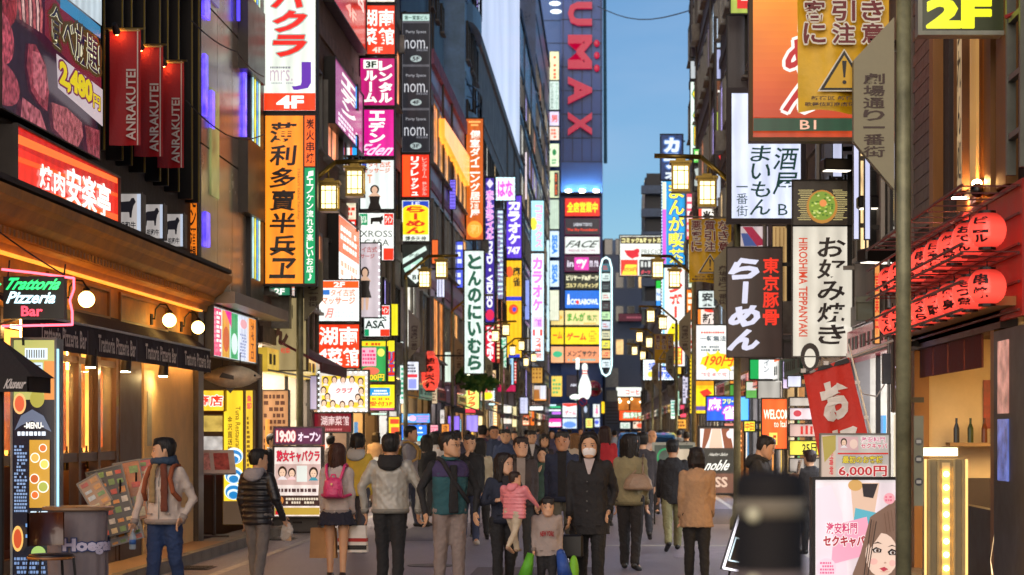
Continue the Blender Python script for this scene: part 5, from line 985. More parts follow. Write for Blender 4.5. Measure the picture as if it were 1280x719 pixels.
obj('neck_band', MB().lathe((0, 0, 0), [(3.5*k_, 31*k_), (3.25*k_, 32.5*k_)], 16), glow('#e03828', 1), t, True); obj('neck_band', MB().lathe((0, 0, 0), [(3.1*k_, 34.5*k_), (3.4*k_, 36*k_)], 16), glow('#e03828', 1), t, True)
t = thing('bowling_ball', 'big dark red bowling ball sign beside the white pin', 'bowling ball', at(742, 497, 204.8), 0)
obj('ball_body', MB().ball((0, 0, 11*k_), 10.5*k_, 18, 12), paint('#8a1830', .2, coat=.5), t, True); obj('finger_band', MB().box(-6*k_, 6*k_, -10.6*k_, -10*k_, 9*k_, 12*k_), paint('#181818', .4), t)
t = thing('light_pole_sign', 'upright white light bar on a pole before the bowling pin', 'sign', at(722, 536, 203), 0)
obj('light_bar', MB().box(-2*k_, 2*k_, -.15, .15, 74*k_, 88*k_), glow('#f2fff8', 1.6), t); obj('pole', MB().tube((0, 0, 0), (0, 0, 74*k_), .1, n=8), paint('#30343c', .4, .5), t)
t = thing('hanging_lamp_sign', 'glowing oval white sign under the bowling pin', 'sign', at(720, 500, 203), 0); obj('light_oval', MB().ball((0, 0, 3.5*k_), 6*k_, 14, 8, 1.3, .5, .6), glow('#f0fff0', 1.3), t, True); obj('rim', MB().lathe((0, 0, 0), [(7*k_, .3*k_), (7*k_, 1*k_)], 14, 1, .4), paint('#2a7a60'), t)
t = thing('no_parking_sign', 'small round blue and red road sign on a post in the crossing', 'road sign', at(728.5, 538, 150), 0)
obj('post', MB().tube((0, 0, 0), (0, 0, 3.0-1.0), .04, n=6), paint('#9a9a9a', .4, .6), t); obj('disc', MB().tube((0, -.05, 2.15), (0, 0, 2.15), .30, n=18), paint('#1c3c9a', .4), t); obj('rim', MB().path([(.30*math.cos(2*PI*q/14), -.06, 2.15+.30*math.sin(2*PI*q/14)) for q in range(15)]+[(-.22, -.06, 2.37), (.22, -.06, 1.93)][:0], .04, 5), paint('#c01c28', .4), t); obj('slash', MB().tube((-.2, -.07, 2.35), (.2, -.07, 1.95), .035, n=5), paint('#c01c28', .4), t)
# centre building signs
CB = 'signs on the dark office building'
low('white coffee shop fascia with red katakana across the office building', 770, 484, 842, 496, [('h', 'コーヒー', 782, 487, 806, 493.5, '#d83040', {'b': .05}), ('h', 'チップス', 809, 488, 822, 493.5, '#d83040', {'b': .03}), ('h', 'ルーム', 826, 488, 838, 493.5, '#d83040', {'b': .03})], '#eef4ea', 1.1, Y=213.6, g=CB)
low('orange red free information sign with green and white kanji', 774, 513, 829, 526, [('h', '無料案内所', 779, 515.5, 824, 523, '#e8fae0', {'b': .09, 'o': '#1c6a40', 'ow': .08})], '#f0501c', 1.0, Y=212.8, g=CB)
low('dark red name band high on the office building', 773, 392, 806, 402, [('l', 777, 395, 802, 399, 1, '#b05a6a')], '#5a1c30', .6, Y=214.0, g=CB)
low('flower like red and white shop front band below the information sign', 791, 527, 829, 536, [('o', 800, 532, 4, 3, '#e85a3a'), ('o', 812, 531, 4, 3, '#58a050'), ('o', 822, 532, 4, 3, '#e85a3a')], '#f4d8c0', .9, Y=212.5, g=CB)
low('white square panel lit low beside the information sign', 775, 528, 788, 536, [('l', 777, 530, 786, 535, 2, '#7aa08a')], '#e4eee4', .9, Y=212.5, g=CB)
sign('bulb edged white sign with blue kanji for private rooms', (803, 449, 844, 476), [('h', '完全', 810, 453, 838, 463, '#1a58d8', {'b': .07}), ('h', '個室', 818, 464, 840, 474, '#1a58d8', {'b': .07}), ('o', 813, 468, 3.5, 3.5, '#f0d840'), ('b', 805, 451, 842, 474.5, 3.6, .8, '#dff8ff')], '#f0f2ec', 1.0, side='R', Y=104, group=G2)
t = thing('cafe_window_band', 'row of warm cafe windows lit orange above the information sign', 'window', at(803, 513, 213.9), 0); k_ = 213.9/F
for j, (a, b) in enumerate(((773, 786), (788, 803), (805, 832))): obj('window_pane', MB().box((a-803)*k_, (b-803)*k_, -.05, .05, .2*k_, 15.5*k_), glow('#c87428', .75, .6, .9), t)
obj('mullion', MB().box(-17*k_, -15*k_, -.12, .06, 0, 16*k_).box(0, 2*k_, -.12, .06, 0, 16*k_).box(-31*k_, 30*k_, -.12, .06, -.5*k_, .2*k_), paint('#30241c', .5), t)
rr = random.Random(5); m = MB()
for j in range(16): m.ball(((rr.uniform(774, 830)-803)*k_, -.3, rr.uniform(9, 14.5)*k_), .11, 6, 4)
obj('lamp_bulb', m, glow('#fff0c0', 3, sample=False), t)
t = thing('steel_balcony', 'pale grey metal stair and shutters between the tower and the office building', 'staircase', at(762, 538, 211.5), 0); k_ = 211.5/F
m = MB().box(-5*k_, 11*k_, 0, 1, 54*k_, 78*k_).box(-4*k_, 10*k_, -.1, 0, 36*k_, 50*k_); obj('shutter', m, paint('#a9aaa6', .4, .4), t)
m = MB()
for j in range(9): m.box(-4*k_+j*1.7*k_, -3.6*k_+j*1.7*k_, -.2, -.1, 36*k_, 50*k_)
for j in range(6): m.box(-5*k_, 11*k_, -.6+.1*j, -.5+.1*j, 8*k_+j*4*k_, 9*k_+j*4*k_)
obj('rail', m, paint('#53565c', .4, .6), t)
# ---------------------------------------------------------------- right side blade signs
sign('brown black sign with faded gold vertical kanji high on the right', (862, -30, 890, 73), [('v', '人農場', 868, 2, 887, 58, '#8a7448', {'b': .05}), ('h', '5F', 878, 64, 888, 70, '#8a8a90')], '#1c1418', .8, side='R', Y=81, group=G2)
sign('blank grey white sign between the brown sign and the rainbow lettered one', (862, 76, 891, 100), [], '#b8c0c4', .85, side='R', Y=80.5, group=G2)
sign('white sign with big yellow to pink curly roman letters', (862, 102, 891, 195), [('h', 'G', 866, 105, 891, 131, '#f4d820', {'b': .07, 'o': '#1c7a50', 'ow': .03}), ('h', 'O', 867, 133, 891, 157, '#f4d020', {'b': .07, 'o': '#1c7a50', 'ow': .03}), ('h', 'D', 868, 159, 891, 182, '#f0c020', {'b': .07, 'o': '#1c7a50', 'ow': .03}), ('p', [(884, 110), (891, 108), (891, 130), (887, 128)], '#e83a80'), ('p', [(885, 138), (891, 134), (891, 156), (887, 154)], '#e83a80')], '#d8ece0', 1.0, side='R', Y=80, group=G2)
sign('green glowing sign with fringe like lettering above black tiles', (866, 186, 892, 205), [('h', '麻雀', 868, 188, 889, 202, '#d8f8b0', {'b': .08})], '#4cc048', 1.0, side='R', Y=76, group=G2)
sign('black sign with four white mahjong tiles', (866, 206, 892, 240), [('p', [(868, 212), (877, 209), (879, 218), (870, 221)], '#b8c4c0'), ('p', [(879, 210), (888, 207), (890, 216), (881, 219)], '#c4ccc8'), ('p', [(868, 225), (877, 224), (877, 233), (868, 233)], '#b0bcb8'), ('p', [(880, 224), (888, 224), (888, 232), (880, 233)], '#b0bcb8')], '#14181a', .8, side='R', Y=76, group=G2)
sign('slim bracket of small panels, white, lilac, orange and green', (892, 22, 908, 262), [('r', 896, 24, 907, 60, '#b8cce0'), ('r', 896, 63, 907, 99, '#b0b8e4'), ('v', '古', 898, 76, 905, 86, '#5a6078'), ('r', 896, 102, 907, 139, '#6a3a20'), ('v', 'E', 897, 113, 907, 128, WHT, {'b': .05}), ('r', 896, 141, 907, 178, '#b0c04c'), ('r', 896, 180, 907, 216, '#2a1c1c'), ('p', [(898, 196), (903, 193), (907, 196), (903, 206)], '#e83a38'), ('r', 896, 218, 907, 258, '#ccd8e8')], '#221c1c', .8, side='R', Y=63, group=G2)
sign('dark brown narrow sign with one pink kanji seal near its foot', (908, 20, 938, 148), [('v', '縣', 921, 127, 934, 141, '#e89ab0', {'b': .06}), ('r', 916, -20, 917, -18, INK)], '#2c2422', .8, side='R', Y=51, group=G2)
sign('yellow green sign with a red corner at the very top right of centre', (912, -30, 936, 19), [('r', 921, -28, 935, 12, '#d82a28'), ('r', 926, -20, 934, 2, '#f0e8d8')], '#a8b850', .8, side='R', Y=50, group=G2)
sign('plain bluish white sign under the dark brown one', (913, 150, 937, 186), [], '#b8c0dc', .9, side='R', Y=50, group=G2)
sign('red white sign with bold black kanji for free information', (872, 238, 908, 282), [('v', '無', 878, 245, 900, 262, INK, {'b': .08, 'o': WHT}), ('v', '料', 878, 263, 900, 281, INK, {'b': .08, 'o': WHT}), ('r', 873, 239, 877, 281, '#e04a3a')], '#e8e4dc', .95, side='R', Y=66, group=G2)
sign('white sign with black kanji on red, lower continuation beside the ramen sign', (872, 363, 906, 386), [('h', '案内', 877, 366, 904, 383, '#22282c', {'b': .06})], '#d0dcd8', .95, side='R', Y=66, group=G2)
sign('orange and white sign reading shinjuku in black kanji', (871, 386, 908, 408), [('h', '新宿', 878, 392, 902, 405, INK, {'b': .05}), ('o', 888, 388, 8, 3, '#d83a28'), ('r', 872, 387, 876, 407, '#f08028')], '#f0dcd0', .95, side='R', Y=66, group=G2)
t = sign('cut cornered white karaoke price sign with a yellow burst and 190', (869, 406, 921, 476), [('l', 876, 414, 906, 418, 1, '#c8503c'), ('h', '一軒無法', 875, 420, 907, 427, '#1c3a48', {'b': .03}), ('l', 873, 432, 900, 440, 2, '#5a6a70'), ('o', 898, 452, 22, 10, '#f8c020'), ('p', [(878, 446), (885, 450), (883, 440), (892, 446), (897, 438), (903, 446), (913, 440), (912, 450), (920, 453), (911, 457), (914, 464), (903, 459), (896, 466), (891, 459), (882, 463), (884, 456), (875, 456)], '#f8d020'), ('h', '190円', 882, 444, 916, 458, '#e8441c', {'b': .06, 'shear': .15}), ('h', '飲食まで可', 876, 466, 908, 471, '#c04a50', {'b': .03})], '#eef0ec', 1.0, side='R', Y=55, group=G2)
sign('yellow vertical board with purple foot and black dotted edge', (861, 442, 893, 518), [('r', 865, 446, 893, 482, '#e89a20'), ('r', 865, 486, 893, 506, '#f8e020'), ('p', [(874, 490), (884, 486), (890, 492), (880, 497)], '#e03a28'), ('r', 865, 508, 893, 513, '#5a48a0'), ('m', [(862, 446+5*k, 863.5, 448+5*k) for k in range(14)], '#2a2410')], '#e8c820', .95, side='R', Y=60, group=G2)
sign('bright blue mahjong sign with pink and white kanji', (882, 495, 937, 527), [('h', '麻', 885, 498, 901, 513, WHT, {'b': .09, 'o': '#a82ac8', 'ow': .09}), ('h', 'フリー', 903, 499, 919, 505, '#e8f040', {'b': .06}), ('h', '雀', 903, 508, 920, 524, WHT, {'b': .09, 'o': '#a82ac8', 'ow': .09}), ('r', 922, 497, 935, 525, '#58b0e8')], '#1c5ad0', 1.05, side='R', Y=50, group=G2)
sign('tall manga cafe sign with yellow kana on blue', (826, 226, 857, 332), [('r', 828, 228, 832.5, 330, '#f4ecc0'), ('p', [(828, 262), (832.5, 262), (832.5, 330), (828, 330)], '#c858c8'), ('v', 'まんが喫茶', 836, 229, 855, 331, '#f8f430', {'b': .08, 'o': '#0c5ab0', 'ow': .05}), ('b', 827, 228, 827, 330, 4, .6, '#dff4ff')], '#1c9ad8', 1.0, side='R', Y=90, group=G2)
sign('tall white sign with red katakana, a yellow bird and a red foot', (826, 334, 857, 459), [('v', 'マンボー', 836, 336, 853, 398, '#e0403c', {'b': .08, 'o': WHT, 'ow': .06}), ('r', 828, 335, 831, 458, '#8ad0f0'), ('p', [(834, 416), (840, 404), (850, 406), (854, 412), (848, 416), (854, 420), (846, 428), (836, 426)], '#f4dc18'), ('o', 841, 410, 1.5, 1.5, INK), ('r', 838, 434, 853, 456, '#e83c28'), ('v', '自由空間', 840, 435, 851, 455, '#f8e850', {'b': .05}), ('b', 827, 336, 827, 456, 4, .6, '#dff4ff')], '#f4f4ee', 1.0, side='R', Y=90, group=G2)
sign('dark blue sign with bold white katakana high by the sky', (825, 168, 854, 226), [('v', 'カラ', 830, 172, 849, 212, '#d8e8fa', {'b': .09, 'o': '#3a6ab0', 'ow': .06}), ('h', 'オ', 831, 214, 848, 225, '#d8e8fa', {'b': .09})], '#14305c', .9, side='R', Y=91, group=G2)
sign('wide white comic and net cafe sign with a red half circle logo', (774, 294, 828, 346), [('r', 775.5, 296, 827, 305, '#3a2c18'), ('h', 'コミック&ネットカ', 777, 297.5, 826, 304, '#f0e8a0', {'b': .04}), ('p', [(780, 313), (799, 313), (797, 321), (790, 324), (784, 320)], '#c81c2c'), ('h', 'a', 791, 311, 800, 322, '#c81c2c', {'shear': .4}), ('h', 'PRECIO', 802, 312, 826, 318, '#4a5450', {'b': .0}), ('r', 776, 325, 797, 344.5, '#e03428'), ('p', [(777, 344), (782, 331), (796, 331), (796, 344)], '#f8d840'), ('h', '10分30円', 778, 334, 796, 340, '#e03428', {'b': .04}), ('r', 799, 325, 815, 344.5, '#22242a'), ('m', [(801, 327, 804, 334), (806, 328, 808, 334), (810, 327, 813, 334)], '#c8ccc8'), ('h', 'ダーツ', 801, 338, 813, 343, '#e85060'), ('r', 817, 325, 827, 344.5, '#b82838'), ('l', 818, 327, 826, 342, 3, '#f0c0b8')], '#e8ece4', 1.0, side='R', Y=127.8, group=G2)
sign('small white and blue convenience sign with a green square', (819, 350, 829, 384), [('r', 820, 351, 828, 361, '#18b038'), ('h', 'Fami', 821, 366, 828, 370, '#2a70c8'), ('r', 820, 376, 828, 383, '#2a88e0')], '#dcecf4', 1.0, side='R', Y=122, group=G2)
# near right
YB = 27.6
sign('big orange brown sign with white outlined red brush kana and B1', (936, -70, 1082, 178), [('r', 940, -66+9*q_, 1078, -57+9*q_, '#%02x%02x%02x' % (int(246-3.1*q_), int(166-4.6*q_), int(34-.3*q_))) for q_ in range(24)]+[('v', 'らーめん', 982, -52, 1024, 146, '#a81820', {'b': .04, 'o': '#f0e4dc', 'ow': .07, 'shear': .3}), ('r', 940, 151, 1078, 167, '#163c28'), ('h', 'B1', 998, 153.5, 1018, 165, '#e0a890', {'b': .01})], '#b03c1a', .85, side='R', Y=YB, fw=4, frame='#4a3818', t=.3, group=G2)
sign('white sign with thin black brush script in a dark frame', (908, 112, 1006, 280), [('v', '酒屋', 967, 184, 996, 246, '#14332e', {'b': .01, 'shear': .15}), ('h', 'B1', 972, 256, 992, 270, '#14332e', {'b': .0}), ('v', 'うまいもん', 938, 160, 963, 271, '#14332e', {'b': .01, 'shear': .15}), ('v', '一番街', 920, 227, 934, 272, '#14332e', {'b': .0})], '#ccd4ee', .95, side='R', Y=33.6, fw=6, frame='#2a2024', group=G2)
hb = sign('cream hiroshima teppanyaki banner board with black brush script', (990, 283, 1065, 446), [('w', 'HIROSHIMA TEPPANYAKI', 998, 298, 1009, 421, '#d0482c', {'b': .02}), ('v', 'お好み焼き', 1022, 296, 1056, 432, '#1c1412', {'b': .03, 'shear': .1}), ('o', 1012, 446, 12, 17, '#2a2420'), ('o', 1012, 448, 7, 12, '#e2dccc')], '#e2dccc', .62, side='R', Y=29, fw=.6, frame='#55504a', t=.1, group=G2)
sign('black photo board of a green topped pancake above the cream banner', (990, 226, 1063, 283), [('m', [(998+rr.uniform(-2, 3), 238+2.3*k, 1009+rr.uniform(0, 8), 238.8+2.3*k) for k in range(17)]+[(1044+rr.uniform(-4, 0), 238+2.3*k, 1052+rr.uniform(0, 10), 238.8+2.3*k) for k in range(17)], '#c8b87a'), ('o', 1027, 259, 19.5, 21, '#b07a30'), ('o', 1027, 258, 16.5, 18, '#7a9434')]+[('o', 1027+rr.uniform(-13, 13), 258+rr.uniform(-14, 14), 1.6, 1.2, rr.choice(['#a8c050', '#4c7422', '#c8d080'])) for k in range(46)]+[('o', 1027, 256, 4.5, 4.5, '#e08a4a')], '#2a221a', .75, side='R', Y=29, fw=1, frame='#221c18', t=.1, group=G2)
sign('black sign with large white brush hiragana and red kanji', (908, 310, 977, 447), [('v', 'らーめん', 912, 322, 950, 440, '#d2d4ea', {'b': .07, 'shear': .25}), ('v', '東京豚骨', 953, 322, 973, 408, '#ee3420', {'b': .07})], '#33241f', .75, side='R', Y=33.4, fw=.6, frame='#241a18', group=G2)
sign('plain dark brown end panel beside the black ramen sign', (978, 420, 995, 448), [], '#2c2220', .5, side='R', Y=33.5, fw=.6, group=G2)
sign('small tricolour sign of green, white and orange stripes', (936, 449, 979, 475), [('r', 937, 450, 948, 474, '#189a4c'), ('r', 967, 450, 978, 474, '#f0683c'), ('v', 'イン', 954, 450, 961, 466, '#4a5a60', {'b': .0})], '#eceef0', 1.0, side='R', Y=42, group=G2)
sign('orange welcome sign with white serif words', (951, 498, 984, 562), [('h', 'WELCOME', 954, 512, 990, 524, WHT, {'b': .02}), ('h', 'to Italian', 967, 526, 990, 534, WHT, {'b': .0}), ('r', 961, 541, 971, 556, '#f8c860'), ('l', 962, 543, 970, 554, 2, '#a83a18')], '#f0602c', .95, side='R', Y=40, group=G2)
sign('small yellow and red stamp like sign by the lamp post', (929, 526, 944, 540), [('h', '中田', 931, 528, 942, 538, '#e8301c', {'b': .06})], '#e8e840', 1.0, side='R', Y=46, group=G2)
for k, (y0, y1, c, els, lab) in enumerate(((497, 508, '#b8b0a8', [], 'grey shelf panel on top of the menu rack'), (510, 525, '#d8c8d0', [('o', 996, 517, 5, 4, '#b83a48')], 'pale shelf panel with a red flower on the menu rack'), (530, 546, '#c8a8a0', [('m', [(1000, 533, 1003, 543), (1006, 532, 1009, 543), (1012, 533, 1015, 543)], '#c02c28')], 'shelf panel with small red figures on the menu rack'), (551, 569, '#ece050', [('h', '25日', 1002, 554, 1020, 566, INK, {'b': .03})], 'yellow shelf panel with a dark number on the menu rack'), (573, 590, '#a8a098', [('h', '1', 1004, 575, 1010, 587, '#4a4a4a')], 'grey shelf panel with a one on the menu rack'))):
    sign(lab, (986, y0, 1024, y1), els, c, .8, Y=32.5, fw=.6, frame='#2a2422', group='panels of the menu rack behind the red banner', arm=False)
sign('lit massage shop sign with a cropped portrait and italic name', (872, 533, 921, 618), [('r', 875, 536, 918, 560, '#f4e8e4'), ('p', [(880, 536), (889, 536), (886, 548), (881, 560), (877, 560)], '#8a5038'), ('p', [(901, 536), (911, 536), (916, 560), (905, 560)], '#8a5038'), ('p', [(890, 536), (900, 536), (903, 560), (886, 560)], '#e8c0a8'), ('o', 912, 543, 4.5, 5, '#f0dce0'), ('r', 875, 562, 918, 590, '#3c3a34'), ('h', 'Healing Salon', 886, 566, 909, 571, '#c8c4b8', {'shear': .15}), ('h', 'noble', 883, 575, 912, 588, WHT, {'b': .02, 'shear': .25}), ('r', 875, 592, 918, 616, '#7a5444'), ('h', 'SS', 893, 596, 909, 609, '#d8b8a0')], '#4a4038', .85, side='R', Y=42.5, group='standing signs on the pavement', arm=False)
t = thing('bulb_strip', 'vertical strip of amber bulbs beside the massage shop sign', 'sign', at(925, 566, 40), 0); k_ = 40/F
obj('backing', MB().box(-3*k_, 3*k_, -.02, .05, 0, 30*k_), paint('#7a5030'), t)
for j in range(5): obj('bulb', MB().ball((0, -.05, (3+6*j)*k_), 1.7*k_, 8, 6), glow('#ffa860', 2.2, sample=False), t)
# ---------------------------------------------------------------- small blade signs and light boxes at shop front height
SM = [(500, 427, 507, 505, '#e8f4ec', 'strip of green white light dots beside the second left lamp post', [('m', [(501.5, 430+6*k, 505.5, 433+6*k) for k in range(12)], '#3aa880')]),
 (508, 452, 524, 488, '#d8dce8', 'small white window sign with red and blue print left of the paper lantern', [('r', 510, 468, 522, 472, '#d83a48'), ('l', 510, 455, 522, 466, 3, '#4a4a58'), ('r', 511, 474, 521, 486, '#8a94e0')]),
 (502, 517, 538, 529, '#4a94d8', 'cyan blue banner sign low behind the grey hoodie man', [('o', 508, 523, 4, 3, '#e8eef8'), ('o', 516, 523, 4.5, 3.5, '#f0a0b8'), ('l', 521, 519, 537, 528, 3, '#b878d0')]),
 (502, 531, 534, 556, '#1c68d8', 'blue poster with white dots and a cyan foot behind the grey hoodie man', [('o', 526, 535, 2, 1.6, '#e8f4ff'), ('o', 519, 537, 1.3, 1, '#c8e0ff'), ('r', 517, 540, 529, 541.5, '#b8e0ff'), ('p', [(503, 548), (533, 544), (533, 555), (503, 555)], '#38c0e0')]),
 (486, 521, 500, 545, '#f8c820', 'yellow panel with red blocks beside the silver jacket man', [('r', 488, 524, 499, 530, '#e83a20'), ('r', 489, 534, 499, 542, '#e84a28')]),
 (556, 482, 571, 508, '#3a2c34', 'dark speaker like box under the leafy plant', [('o', 560, 488, .8, .8, '#c8b8c0'), ('o', 566, 500, .8, .8, '#c8b8c0')]),
 (550, 512, 556, 530, '#d8d0c8', 'tiny white vertical sign below the paper lantern', [('v', '火', 551, 518, 555, 524, '#2a2420')]),
 (552, 530, 562, 545, '#e08a38', 'small orange sign with dark characters below the leafy plant', [('v', 'さら', 554, 532, 560, 543, '#3a1c10', {'b': .03})]),
 (538, 531, 548, 548, '#f0a8b8', 'small pink poster right of the blue poster', [('l', 539, 533, 547, 546, 4, '#d85a78')]),
 (573, 524, 577, 540, '#b8f0f8', 'cyan white neon bar sign by the violet panel', [('m', [(573.8, 526+2.5*k, 576.4, 527.4+2.5*k) for k in range(5)], '#3a8ab8')]),
 (464, 516, 484, 519, '#c8f0dc', 'pale green tube light under the yellow 3F sign', []),
 (478, 452, 484, 478, '#e03a68', 'tiny crimson sign edge beside the price sign', []),
 (646, 415, 651, 432, '#e0d8f8', 'thin lilac strip right of the pale blue tall strip', []),
 (642, 452, 646, 480, '#d8303c', 'red bead chain light left of the lilac panel', [('m', [(643, 454+4*k, 645, 456+4*k) for k in range(6)], '#ffe0d0')]),
 (540, 470, 547, 505, '#c8b090', 'tan narrow sign behind the red paper lantern', [('l', 541, 473, 546, 502, 8, '#5a4030')]),
 (616, 506, 622, 534, '#f0a860', 'amber strip of crossed lights by the white slatted box', [('m', [(617, 508+3.5*k, 621, 510+3.5*k) for k in range(7)], '#ffe8b0')]),
 (556, 440, 566, 478, '#d0e0d0', 'pale green white tall light strip left of the hiragana sign', []),
 (640, 508, 646, 534, '#e8d8a0', 'cream light strip between the white boxes and the lilac panel', []),
 (653, 519, 662, 532, '#d86a40', 'small rust coloured sign by the tower foot strips', [('l', 654, 521, 661, 531, 3, '#f8e0c0')]),
 (388, 470, 397, 512, '#9a8fa8', 'narrow mauve light strip left of the portraits sign', [])]
for x0, y0, x1, y1, c, lab, els in SM: sign(lab, (x0, y0, x1, y1), els, c, 1.0, side='L', Y=YL(x0)-.6, fw=.5, t=.12, group='small signs at shop front height, left side')
SR = [(845, 470, 851, 520, '#b8e8c8', 'thin green white neon strip right of the dark office building', []),
 (853, 470, 860, 505, '#d8d4e8', 'pale strip sign left of the yellow dotted board', [('l', 854, 473, 859, 502, 7, '#6a6a80')]),
 (846, 524, 858, 536, '#d8a040', 'small amber sign behind the crowd on the right', [('l', 847, 526, 857, 534, 2, '#5a3018')]),
 (912, 463, 921, 480, '#e8943a', 'small orange square sign under the karaoke price sign', []),
 (912, 481, 921, 497, '#4a9a3c', 'small green square sign under the orange square', []),
 (932, 477, 946, 498, '#58a048', 'white over green panel under the tricolour sign', [('r', 933, 478, 945, 488, '#c8c8c0')]),
 (947, 476, 975, 499, '#a8a49c', 'blank grey shutter panel under the tricolour sign', []),
 (978, 452, 986, 486, '#d8c8f0', 'lilac white strip right of the tricolour sign', [('r', 983, 453, 985.5, 470, '#d84a68')]),
 (984, 470, 1001, 484, '#ccd0e8', 'small pale box sign above the menu rack', []),
 (905, 529, 921, 534, '#d88a78', 'row of pink lights over the massage shop sign', []),
 (1092, 325, 1099, 430, '#e89a50', 'tall amber strip with red script behind the lantern row', [('v', '営業中', 1093, 340, 1098, 420, '#c83020', {'b': .02})]),
 (1066, 180, 1073, 300, '#c8cdf0', 'upright lilac lit window strip above the floodlights', []),
 (1080, 195, 1087, 300, '#c8cdf0', 'second upright lilac lit strip beside the street name board', []),
 (1040, 180, 1052, 222, '#c4c8e4', 'lilac lit strip right of the white brush script sign', []),
 (925, 283, 960, 309, '#b8a8a8', 'faded panel with crimson diagonal under the white brush script sign', [('p', [(928, 284), (940, 284), (958, 306), (946, 308)], '#8a2038'), ('p', [(926, 292), (934, 292), (946, 308), (930, 308)], '#384878')]),
 (965, 283, 988, 418, '#a88858', 'tan curtain lit from behind left of the hiroshima board', [('m', [(969+5*k, 285, 970+5*k, 416) for k in range(4)], '#6a4a28')])]
for x0, y0, x1, y1, c, lab, els in SR: sign(lab, (x0, y0, x1, y1), els, c, .9, side='R', Y=YR(x1) if x1 < 1000 else F*3.45/(x1-CX), fw=.5, t=.1, group='small signs at shop front height, right side')

SR2 = [(858, 242, 866, 300, '#e8506a', 'narrow rose sign beside the bold black kanji sign', [('l', 859, 245, 865, 297, 6, '#f8e0e0')]),
 (860, 305, 871, 360, '#d8e0c8', 'pale upright sign left of the bulb lit wall by the small yellow banner', [('l', 861, 308, 870, 356, 6, '#3a7a5a')]),
 (858, 362, 868, 400, '#e87a28', 'orange upright sign left of the shinjuku sign', [('l', 860, 365, 867, 397, 4, '#fff0d0')]),
 (860, 402, 868, 440, '#f0e8d8', 'cream upright sign left of the karaoke price sign', [('l', 861, 405, 867, 437, 5, '#b83a2a')]),
 (842, 398, 850, 446, '#c8e8f4', 'icy blue light strip beside the yellow bird sign', []),
 (846, 450, 853, 468, '#f0c840', 'little yellow sign over the green white neon strip', []),
 (850, 506, 858, 522, '#e84a6a', 'little pink red sign over the amber sign on the right', []),
 (838, 500, 845, 524, '#d8f0e8', 'mint white strip at the far right shop fronts', [('m', [(839, 502+4*q, 844, 504+4*q) for q in range(5)], '#58a890')]),
 (896, 300, 905, 350, '#58305a', 'dull violet upright sign behind the small banner post', [('l', 897, 303, 904, 347, 5, '#d8a8e0')])]
for x0, y0, x1, y1, c, lab, els in SR2: sign(lab, (x0, y0, x1, y1), els, c, 1.0, side='R', Y=YR(x1), fw=.5, t=.1, group='small signs at shop front height, right side')
SL2 = [(571, 302, 579, 360, '#4a5ad8', 'indigo upright strip left of the long hiragana sign', [('l', 572, 305, 578, 357, 6, '#d8e0ff')]),
 (546, 338, 556, 372, '#d8dcf4', 'cold white window light behind the second left lamp post', [('m', [(548, 338, 549, 372), (552, 338, 553, 372)], '#4a4a68')]),
 (540, 300, 548, 330, '#e86a30', 'deep orange window glow on the mauve building', []),
 (562, 225, 570, 262, '#7a6af0', 'violet gridded window light on the mauve building', [('m', [(563, 227+4*q, 569, 228+4*q) for q in range(9)], '#3a2a80')]),
 (656, 350, 662, 400, '#8a9ae0', 'periwinkle strip between the purple karaoke sign and the white one', []),
 (683, 300, 687, 440, '#c8e8f0', 'very thin icy strip left of the blue lettered strips', []),
 (655, 190, 659, 250, '#e8d8e0', 'pale pink strip beside the pale lit facade', []),
 (596, 520, 604, 532, '#f8e8b0', 'cream light by the lilac window', []),
 (627, 462, 633, 480, '#e8a0b0', 'small rose panel under the green lettered strip', [('l', 628, 464, 632, 478, 3, '#8a2a4a')]),
 (488, 380, 498, 420, '#f0e020', 'thin yellow upright strip beside the white cafe sign', [])]
for x0, y0, x1, y1, c, lab, els in SL2: sign(lab, (x0, y0, x1, y1), els, c, 1.0, side='L', Y=YL(x0)-.6, fw=.5, t=.12, group='small signs at shop front height, left side')
# ---------------------------------------------------------------- left foreground: trattoria building
ochre = paint('#d4923c', .6, var=.22, scale=2.2, bump=.25, bscale=20, dirt=.5); wood = paint('#3d2415', .4, var=.4, scale=3, stretch=(1, 1, .1), coat=.2); dk = paint('#171414', .5, .3)
tr = thing('restaurant_building', 'trattoria with ochre cornice, globe lamps and glazed wooden front at left', 'building', (XL, 16.2, 0)); Y0, Y1 = 16.2, 28.6
wobj('wall', MB().box(XL-9, XL-.02, Y0, Y1, 3.95, 26), paint('#2b2420', .7, var=.4, bump=.4, bscale=9), tr)
wobj('wall', MB().box(XL-9, XL-3.2, Y0, Y1, 0, 3.95), paint('#6a4426', .7), tr)
wobj('ceiling', MB().box(XL-3.2, XL-.3, Y0, Y1, 2.98, 3.9), paint('#7a5a34', .7), tr)
wobj('floor', MB().box(XL-3.2, XL+.02, Y0, Y1, 0, .14), paint('#5a3a22', .5), tr)
# upper facade: dark vertical fins with thin yellow edges
for k in range(9):
    y = 22.7+.66*k+(.2 if k % 3 == 1 else 0); wobj('fin', MB().box(XL-.02, XL+.16, y, y+.10, 4.9, 15.5), paint('#241d19', .45, .3), tr); wobj('fin_edge', MB().box(XL+.161, XL+.175, y+.02, y+.05, 4.9, 10.2), paint('#8f7a2c', .4, .5), tr)
for z in (7.9, 10.8, 13.7): wobj('floor_band', MB().box(XL-.02, XL+.22, 16.4, 28.5, z, z+.22), paint('#35302c', .5, .3), tr)
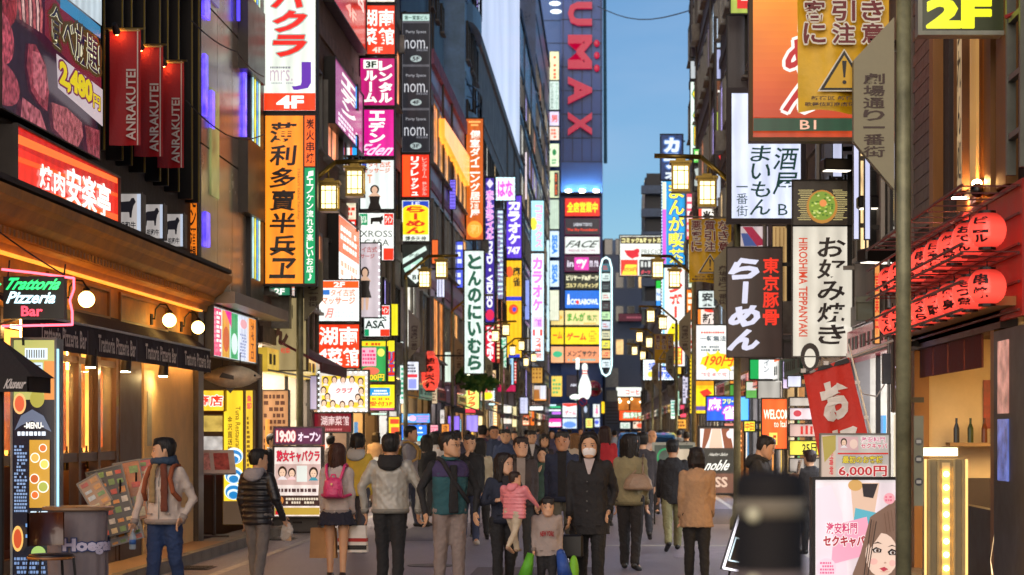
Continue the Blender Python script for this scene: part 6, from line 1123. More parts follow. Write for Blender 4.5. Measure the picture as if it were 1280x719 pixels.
# cornice in profile, swept along the front
prof = [(0, 3.42), (.10, 3.42), (.12, 3.50), (.20, 3.54), (.22, 3.62), (.34, 3.70), (.40, 3.80), (.46, 3.84), (.48, 3.93), (0, 3.96)]
m = MB(); n = len(prof); m.add([(XL+x, 16.4, z) for x, z in prof]+[(XL+x, 28.9, z) for x, z in prof], [tuple(range(n)), tuple(range(n, 2*n))[::-1]]+[(i, n+i, n+(i+1) % n, (i+1) % n) for i in range(n)]); wobj('cornice', m, ochre, tr)
wobj('cornice_roof', MB().box(XL, XL+.47, 16.4, 28.85, 3.965, 4.02), paint('#3a322c', .7, dirt=1), tr)
dm = MB().box(0, .06, 0, .07, 0, .075).mesh('dentil'); dm.materials.append(ochre)
for k in range(84): o = bpy.data.objects.new('dentil', dm); C.objects.link(o); o.parent = tr; o.location = (.20, .6+.142*k, 3.545)
wobj('fascia', MB().box(XL-.28, XL+.02, 16.4, 28.6, 2.90, 3.42), ochre, tr)
for y in (20.9, 24.0):
    wobj('fascia_panel', MB().box(XL+.021, XL+.05, y, y+2.6, 3.0, 3.04).box(XL+.021, XL+.05, y, y+2.6, 3.33, 3.37).box(XL+.021, XL+.05, y, y+.05, 3.04, 3.33).box(XL+.021, XL+.05, y+2.55, y+2.6, 3.04, 3.33), paint('#8f5e22', .5), tr)
# glazed front: posts, rails, panes
ys = [19.3, 20.45, 21.3, 22.15, 23.0, 23.85]
for y in ys: wobj('window_post', MB().box(XL-.08, XL+.03, y, y+.11, .14, 2.9), wood, tr)
wobj('window_rail', MB().box(XL-.06, XL+.02, 19.4, 23.85, 1.35, 1.45), wood, tr); wobj('window_rail', MB().box(XL-.06, XL+.02, 19.4, 23.85, 2.45, 2.52), wood, tr); wobj('kick_board', MB().box(XL-.06, XL+.02, 19.4, 23.85, .14, .42), wood, tr)
for a, b in zip(ys[:-1], ys[1:]): wobj('pane', MB().box(XL-.035, XL-.025, a+.11, b, 1.45, 2.45), clear('#ffe8c0', .03, .08), tr)
wobj('pillar', MB().box(XL-.3, XL+.04, 24.0, 25.1, 0, 2.9), paint('#3a2418', .5), tr)
wobj('pillar', MB().box(XL-.3, XL+.05, 25.2, 28.2, 0, 2.92), paint('#cdaa74', .6, var=.15, bump=.2), tr)
wobj('corner_post', MB().box(XL-.3, XL+.12, 28.22, 28.58, 0, 3.4), paint('#4b423c', .35, .5), tr)
wobj('notice', MB().box(XL+.051, XL+.056, 25.35, 25.6, 1.5, 2.2), paint('#9a9684', .6), tr)
# inside: bar, back wall bands, bottles, hanging lamps
for y, z0, z1, c in ((19.7, 1.5, 2.5, '#d8621c'), (20.6, 1.5, 2.45, '#e08a2c'), (21.5, 1.48, 2.45, '#c84a18'), (22.3, 1.5, 2.45, '#e07a24'), (23.1, 1.5, 2.4, '#d0581c')): wobj('glass_poster', MB().box(XL-.10, XL-.07, y, y+.5, z0, z1), glow(c, .55, .55, 5, sample=False), tr)
for y in (19.9, 21.0, 22.6): wobj('curtain', MB().box(XL-.16, XL-.12, y, y+.45, .5, 1.33), paint('#5a2a1a', .8, bump=.4, stretch=(1, 6, 1)), tr)
wobj('bar_counter', MB().box(XL-1.1, XL-.7, 19.6, 27.5, .14, 1.2), paint('#5a1f14', .4, coat=.4), tr)
wobj('glowing_back_panel', MB().box(XL-1.25, XL-1.2, 17, 28.1, 1.2, 2.9), glow('#e8963c', 2.4, .6, 1.4), tr)  # wall given a warm glow of its own in place of lamplight
for k in range(30): wobj('bottle', MB().lathe((XL-.9, 19.8+.24*k, 1.2), [(.04, 0), (.04, .17), (.015, .24), (.015, .3)], 8), paint(random.choice(['#1f3a1c', '#6a2a12', '#141a10', '#8a6a2a']), .15), tr)
for k in range(4): y = 20.2+1.9*k; wobj('interior_lamp', MB().ball((XL-.6, y, 2.5), .07, 12, 8).tube((XL-.6, y, 2.55), (XL-.6, y, 2.98), .01, n=5), glow('#ffc060', 26), tr)
wobj('added_soffit_light', MB().box(XL+.09, XL+.17, 19.4, 28.1, 2.70, 2.73), glow('#ffbe70', 13), tr)  # added strip, hidden behind the valance, to warm the pillar, boards and step
wobj('cove_light', MB().box(XL+.10, XL+.16, 16.6, 28.3, 3.385, 3.41), glow('#ff9a30', 1.3), tr)
for k, y in enumerate((20.3, 22.0, 23.6, 25.6)):
    sp = wobj('spotlight', MB().tube((XL+.22, y, 2.60), (XL+.20, y, 2.40), .055, .065, n=12).tube((XL+.22, y, 2.60), (XL+.22, y, 2.72), .012, n=5), dk, tr); a = MB().tube((.20+.0, y-16.2, 2.398), (.20, y-16.2, 2.39), .05, n=12); obj('spot_lens', a, glow('#ffd890', 170), sp)
# globe wall lamps
for y, lab in ((21.6, 'globe wall lamp nearest the neon trattoria sign'), (25.7, 'globe wall lamp second from the right on the ochre fascia'), (27.5, 'globe wall lamp at the right end of the ochre fascia')):
    t = thing('globe_lamp', lab, 'wall lamp', (XL+.02, y, 3.12), 0, 'globe lamps under the ochre cornice')
    obj('globe', MB().ball((.24, 0, 0), .088, 18, 12), glow('#ffc766', 9, .05), t, True)
    obj('arm', MB().path([(.0, 0, .02), (.05, 0, .02), (.06, 0, .14), (.12, 0, .21), (.20, 0, .20), (.24, 0, .13)], .011, 6), dk, t); obj('wall_plate', MB().box(0, .02, -.05, .05, -.06, .08), dk, t); obj('cap', MB().lathe((.24, 0, .09), [(.05, 0), (.03, .035), (.01, .05)], 12), dk, t)
# awning with its lettering
aw = thing('awning', 'charcoal awning lettered in white along the trattoria front', 'awning', (XL+.02, 19.2, 2.62))
m = MB(); A = 9.1; m.add([(0, 0, .42), (0, A, .42), (.24, A, .20), (.24, 0, .20), (0, 0, .38), (0, A, .38), (.23, A, .16), (.23, 0, .16)], [(0, 3, 2, 1), (4, 5, 6, 7), (0, 4, 7, 3), (1, 2, 6, 5), (0, 1, 5, 4)]); obj('canvas', m, paint('#2e2a33', .8, bump=.4, bscale=40), aw)
vl = MB(); n = 40
for k in range(n+1): y = A*k/n; vl.v += [(.24+.010*math.sin(k*1.9), y, .21), (.245+.014*math.sin(k*1.3), y, -.10)]
vl.f = [(2*k, 2*k+1, 2*k+3, 2*k+2) for k in range(n)]; obj('valance', vl, paint('#35303a', .85, bump=.3), aw)
obj('piping', MB().box(.235, .26, 0, A, .205, .23), paint('#a9b0b8', .4), aw)
els = []
for k in range(4): y = .55+2.25*k; els.append(('h', 'Trattoria Pizzeria Bar', y, -.105, y+1.75, .045, '#e8e2dc', {'lit': False, 'b': .02, 'shear': .1}))
for e_ in els:
    v, f = glyphs(e_[1], .02); mn = v.min(0); mx = v.max(0); u = (v-mn)/(mx-mn); obj('lettering', MB().add([(.268, e_[2]+(e_[4]-e_[2])*a, -.05+.19*b) for a, b in u], f), paint('#e4ddd6', .6), aw)
for k in range(1, 4): obj('seam', MB().box(.264, .267, 2.25*k+.1, 2.25*k+.115, -.1, .16), paint('#6a6570', .6), aw)
for y in (.05, 3, 6, 9.0): obj('rod', MB().tube((.0, y, .1), (.23, y, .17), .012, n=6), paint('#9a9a9a', .3, .8), aw)
# neon sign
t = thing('neon_sign', 'black neon board reading Trattoria Pizzeria Bar inside a pink red neon outline', 'neon sign', at(47, 408, 18.6)); k_ = 18.6/F; P = lambda x, y: ((x-47)*k_, (408-y)*k_)
obj('board', MB().box(P(6, 0)[0], P(82, 0)[0], -.05, .05, P(0, 399)[1], P(0, 346)[1]), paint('#14110f', .4), t)
elements(t, [('h', 'Trattoria', 10, 348, 79, 363, '#28e070', {'b': .035, 'shear': .15, 'name': 'neon_lettering', 'e': 1.5}), ('h', 'Pizzeria', 13, 365, 73, 380, '#c8f4ff', {'b': .03, 'shear': .1, 'name': 'neon_lettering', 'e': 1.6}), ('h', 'Bar', 29, 383, 56, 396, '#ff4058', {'b': .03, 'name': 'neon_lettering', 'e': 1.5})], P, -.06, 1.4, k_, k_)
loop = [P(3, 337), P(40, 341), P(93, 348), P(93, 362), P(88, 376), P(91, 390), P(91, 406), P(3, 408)]
obj('neon_tube', MB().path([(a, -.02, b) for a, b in loop], .011, 8), glow('#ff4858', 3.2, .03), t); obj('hanger', MB().tube((P(10, 0)[0], 0, P(0, 346)[1]), (P(10, 0)[0], .05, P(0, 325)[1]), .008, n=5).tube((P(80, 0)[0], 0, P(0, 346)[1]), (P(80, 0)[0], .05, P(0, 330)[1]), .008, n=5), dk, t)
obj('neon_script_end', MB().path([(P(0, 0)[0]-.06, -.06, P(0, 350)[1]), (P(3, 0)[0], -.06, P(0, 356)[1]), (P(0, 0)[0]-.04, -.06, P(0, 362)[1])], .008, 6), glow('#28e070', 2), t)
# light box menu by the door
bowl = lambda x, y, r, c: [('o', x, y, r, r*1.05, '#f0ece0'), ('o', x, y, r*.8, r*.84, c)]
mt_ = sign('tall black and blue light box menu with pizza pictures by the trattoria door', (20, 424, 75, 745), [('r', 22, 426, 73, 500, '#a8a860'), ('r', 36, 436, 64, 450, '#cfe2f4'), ('r', 40, 454, 58, 488, '#b8cfe8'), ('m', [(38+3*q, 438, 39.5+3*q, 448) for q in range(8)]+[(42, 457+4*q, 56, 458.6+4*q) for q in range(7)], '#5a5a48'), ('r', 60, 452, 73, 500, '#c8803c'), ('r', 22, 500, 73, 742, '#10131f'), ('o', 30, 505, 8, 13, '#e0b070'), ('o', 30, 505, 6, 10, '#c85a3a'), ('o', 52, 499, 9, 11, '#9a9440'), ('p', [(24, 538), (32, 520), (46, 512), (60, 520), (70, 540), (62, 536), (46, 526), (32, 532)], '#5a6478'), ('h', '-MENU-', 36, 528, 60, 536, WHT), ('l', 28, 538, 68, 546, 1, '#e4f0ff'), ('l', 24, 556, 40, 640, 20, '#7c96bc'), ('r', 43, 550, 68, 634, '#b88a30')]+bowl(50, 572, 6, '#d8a850')+bowl(60, 560, 5, '#c86a30')+bowl(62, 580, 6, '#e8c860')+bowl(50, 598, 6, '#b85a28')+bowl(61, 608, 7, '#a0a84a')+bowl(51, 618, 5, '#d86a30')+[('h', 'TRATT', 44, 638, 66, 646, '#c8e0f0', {'shear': .2}), ('o', 30, 672, 7, 16, '#e0b060'), ('o', 30, 672, 5, 12, '#b84a28'), ('l', 40, 652, 68, 672, 3, '#6a98d0'), ('l', 26, 694, 66, 738, 8, '#6c86b0'), ('o', 56, 690, 9, 9, '#90b060')], '#1a2030', .95, Y=19.4, fw=1.6, frame='#8a98a0', t=.24, group=None, arm=False)
obj('edge_light', MB().box(.222, .238, -.15, -.12, .1, 2.4), glow('#9adfff', 1.6), mt_)
t = thing('door_frame', 'grey steel door post with an orange lit wall edge at the far left', 'door frame', (-5.83, 18.2, 0)); obj('post', MB().box(-.1, .1, -.1, .1, 0, 2.9), paint('#6a625c', .4, .5), t); obj('side_post', MB().box(-.32, -.12, -.05, .1, 0, 2.9), paint('#8a4a1c', .5), t)
# dark pyramid awning at the frame edge
t = thing('stall_awning', 'small dark brown pyramid awning at the left edge of the frame', 'awning', at(0, 491, 16.2)); k_ = 16.2/F
m = MB(); a_, b_ = 55*k_, 34*k_; z1, z2 = 19*k_, 68*k_; m.add([(-a_, -a_*.9, z1), (a_, -a_*.9, z1), (a_, a_*.9, z1), (-a_, a_*.9, z1), (0, 0, z2)], [(0, 1, 4), (1, 2, 4), (2, 3, 4), (3, 0, 4)]); obj('canopy', m, paint('#241a16', .8, bump=.3), t)
m = MB(); m.box(-a_*.9, a_*.9, -a_*.9, -a_*.88, 0, z1).box(a_*.88, a_*.9, -a_*.9, a_*.9, 0, z1); obj('valance', m, paint('#1f1714', .8), t)
elements(t, [('h', 'CHIPS', -12, 5, 14, 13, '#b8aaa0', {'lit': False}), ('h', 'Kluseur', 22, 3, 47, 15, '#c8bcb4', {'lit': False, 'shear': .2, 'b': .03})], lambda x, y: (x*k_, z1-y*k_), -a_*.9-.004, 0, k_, k_)
obj('pole', MB().tube((0, 0, -2.1), (0, 0, z2), .03, n=8), dk, t)
# billboard and signs above
MT = {'var': .75, 'ns': 16}
pork = [('o', 8, 60, 30, 50, '#8a2a34', MT), ('o', 4, 130, 26, 40, '#b04a58', MT), ('o', 2, 200, 40, 34, '#9a4450', MT), ('p', [(60, 112), (76, 106), (100, 128), (108, 170), (104, 205), (84, 200), (66, 186), (56, 150)], '#8c3a46', MT), ('p', [(68, 120), (84, 116), (96, 130), (101, 165), (98, 190), (84, 188), (70, 176)], '#b8606a', MT), ('p', [(112, 186), (150, 180), (190, 190), (194, 214), (180, 238), (150, 240), (118, 228)], '#a85a60', MT), ('p', [(198, 192), (240, 186), (240, 240), (206, 240)], '#8c3e48', MT), ('p', [(44, 206), (84, 212), (100, 240), (40, 240)], '#b4606a', MT)]
for k in range(7): x = 28+k*7; pork.append(('p', [(x, -5), (x+5, -5), (x+10+k, 50), (x+14, 84), (x+9, 84), (x+4+k, 50)], '#d8a8a0' if k % 2 else '#b85a5c', MT))
pork += [('o', 60, 4, 18, 26, '#c8b4a0'), ('o', 62, 2, 12, 18, '#3a5a30')]
sign('big all you can eat meat billboard in purple and black with a yellow price', (0, -190, 240, 240), [('r', 0, -190, 240, 240, '#2e2030')]+pork+[('p', [(88, 6), (236, 40), (236, 128), (88, 84)], '#7a1c30'), ('r', 120, -60, 236, -6, '#d8e8f0'), ('r', 124, -2, 232, 20, '#3a8ab8'), ('h', '食べ放題!', 98, 24, 230, 92, '#f8f0c8', {'b': .06, 'o': '#4a3a10', 'ow': .08, 'name': 'lettering'}), ('h', '食べ放題!', 98, 24, 230, 92, '#1c1c3a', {'b': .01}), ('p', [(112, 104), (236, 112), (236, 180), (116, 160)], '#d8c8cc'), ('h', '2,480', 120, 110, 206, 158, '#f0d820', {'b': .06, 'o': '#7a2a50', 'ow': .06}), ('h', '円', 208, 130, 228, 156, '#f0d820', {'b': .05, 'o': '#7a2a50', 'ow': .06})], '#3a2834', .55, wall=('L', 18.8, 22.45, 4.75, 7.37, .10), frame='#3a342e', fw=1, t=.12, name='billboard', cat='billboard', group=None)
sign('red barbecue restaurant sign with orange streaks and white kanji', (0, 0, 132, 76), [('r', 1.5, 1.5, 130, 24, '#b81c14'), ('p', [(2, 10), (130, 2), (130, 9), (2, 20)], '#ee6a2c'), ('p', [(2, 34), (130, 22), (130, 27), (2, 40)], '#e0501c'), ('p', [(2, 62), (130, 50), (130, 58), (2, 71)], '#ee5a24'), ('h', '焼肉', 26, 30, 56, 58, WHT, {'b': .04}), ('h', '安楽亭', 58, 18, 118, 62, WHT, {'b': .05})], '#d4281a', 1.0, wall=('L', 19.1, 23.15, 3.97, 4.64, .12), frame='#4a4038', fw=1.5, t=.2, group=None)
for x0, y0, x1, y1, lab in ((137, 37, 176, 182, 'red vertical flag with white lettering, nearest and leftmost of three'), (168, 57, 204, 196, 'red vertical flag with white lettering, middle of three'), (197, 77, 230, 210, 'red vertical flag with white lettering, rightmost of three')):
    Yf = F*-5.70/(x0-CX); k_ = Yf/F; t = thing('hanging_flag', lab, 'flag', at((x0+x1)/2, y1, Yf), 0, 'red flags on the upper left facade'); w = (x1-x0)*k_; hh_ = (y1-y0)*k_
    nx, nz = 8, 16; m = MB(); m.add([((i/nx-.5)*w, .02*math.sin(i*.9+j*.3)*(j/nz), hh_*(1-j/nz)) for j in range(nz+1) for i in range(nx+1)], [(j*(nx+1)+i, (j+1)*(nx+1)+i, (j+1)*(nx+1)+i+1, j*(nx+1)+i+1) for j in range(nz) for i in range(nx)]); obj('cloth', m, paint('#b8141c', .6, var=.12, bump=.2), t, True)
    P = lambda x, y: ((x-(x0+x1)/2)*k_, (y1-y)*k_); f = (y1-y0)/145
    elements(t, [('w', 'ANRAKUTEI', x0+(x1-x0)*.55, y0+50*f, x0+(x1-x0)*.86, y0+139*f, '#e8d8cc', {'ccw': True, 'lit': False, 'b': .02}), ('r', x1-(x1-x0)*.10, y0, x1-(x1-x0)*.06, y1, '#e8d8cc', {'lit': False}), ('r', x0, y0+1, x1, y0+3, '#b89a50', {'lit': False})], P, -.03, 0, k_, k_)
    obj('rod', MB().tube((-w/2-.1, 0, hh_+.01), (w/2+.04, 0, hh_+.01), .014, n=6), paint('#a08a50', .3, .8), t)
    obj('flag_light', MB().tube((-w*.2, -.22, hh_+.02), (-w*.2, -.10, hh_-.05), .03, .045, n=10), paint('#222', .4), t); obj('flag_lamp', MB().ball((-w*.2, -.10, hh_-.06), .028, 8, 6), glow('#ffb060', 20), t)
for x0, y0, x1, y1, lab in ((142, 243, 180, 292, 'white box sign with a black bull, nearest of three'), (178, 256, 207, 300, 'white box sign with a black bull, middle of three'), (205, 268, 232, 310, 'white box sign with a black bull, farthest of three')):
    w, h_ = x1-x0, y1-y0; q = lambda x, y: (x0+w*x, y0+h_*y)
    sign(lab, (x0, y0, x1, y1), [('p', [q(.12, .30), q(.30, .22), q(.60, .20), q(.66, .12), q(.74, .12), q(.80, .22), q(.72, .32), q(.68, .46), q(.66, .62), q(.60, .62), q(.58, .48), q(.28, .48), q(.26, .62), q(.20, .62), q(.18, .44)], '#1c1a20'), ('h', '元祖和牛', x0+w*.08, y0+h_*.72, x0+w*.8, y0+h_*.9, '#1c1a20', {'b': .03}), ('r', x0+w*.84, y0+1, x1-1, y1-1, '#c4d0e4')], '#b8b0ac', .62, Y=YL(x0)+.2, frame='#5a544e', group='bull box signs on the left facade', fw=.8)
sign('narrow orange strip sign with black script under the white one', (237, 140, 248, 335), [('v', '焼肉ホルモン酒場', 239, 146, 246, 330, '#2a1408', {'b': .03})], '#ec7a1c', .9, Y=28.4, fw=.5, t=.1, group=G1, side='L')
sign('narrow white strip sign with red scrolls above the orange strip', (237, -40, 248, 136), [('w', 'DINING', 238.5, 10, 246.5, 125, '#b83a38', {'b': .0})], '#c4ccb8', .8, Y=28.4, fw=.5, t=.1, group=G1, side='L')
# ---- panel clad building B with the tuna restaurant
tb_ = thing('restaurant_building', 'glossy beige panel clad building over the yellow tuna restaurant', 'building', (XL, 28.95, 0))
pn = paint('#c2b29e', .22, .35, .12, 1.5)
wobj('wall', MB().box(XL-9, XL-.05, 28.95, 33.85, 3.7, 40).box(XL-9, XL-2.6, 28.95, 33.85, 0, 3.7), paint('#4a4038', .6), tb_)
for f in range(14):
    for k in range(4): wobj('cladding_panel', MB().box(XL-.05, XL, 29.0+1.2*k, 29.0+1.2*k+1.18, 3.8+2.1*f, 3.8+2.1*f+2.07), pn, tb_)
for f in range(6):
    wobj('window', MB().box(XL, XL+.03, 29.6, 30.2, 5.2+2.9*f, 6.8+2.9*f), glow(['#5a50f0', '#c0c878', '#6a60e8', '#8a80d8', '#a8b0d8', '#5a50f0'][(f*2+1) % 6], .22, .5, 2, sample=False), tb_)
for ya, yb, za, zb in ((29.05, 29.25, 6.3, 7.2), (29.55, 29.75, 6.2, 6.75), (29.0, 29.4, 7.75, 8.05), (32.25, 32.4, 5.9, 7.9), (32.25, 32.4, 8.15, 8.8), (29.1, 29.4, 4.4, 4.9)): wobj('painted_violet_reflection', MB().box(XL+.01, XL+.05, ya, yb, za, zb), glow('#5a46ff', 1.5, .5, 5, sample=False), tb_)  # violet reflections in the cladding, built as glowing strips
wobj('painted_blue_reflection', MB().tube((XL+.06, 31.6, 8.2), (XL+.06, 31.6, 9.9), .03, n=6), glow('#4a3cff', 1.6), tb_)  # bluish reflection on the panels, modelled as a glowing rod
wobj('dark_column', MB().box(XL, XL+.08, 32.6, 33.8, 3.7, 30), paint('#2c2622', .4), tb_)
for k in range(5): wobj('duct_box', MB().box(XL+.0, XL+.16, 31.9, 33.5, 5.2+2.3*k, 6.4+2.3*k), paint('#4c443c', .4, .4), tb_)
for k in range(4): wobj('neon_strip', MB().box(XL+.085, XL+.10, 32.7+.2*k, 32.76+.2*k, 4.2, 9.0), glow(['#b8e8f0', '#e8e040', '#4aa0e0', '#c8f0c8'][k], .8, .3, 4), tb_)
wobj('steel_beam', MB().box(XL, XL+.5, 28.95, 33.8, 3.55, 3.72), paint('#9a8f86', .4, .5), tb_)
ps = [('r', 3, 3, 19, 97, '#e8507a'), ('r', 21, 3, 37, 97, '#e0a030'), ('o', 29, 60, 7, 26, '#c85a28'), ('r', 39, 3, 55, 97, '#38a868'), ('o', 47, 66, 7, 22, '#d8e8e8'), ('r', 57, 3, 77, 97, '#d4dcf0'), ('l', 59, 40, 75, 92, 8, '#8a94b8'), ('o', 67, 20, 8, 10, '#e0a0a8'), ('r', 79, 3, 97, 97, '#ec8a2c'), ('w', 'ネギトロ', 84, 10, 92, 90, '#5a2410')]
sign('row of lit food posters above the tuna restaurant', (0, 0, 100, 100), ps+[('l', 5, 8, 17, 90, 9, WHT), ('p', [(22, 3), (37, 3), (37, 36)], '#e01a90')], '#b8c8c8', .8, wall=('L', 29.0, 32.6, 2.78, 3.52, .1), frame='#6a6a6a', fw=1, t=.1, name='poster_board', group=None)
# fish model
t = thing('tuna_model', 'big silver tuna fish model hanging over the yellow restaurant entrance', 'fish model', at(288, 471, 30.9), math.radians(12)); k_ = 30.9/F
m = MB(); prof = [(-37, .4), (-33, 2.2), (-26, 6.5), (-14, 12), (0, 14.5), (14, 13.5), (24, 10), (31, 6), (36, 2.5), (38, .6)]; vs = []; n = 14
for x, r in prof:
    for i in range(n): a = 2*PI*i/n; vs.append((x*k_, math.cos(a)*r*.55*k_, math.sin(a)*r*k_))
m.add(vs, [(j*n+i, j*n+(i+1) % n, (j+1)*n+(i+1) % n, (j+1)*n+i) for j in range(len(prof)-1) for i in range(n)]+[tuple(range(n))[::-1], tuple(range(len(vs)-n, len(vs)))])
obj('fish_body', m, paint('#e0d4b8', .32, .1, .3, 6), t, True)
for poly, nm in (([(-34, 0), (-44, 13), (-41, 0), (-44, -13)], 'tail'), ([(-6, 12), (2, 22), (8, 13)], 'fin'), ([(-8, -12), (0, -21), (6, -13)], 'fin'), ([(4, 1), (-10, 5), (-14, -1), (4, -4)], 'side_fin')): 
    yy = (-8*k_, -7.2*k_) if nm == 'side_fin' else (-.5*k_, .5*k_); obj(nm, MB().prism([(x*k_, z*k_) for x, z in poly], *yy), paint('#5a5244', .4), t)
for q in (-1, 1): obj('eye', MB().ball((30*k_, q*3.6*k_, 1.5*k_), 1.5*k_, 10, 6), paint('#14110e', .2), t)
obj('mouth', MB().tube((37.5*k_, -.9*k_, -1.5*k_), (32*k_, -3.4*k_, -3*k_), .4*k_, n=5), paint('#3a2a24', .5), t); obj('hanging_wire', MB().tube((-10*k_, 0, 12*k_), (-10*k_, 0, 30*k_), .01, n=4).tube((12*k_, 0, 12*k_), (12*k_, 0, 30*k_), .01, n=4), dk, t)
# yellow entrance
sign('yellow restaurant panel with dark vertical words and blue wave circles', (281, 488, 306, 655), [('w', 'Tuna Restaurant', 296, 508, 302, 565, '#4a3a10', {'b': .01}), ('v', '金沢直送鮪', 286, 520, 292, 566, '#4a3a10', {'b': .02})]+sum([[('o', 294, y, 11.5, 10.5, '#d8ecf0'), ('o', 294, y+1, 10, 8.5, '#1c7ab8'), ('o', 294, y+3, 8, 6, '#d8ecf0'), ('o', 294, y+4.5, 6, 4.5, '#1c7ab8')] for y in (570, 594, 614)], [])+[('r', 281, 626, 306, 655, '#4a3a2c')], '#f0c82c', .95, Y=31.8, fw=.5, frame='#8a7020', group='yellow panels of the tuna restaurant', arm=False)
sign('yellow canopy panel with red kanji over the tuna restaurant door', (246, 488, 282, 514), [('h', '商店', 248, 494, 280, 508, '#e03020', {'b': .08, 'o': WHT})], '#f4c430', .95, Y=31.6, fw=.5, frame='#8a7020', group='yellow panels of the tuna restaurant', arm=False)
sign('slim yellow panel with pink and dark print right of the wave panel', (308, 488, 318, 600), [('v', '魚卸', 310, 494, 316, 512, '#e83a50', {'b': .05}), ('l', 310, 520, 316, 590, 12, '#7a5a20')], '#f4c83c', .95, Y=32.4, fw=.4, frame='#8a7020', group='yellow panels of the tuna restaurant', arm=False)
t = thing('shop_entrance', 'dark entrance with shelves of menus under the yellow canopy', 'shop entrance', (-5.75, 32.2, 0))
obj('back_wall', MB().box(-1.4, .0, .6, .7, 0, 3.4), paint('#4a3424', .7), t); obj('shelf_lamp', MB().box(-1.2, -.1, .1, .14, 2.2, 2.26), glow('#fff0c0', 4), t)
for j, c in enumerate(('#e85a7a', '#d8d4d0', '#e0c060', '#c85040')): obj('display_panel', MB().box(-1.0, -.2, .5, .55, 1.0+.34*j, 1.26+.34*j), glow(c, .5, .4, 8, sample=False), t)
t = thing('menu_stand', 'slanted menu lectern with an open photo menu beside the corner post', 'menu stand', at(268, 690, 29.6), math.radians(20)); t.location.z = .1
obj('leg', MB().tube((0, .05, 0), (0, .05, .95), .03, n=8).box(-.2, .2, -.1, .2, 0, .04), paint('#2c1c12', .5), t)
b = MB().box(-.32, .32, -.02, .02, 0, .42); b.xf(Matrix.Translation((0, 0, .95)) @ Matrix.Rotation(math.radians(-35), 4, 'X')); obj('menu_board', b, paint('#c4bcb4', .5), t)
for q, c in ((-.16, '#d8a09a'), (.12, '#b85a50')): b = MB().box(q-.11, q+.11, -.027, -.022, .06, .36); b.xf(Matrix.Translation((0, 0, .95)) @ Matrix.Rotation(math.radians(-35), 4, 'X')); obj('menu_page', b, paint(c, .4, var=.6, scale=14), t)
# cable runs
def cable(label, pts, r=.012):
    m = MB(); P_ = []
    for a, b in zip(pts[:-1], pts[1:]):
        a, b = Vector(a), Vector(b); L_ = (b-a).length
        for k in range(8): u = k/8; p = a.lerp(b, u); p.z -= math.sin(PI*u)*L_*.02; P_.append(p)
    P_.append(Vector(pts[-1])); l = P_[0].copy(); m.path([p-l for p in P_], r, 5); o = obj('cable', m, paint('#0f0f10', .6), None); o.location = l; tag(o, label, 'cable')
cable('black cable slanting down to the neon trattoria board', [at(-30, 268, 18.4), at(82, 345, 18.6)], .008)
cable('long cable slanting across the panel clad building', [at(232, 125, 27), at(282, 168, 29), at(330, 168, 33)], .01)
cable('cable across the sky over the street, high up', [at(747, 8, 120), at(866, 12, 90)], .03)
cable('lower slanting cable over the panel clad building', [at(238, 25, 27), at(296, 65, 30), at(330, 96, 33)], .01)
# ---- furniture on the left pavement
t = thing('advertising_banner', 'grey cloth covered barrel table lettered Hoegaarden with a wooden top', 'barrel table', at(98, 719, 18.4)); t.location.z = .1; k_ = 18.4/F
zt = zat(638, 18.4)-.1; vs = []; n = 26; m = MB()
for j in range(9):
    for i in range(n+1): a = PI+PI*i/n; r = .27*(1+.02*j/8)+.014*math.sin(i*1.7)*(1-j/9)+.006*math.sin(i*3.1+j); vs.append((r*math.cos(a), r*.7*math.sin(a), zt*(j/8)))
m.add(vs, [(j*(n+1)+i, j*(n+1)+i+1, (j+1)*(n+1)+i+1, (j+1)*(n+1)+i) for j in range(8) for i in range(n)]); obj('cloth', m, paint('#7a6f70', .75, var=.15, bump=.35, bscale=14), t, True)
obj('table_top', MB().lathe((0, 0, zt), [(.31, 0), (.33, .01), (.33, .03), (.31, .04)], 24, 1, .75), paint('#8a6a4a', .3, coat=.5), t); obj('barrel', MB().lathe((0, .02, 0), [(.24, 0), (.26, zt*.5), (.24, zt)], 18, 1, .7), paint('#3a2a20', .6), t, True)
v, f = glyphs('Hoegaarden', .05); mn, mx = v.min(0), v.max(0); 
for bd, rr_, cc in ((.12, .288, '#2c3a6a'), (.05, .292, '#c4bcd0')):
    v, f = glyphs('Hoegaarden', bd); pts = []
    for a, b in (v-mn)/(mx-mn): an = PI*1.40+a*PI*.98; pts.append((rr_*math.cos(an), (rr_*.7+.012)*math.sin(an), zt-.40+.15*b))
    obj('lettering', MB().add(pts, f), paint(cc, .6), t)
t = thing('bistro_chair', 'dark bistro chair with a wooden seat rim beside the barrel table', 'chair', (at(64, 700, 17.8).x, 17.8, .1), math.radians(35))
obj('seat', MB().lathe((0, 0, .46), [(.19, 0), (.205, .015), (.19, .035)], 22), paint('#1c1616', .4), t, True); obj('seat_rim', MB().lathe((0, 0, .45), [(.208, 0), (.214, .012), (.208, .024)], 22), paint('#9a5f26', .35, coat=.4), t, True)
m = MB(); vs = []
for i in range(9):
    a = PI*.5-.9+1.8*i/8
    for z in (.56, .86): vs.append((.2*math.cos(a), .2*math.sin(a)+.02*(z-.5), z)); 
m.add(vs+[(x*1.09, y*1.09, z) for x, y, z in vs], [(2*i, 2*i+1, 2*i+3, 2*i+2) for i in range(8)]+[(18+2*i, 18+2*i+2, 18+2*i+3, 18+2*i+1) for i in range(8)]+[(2*i+1, 2*i+19, 2*i+21, 2*i+3) for i in range(8)]); obj('backrest', m, paint('#4a2412', .35, coat=.4), t, True)
for a, b in ((-.15, -.15), (.15, -.15), (-.15, .15), (.15, .15)): obj('leg', MB().tube((a*1.25, b*1.25, 0), (a, b, .46), .012, n=6), dk, t)
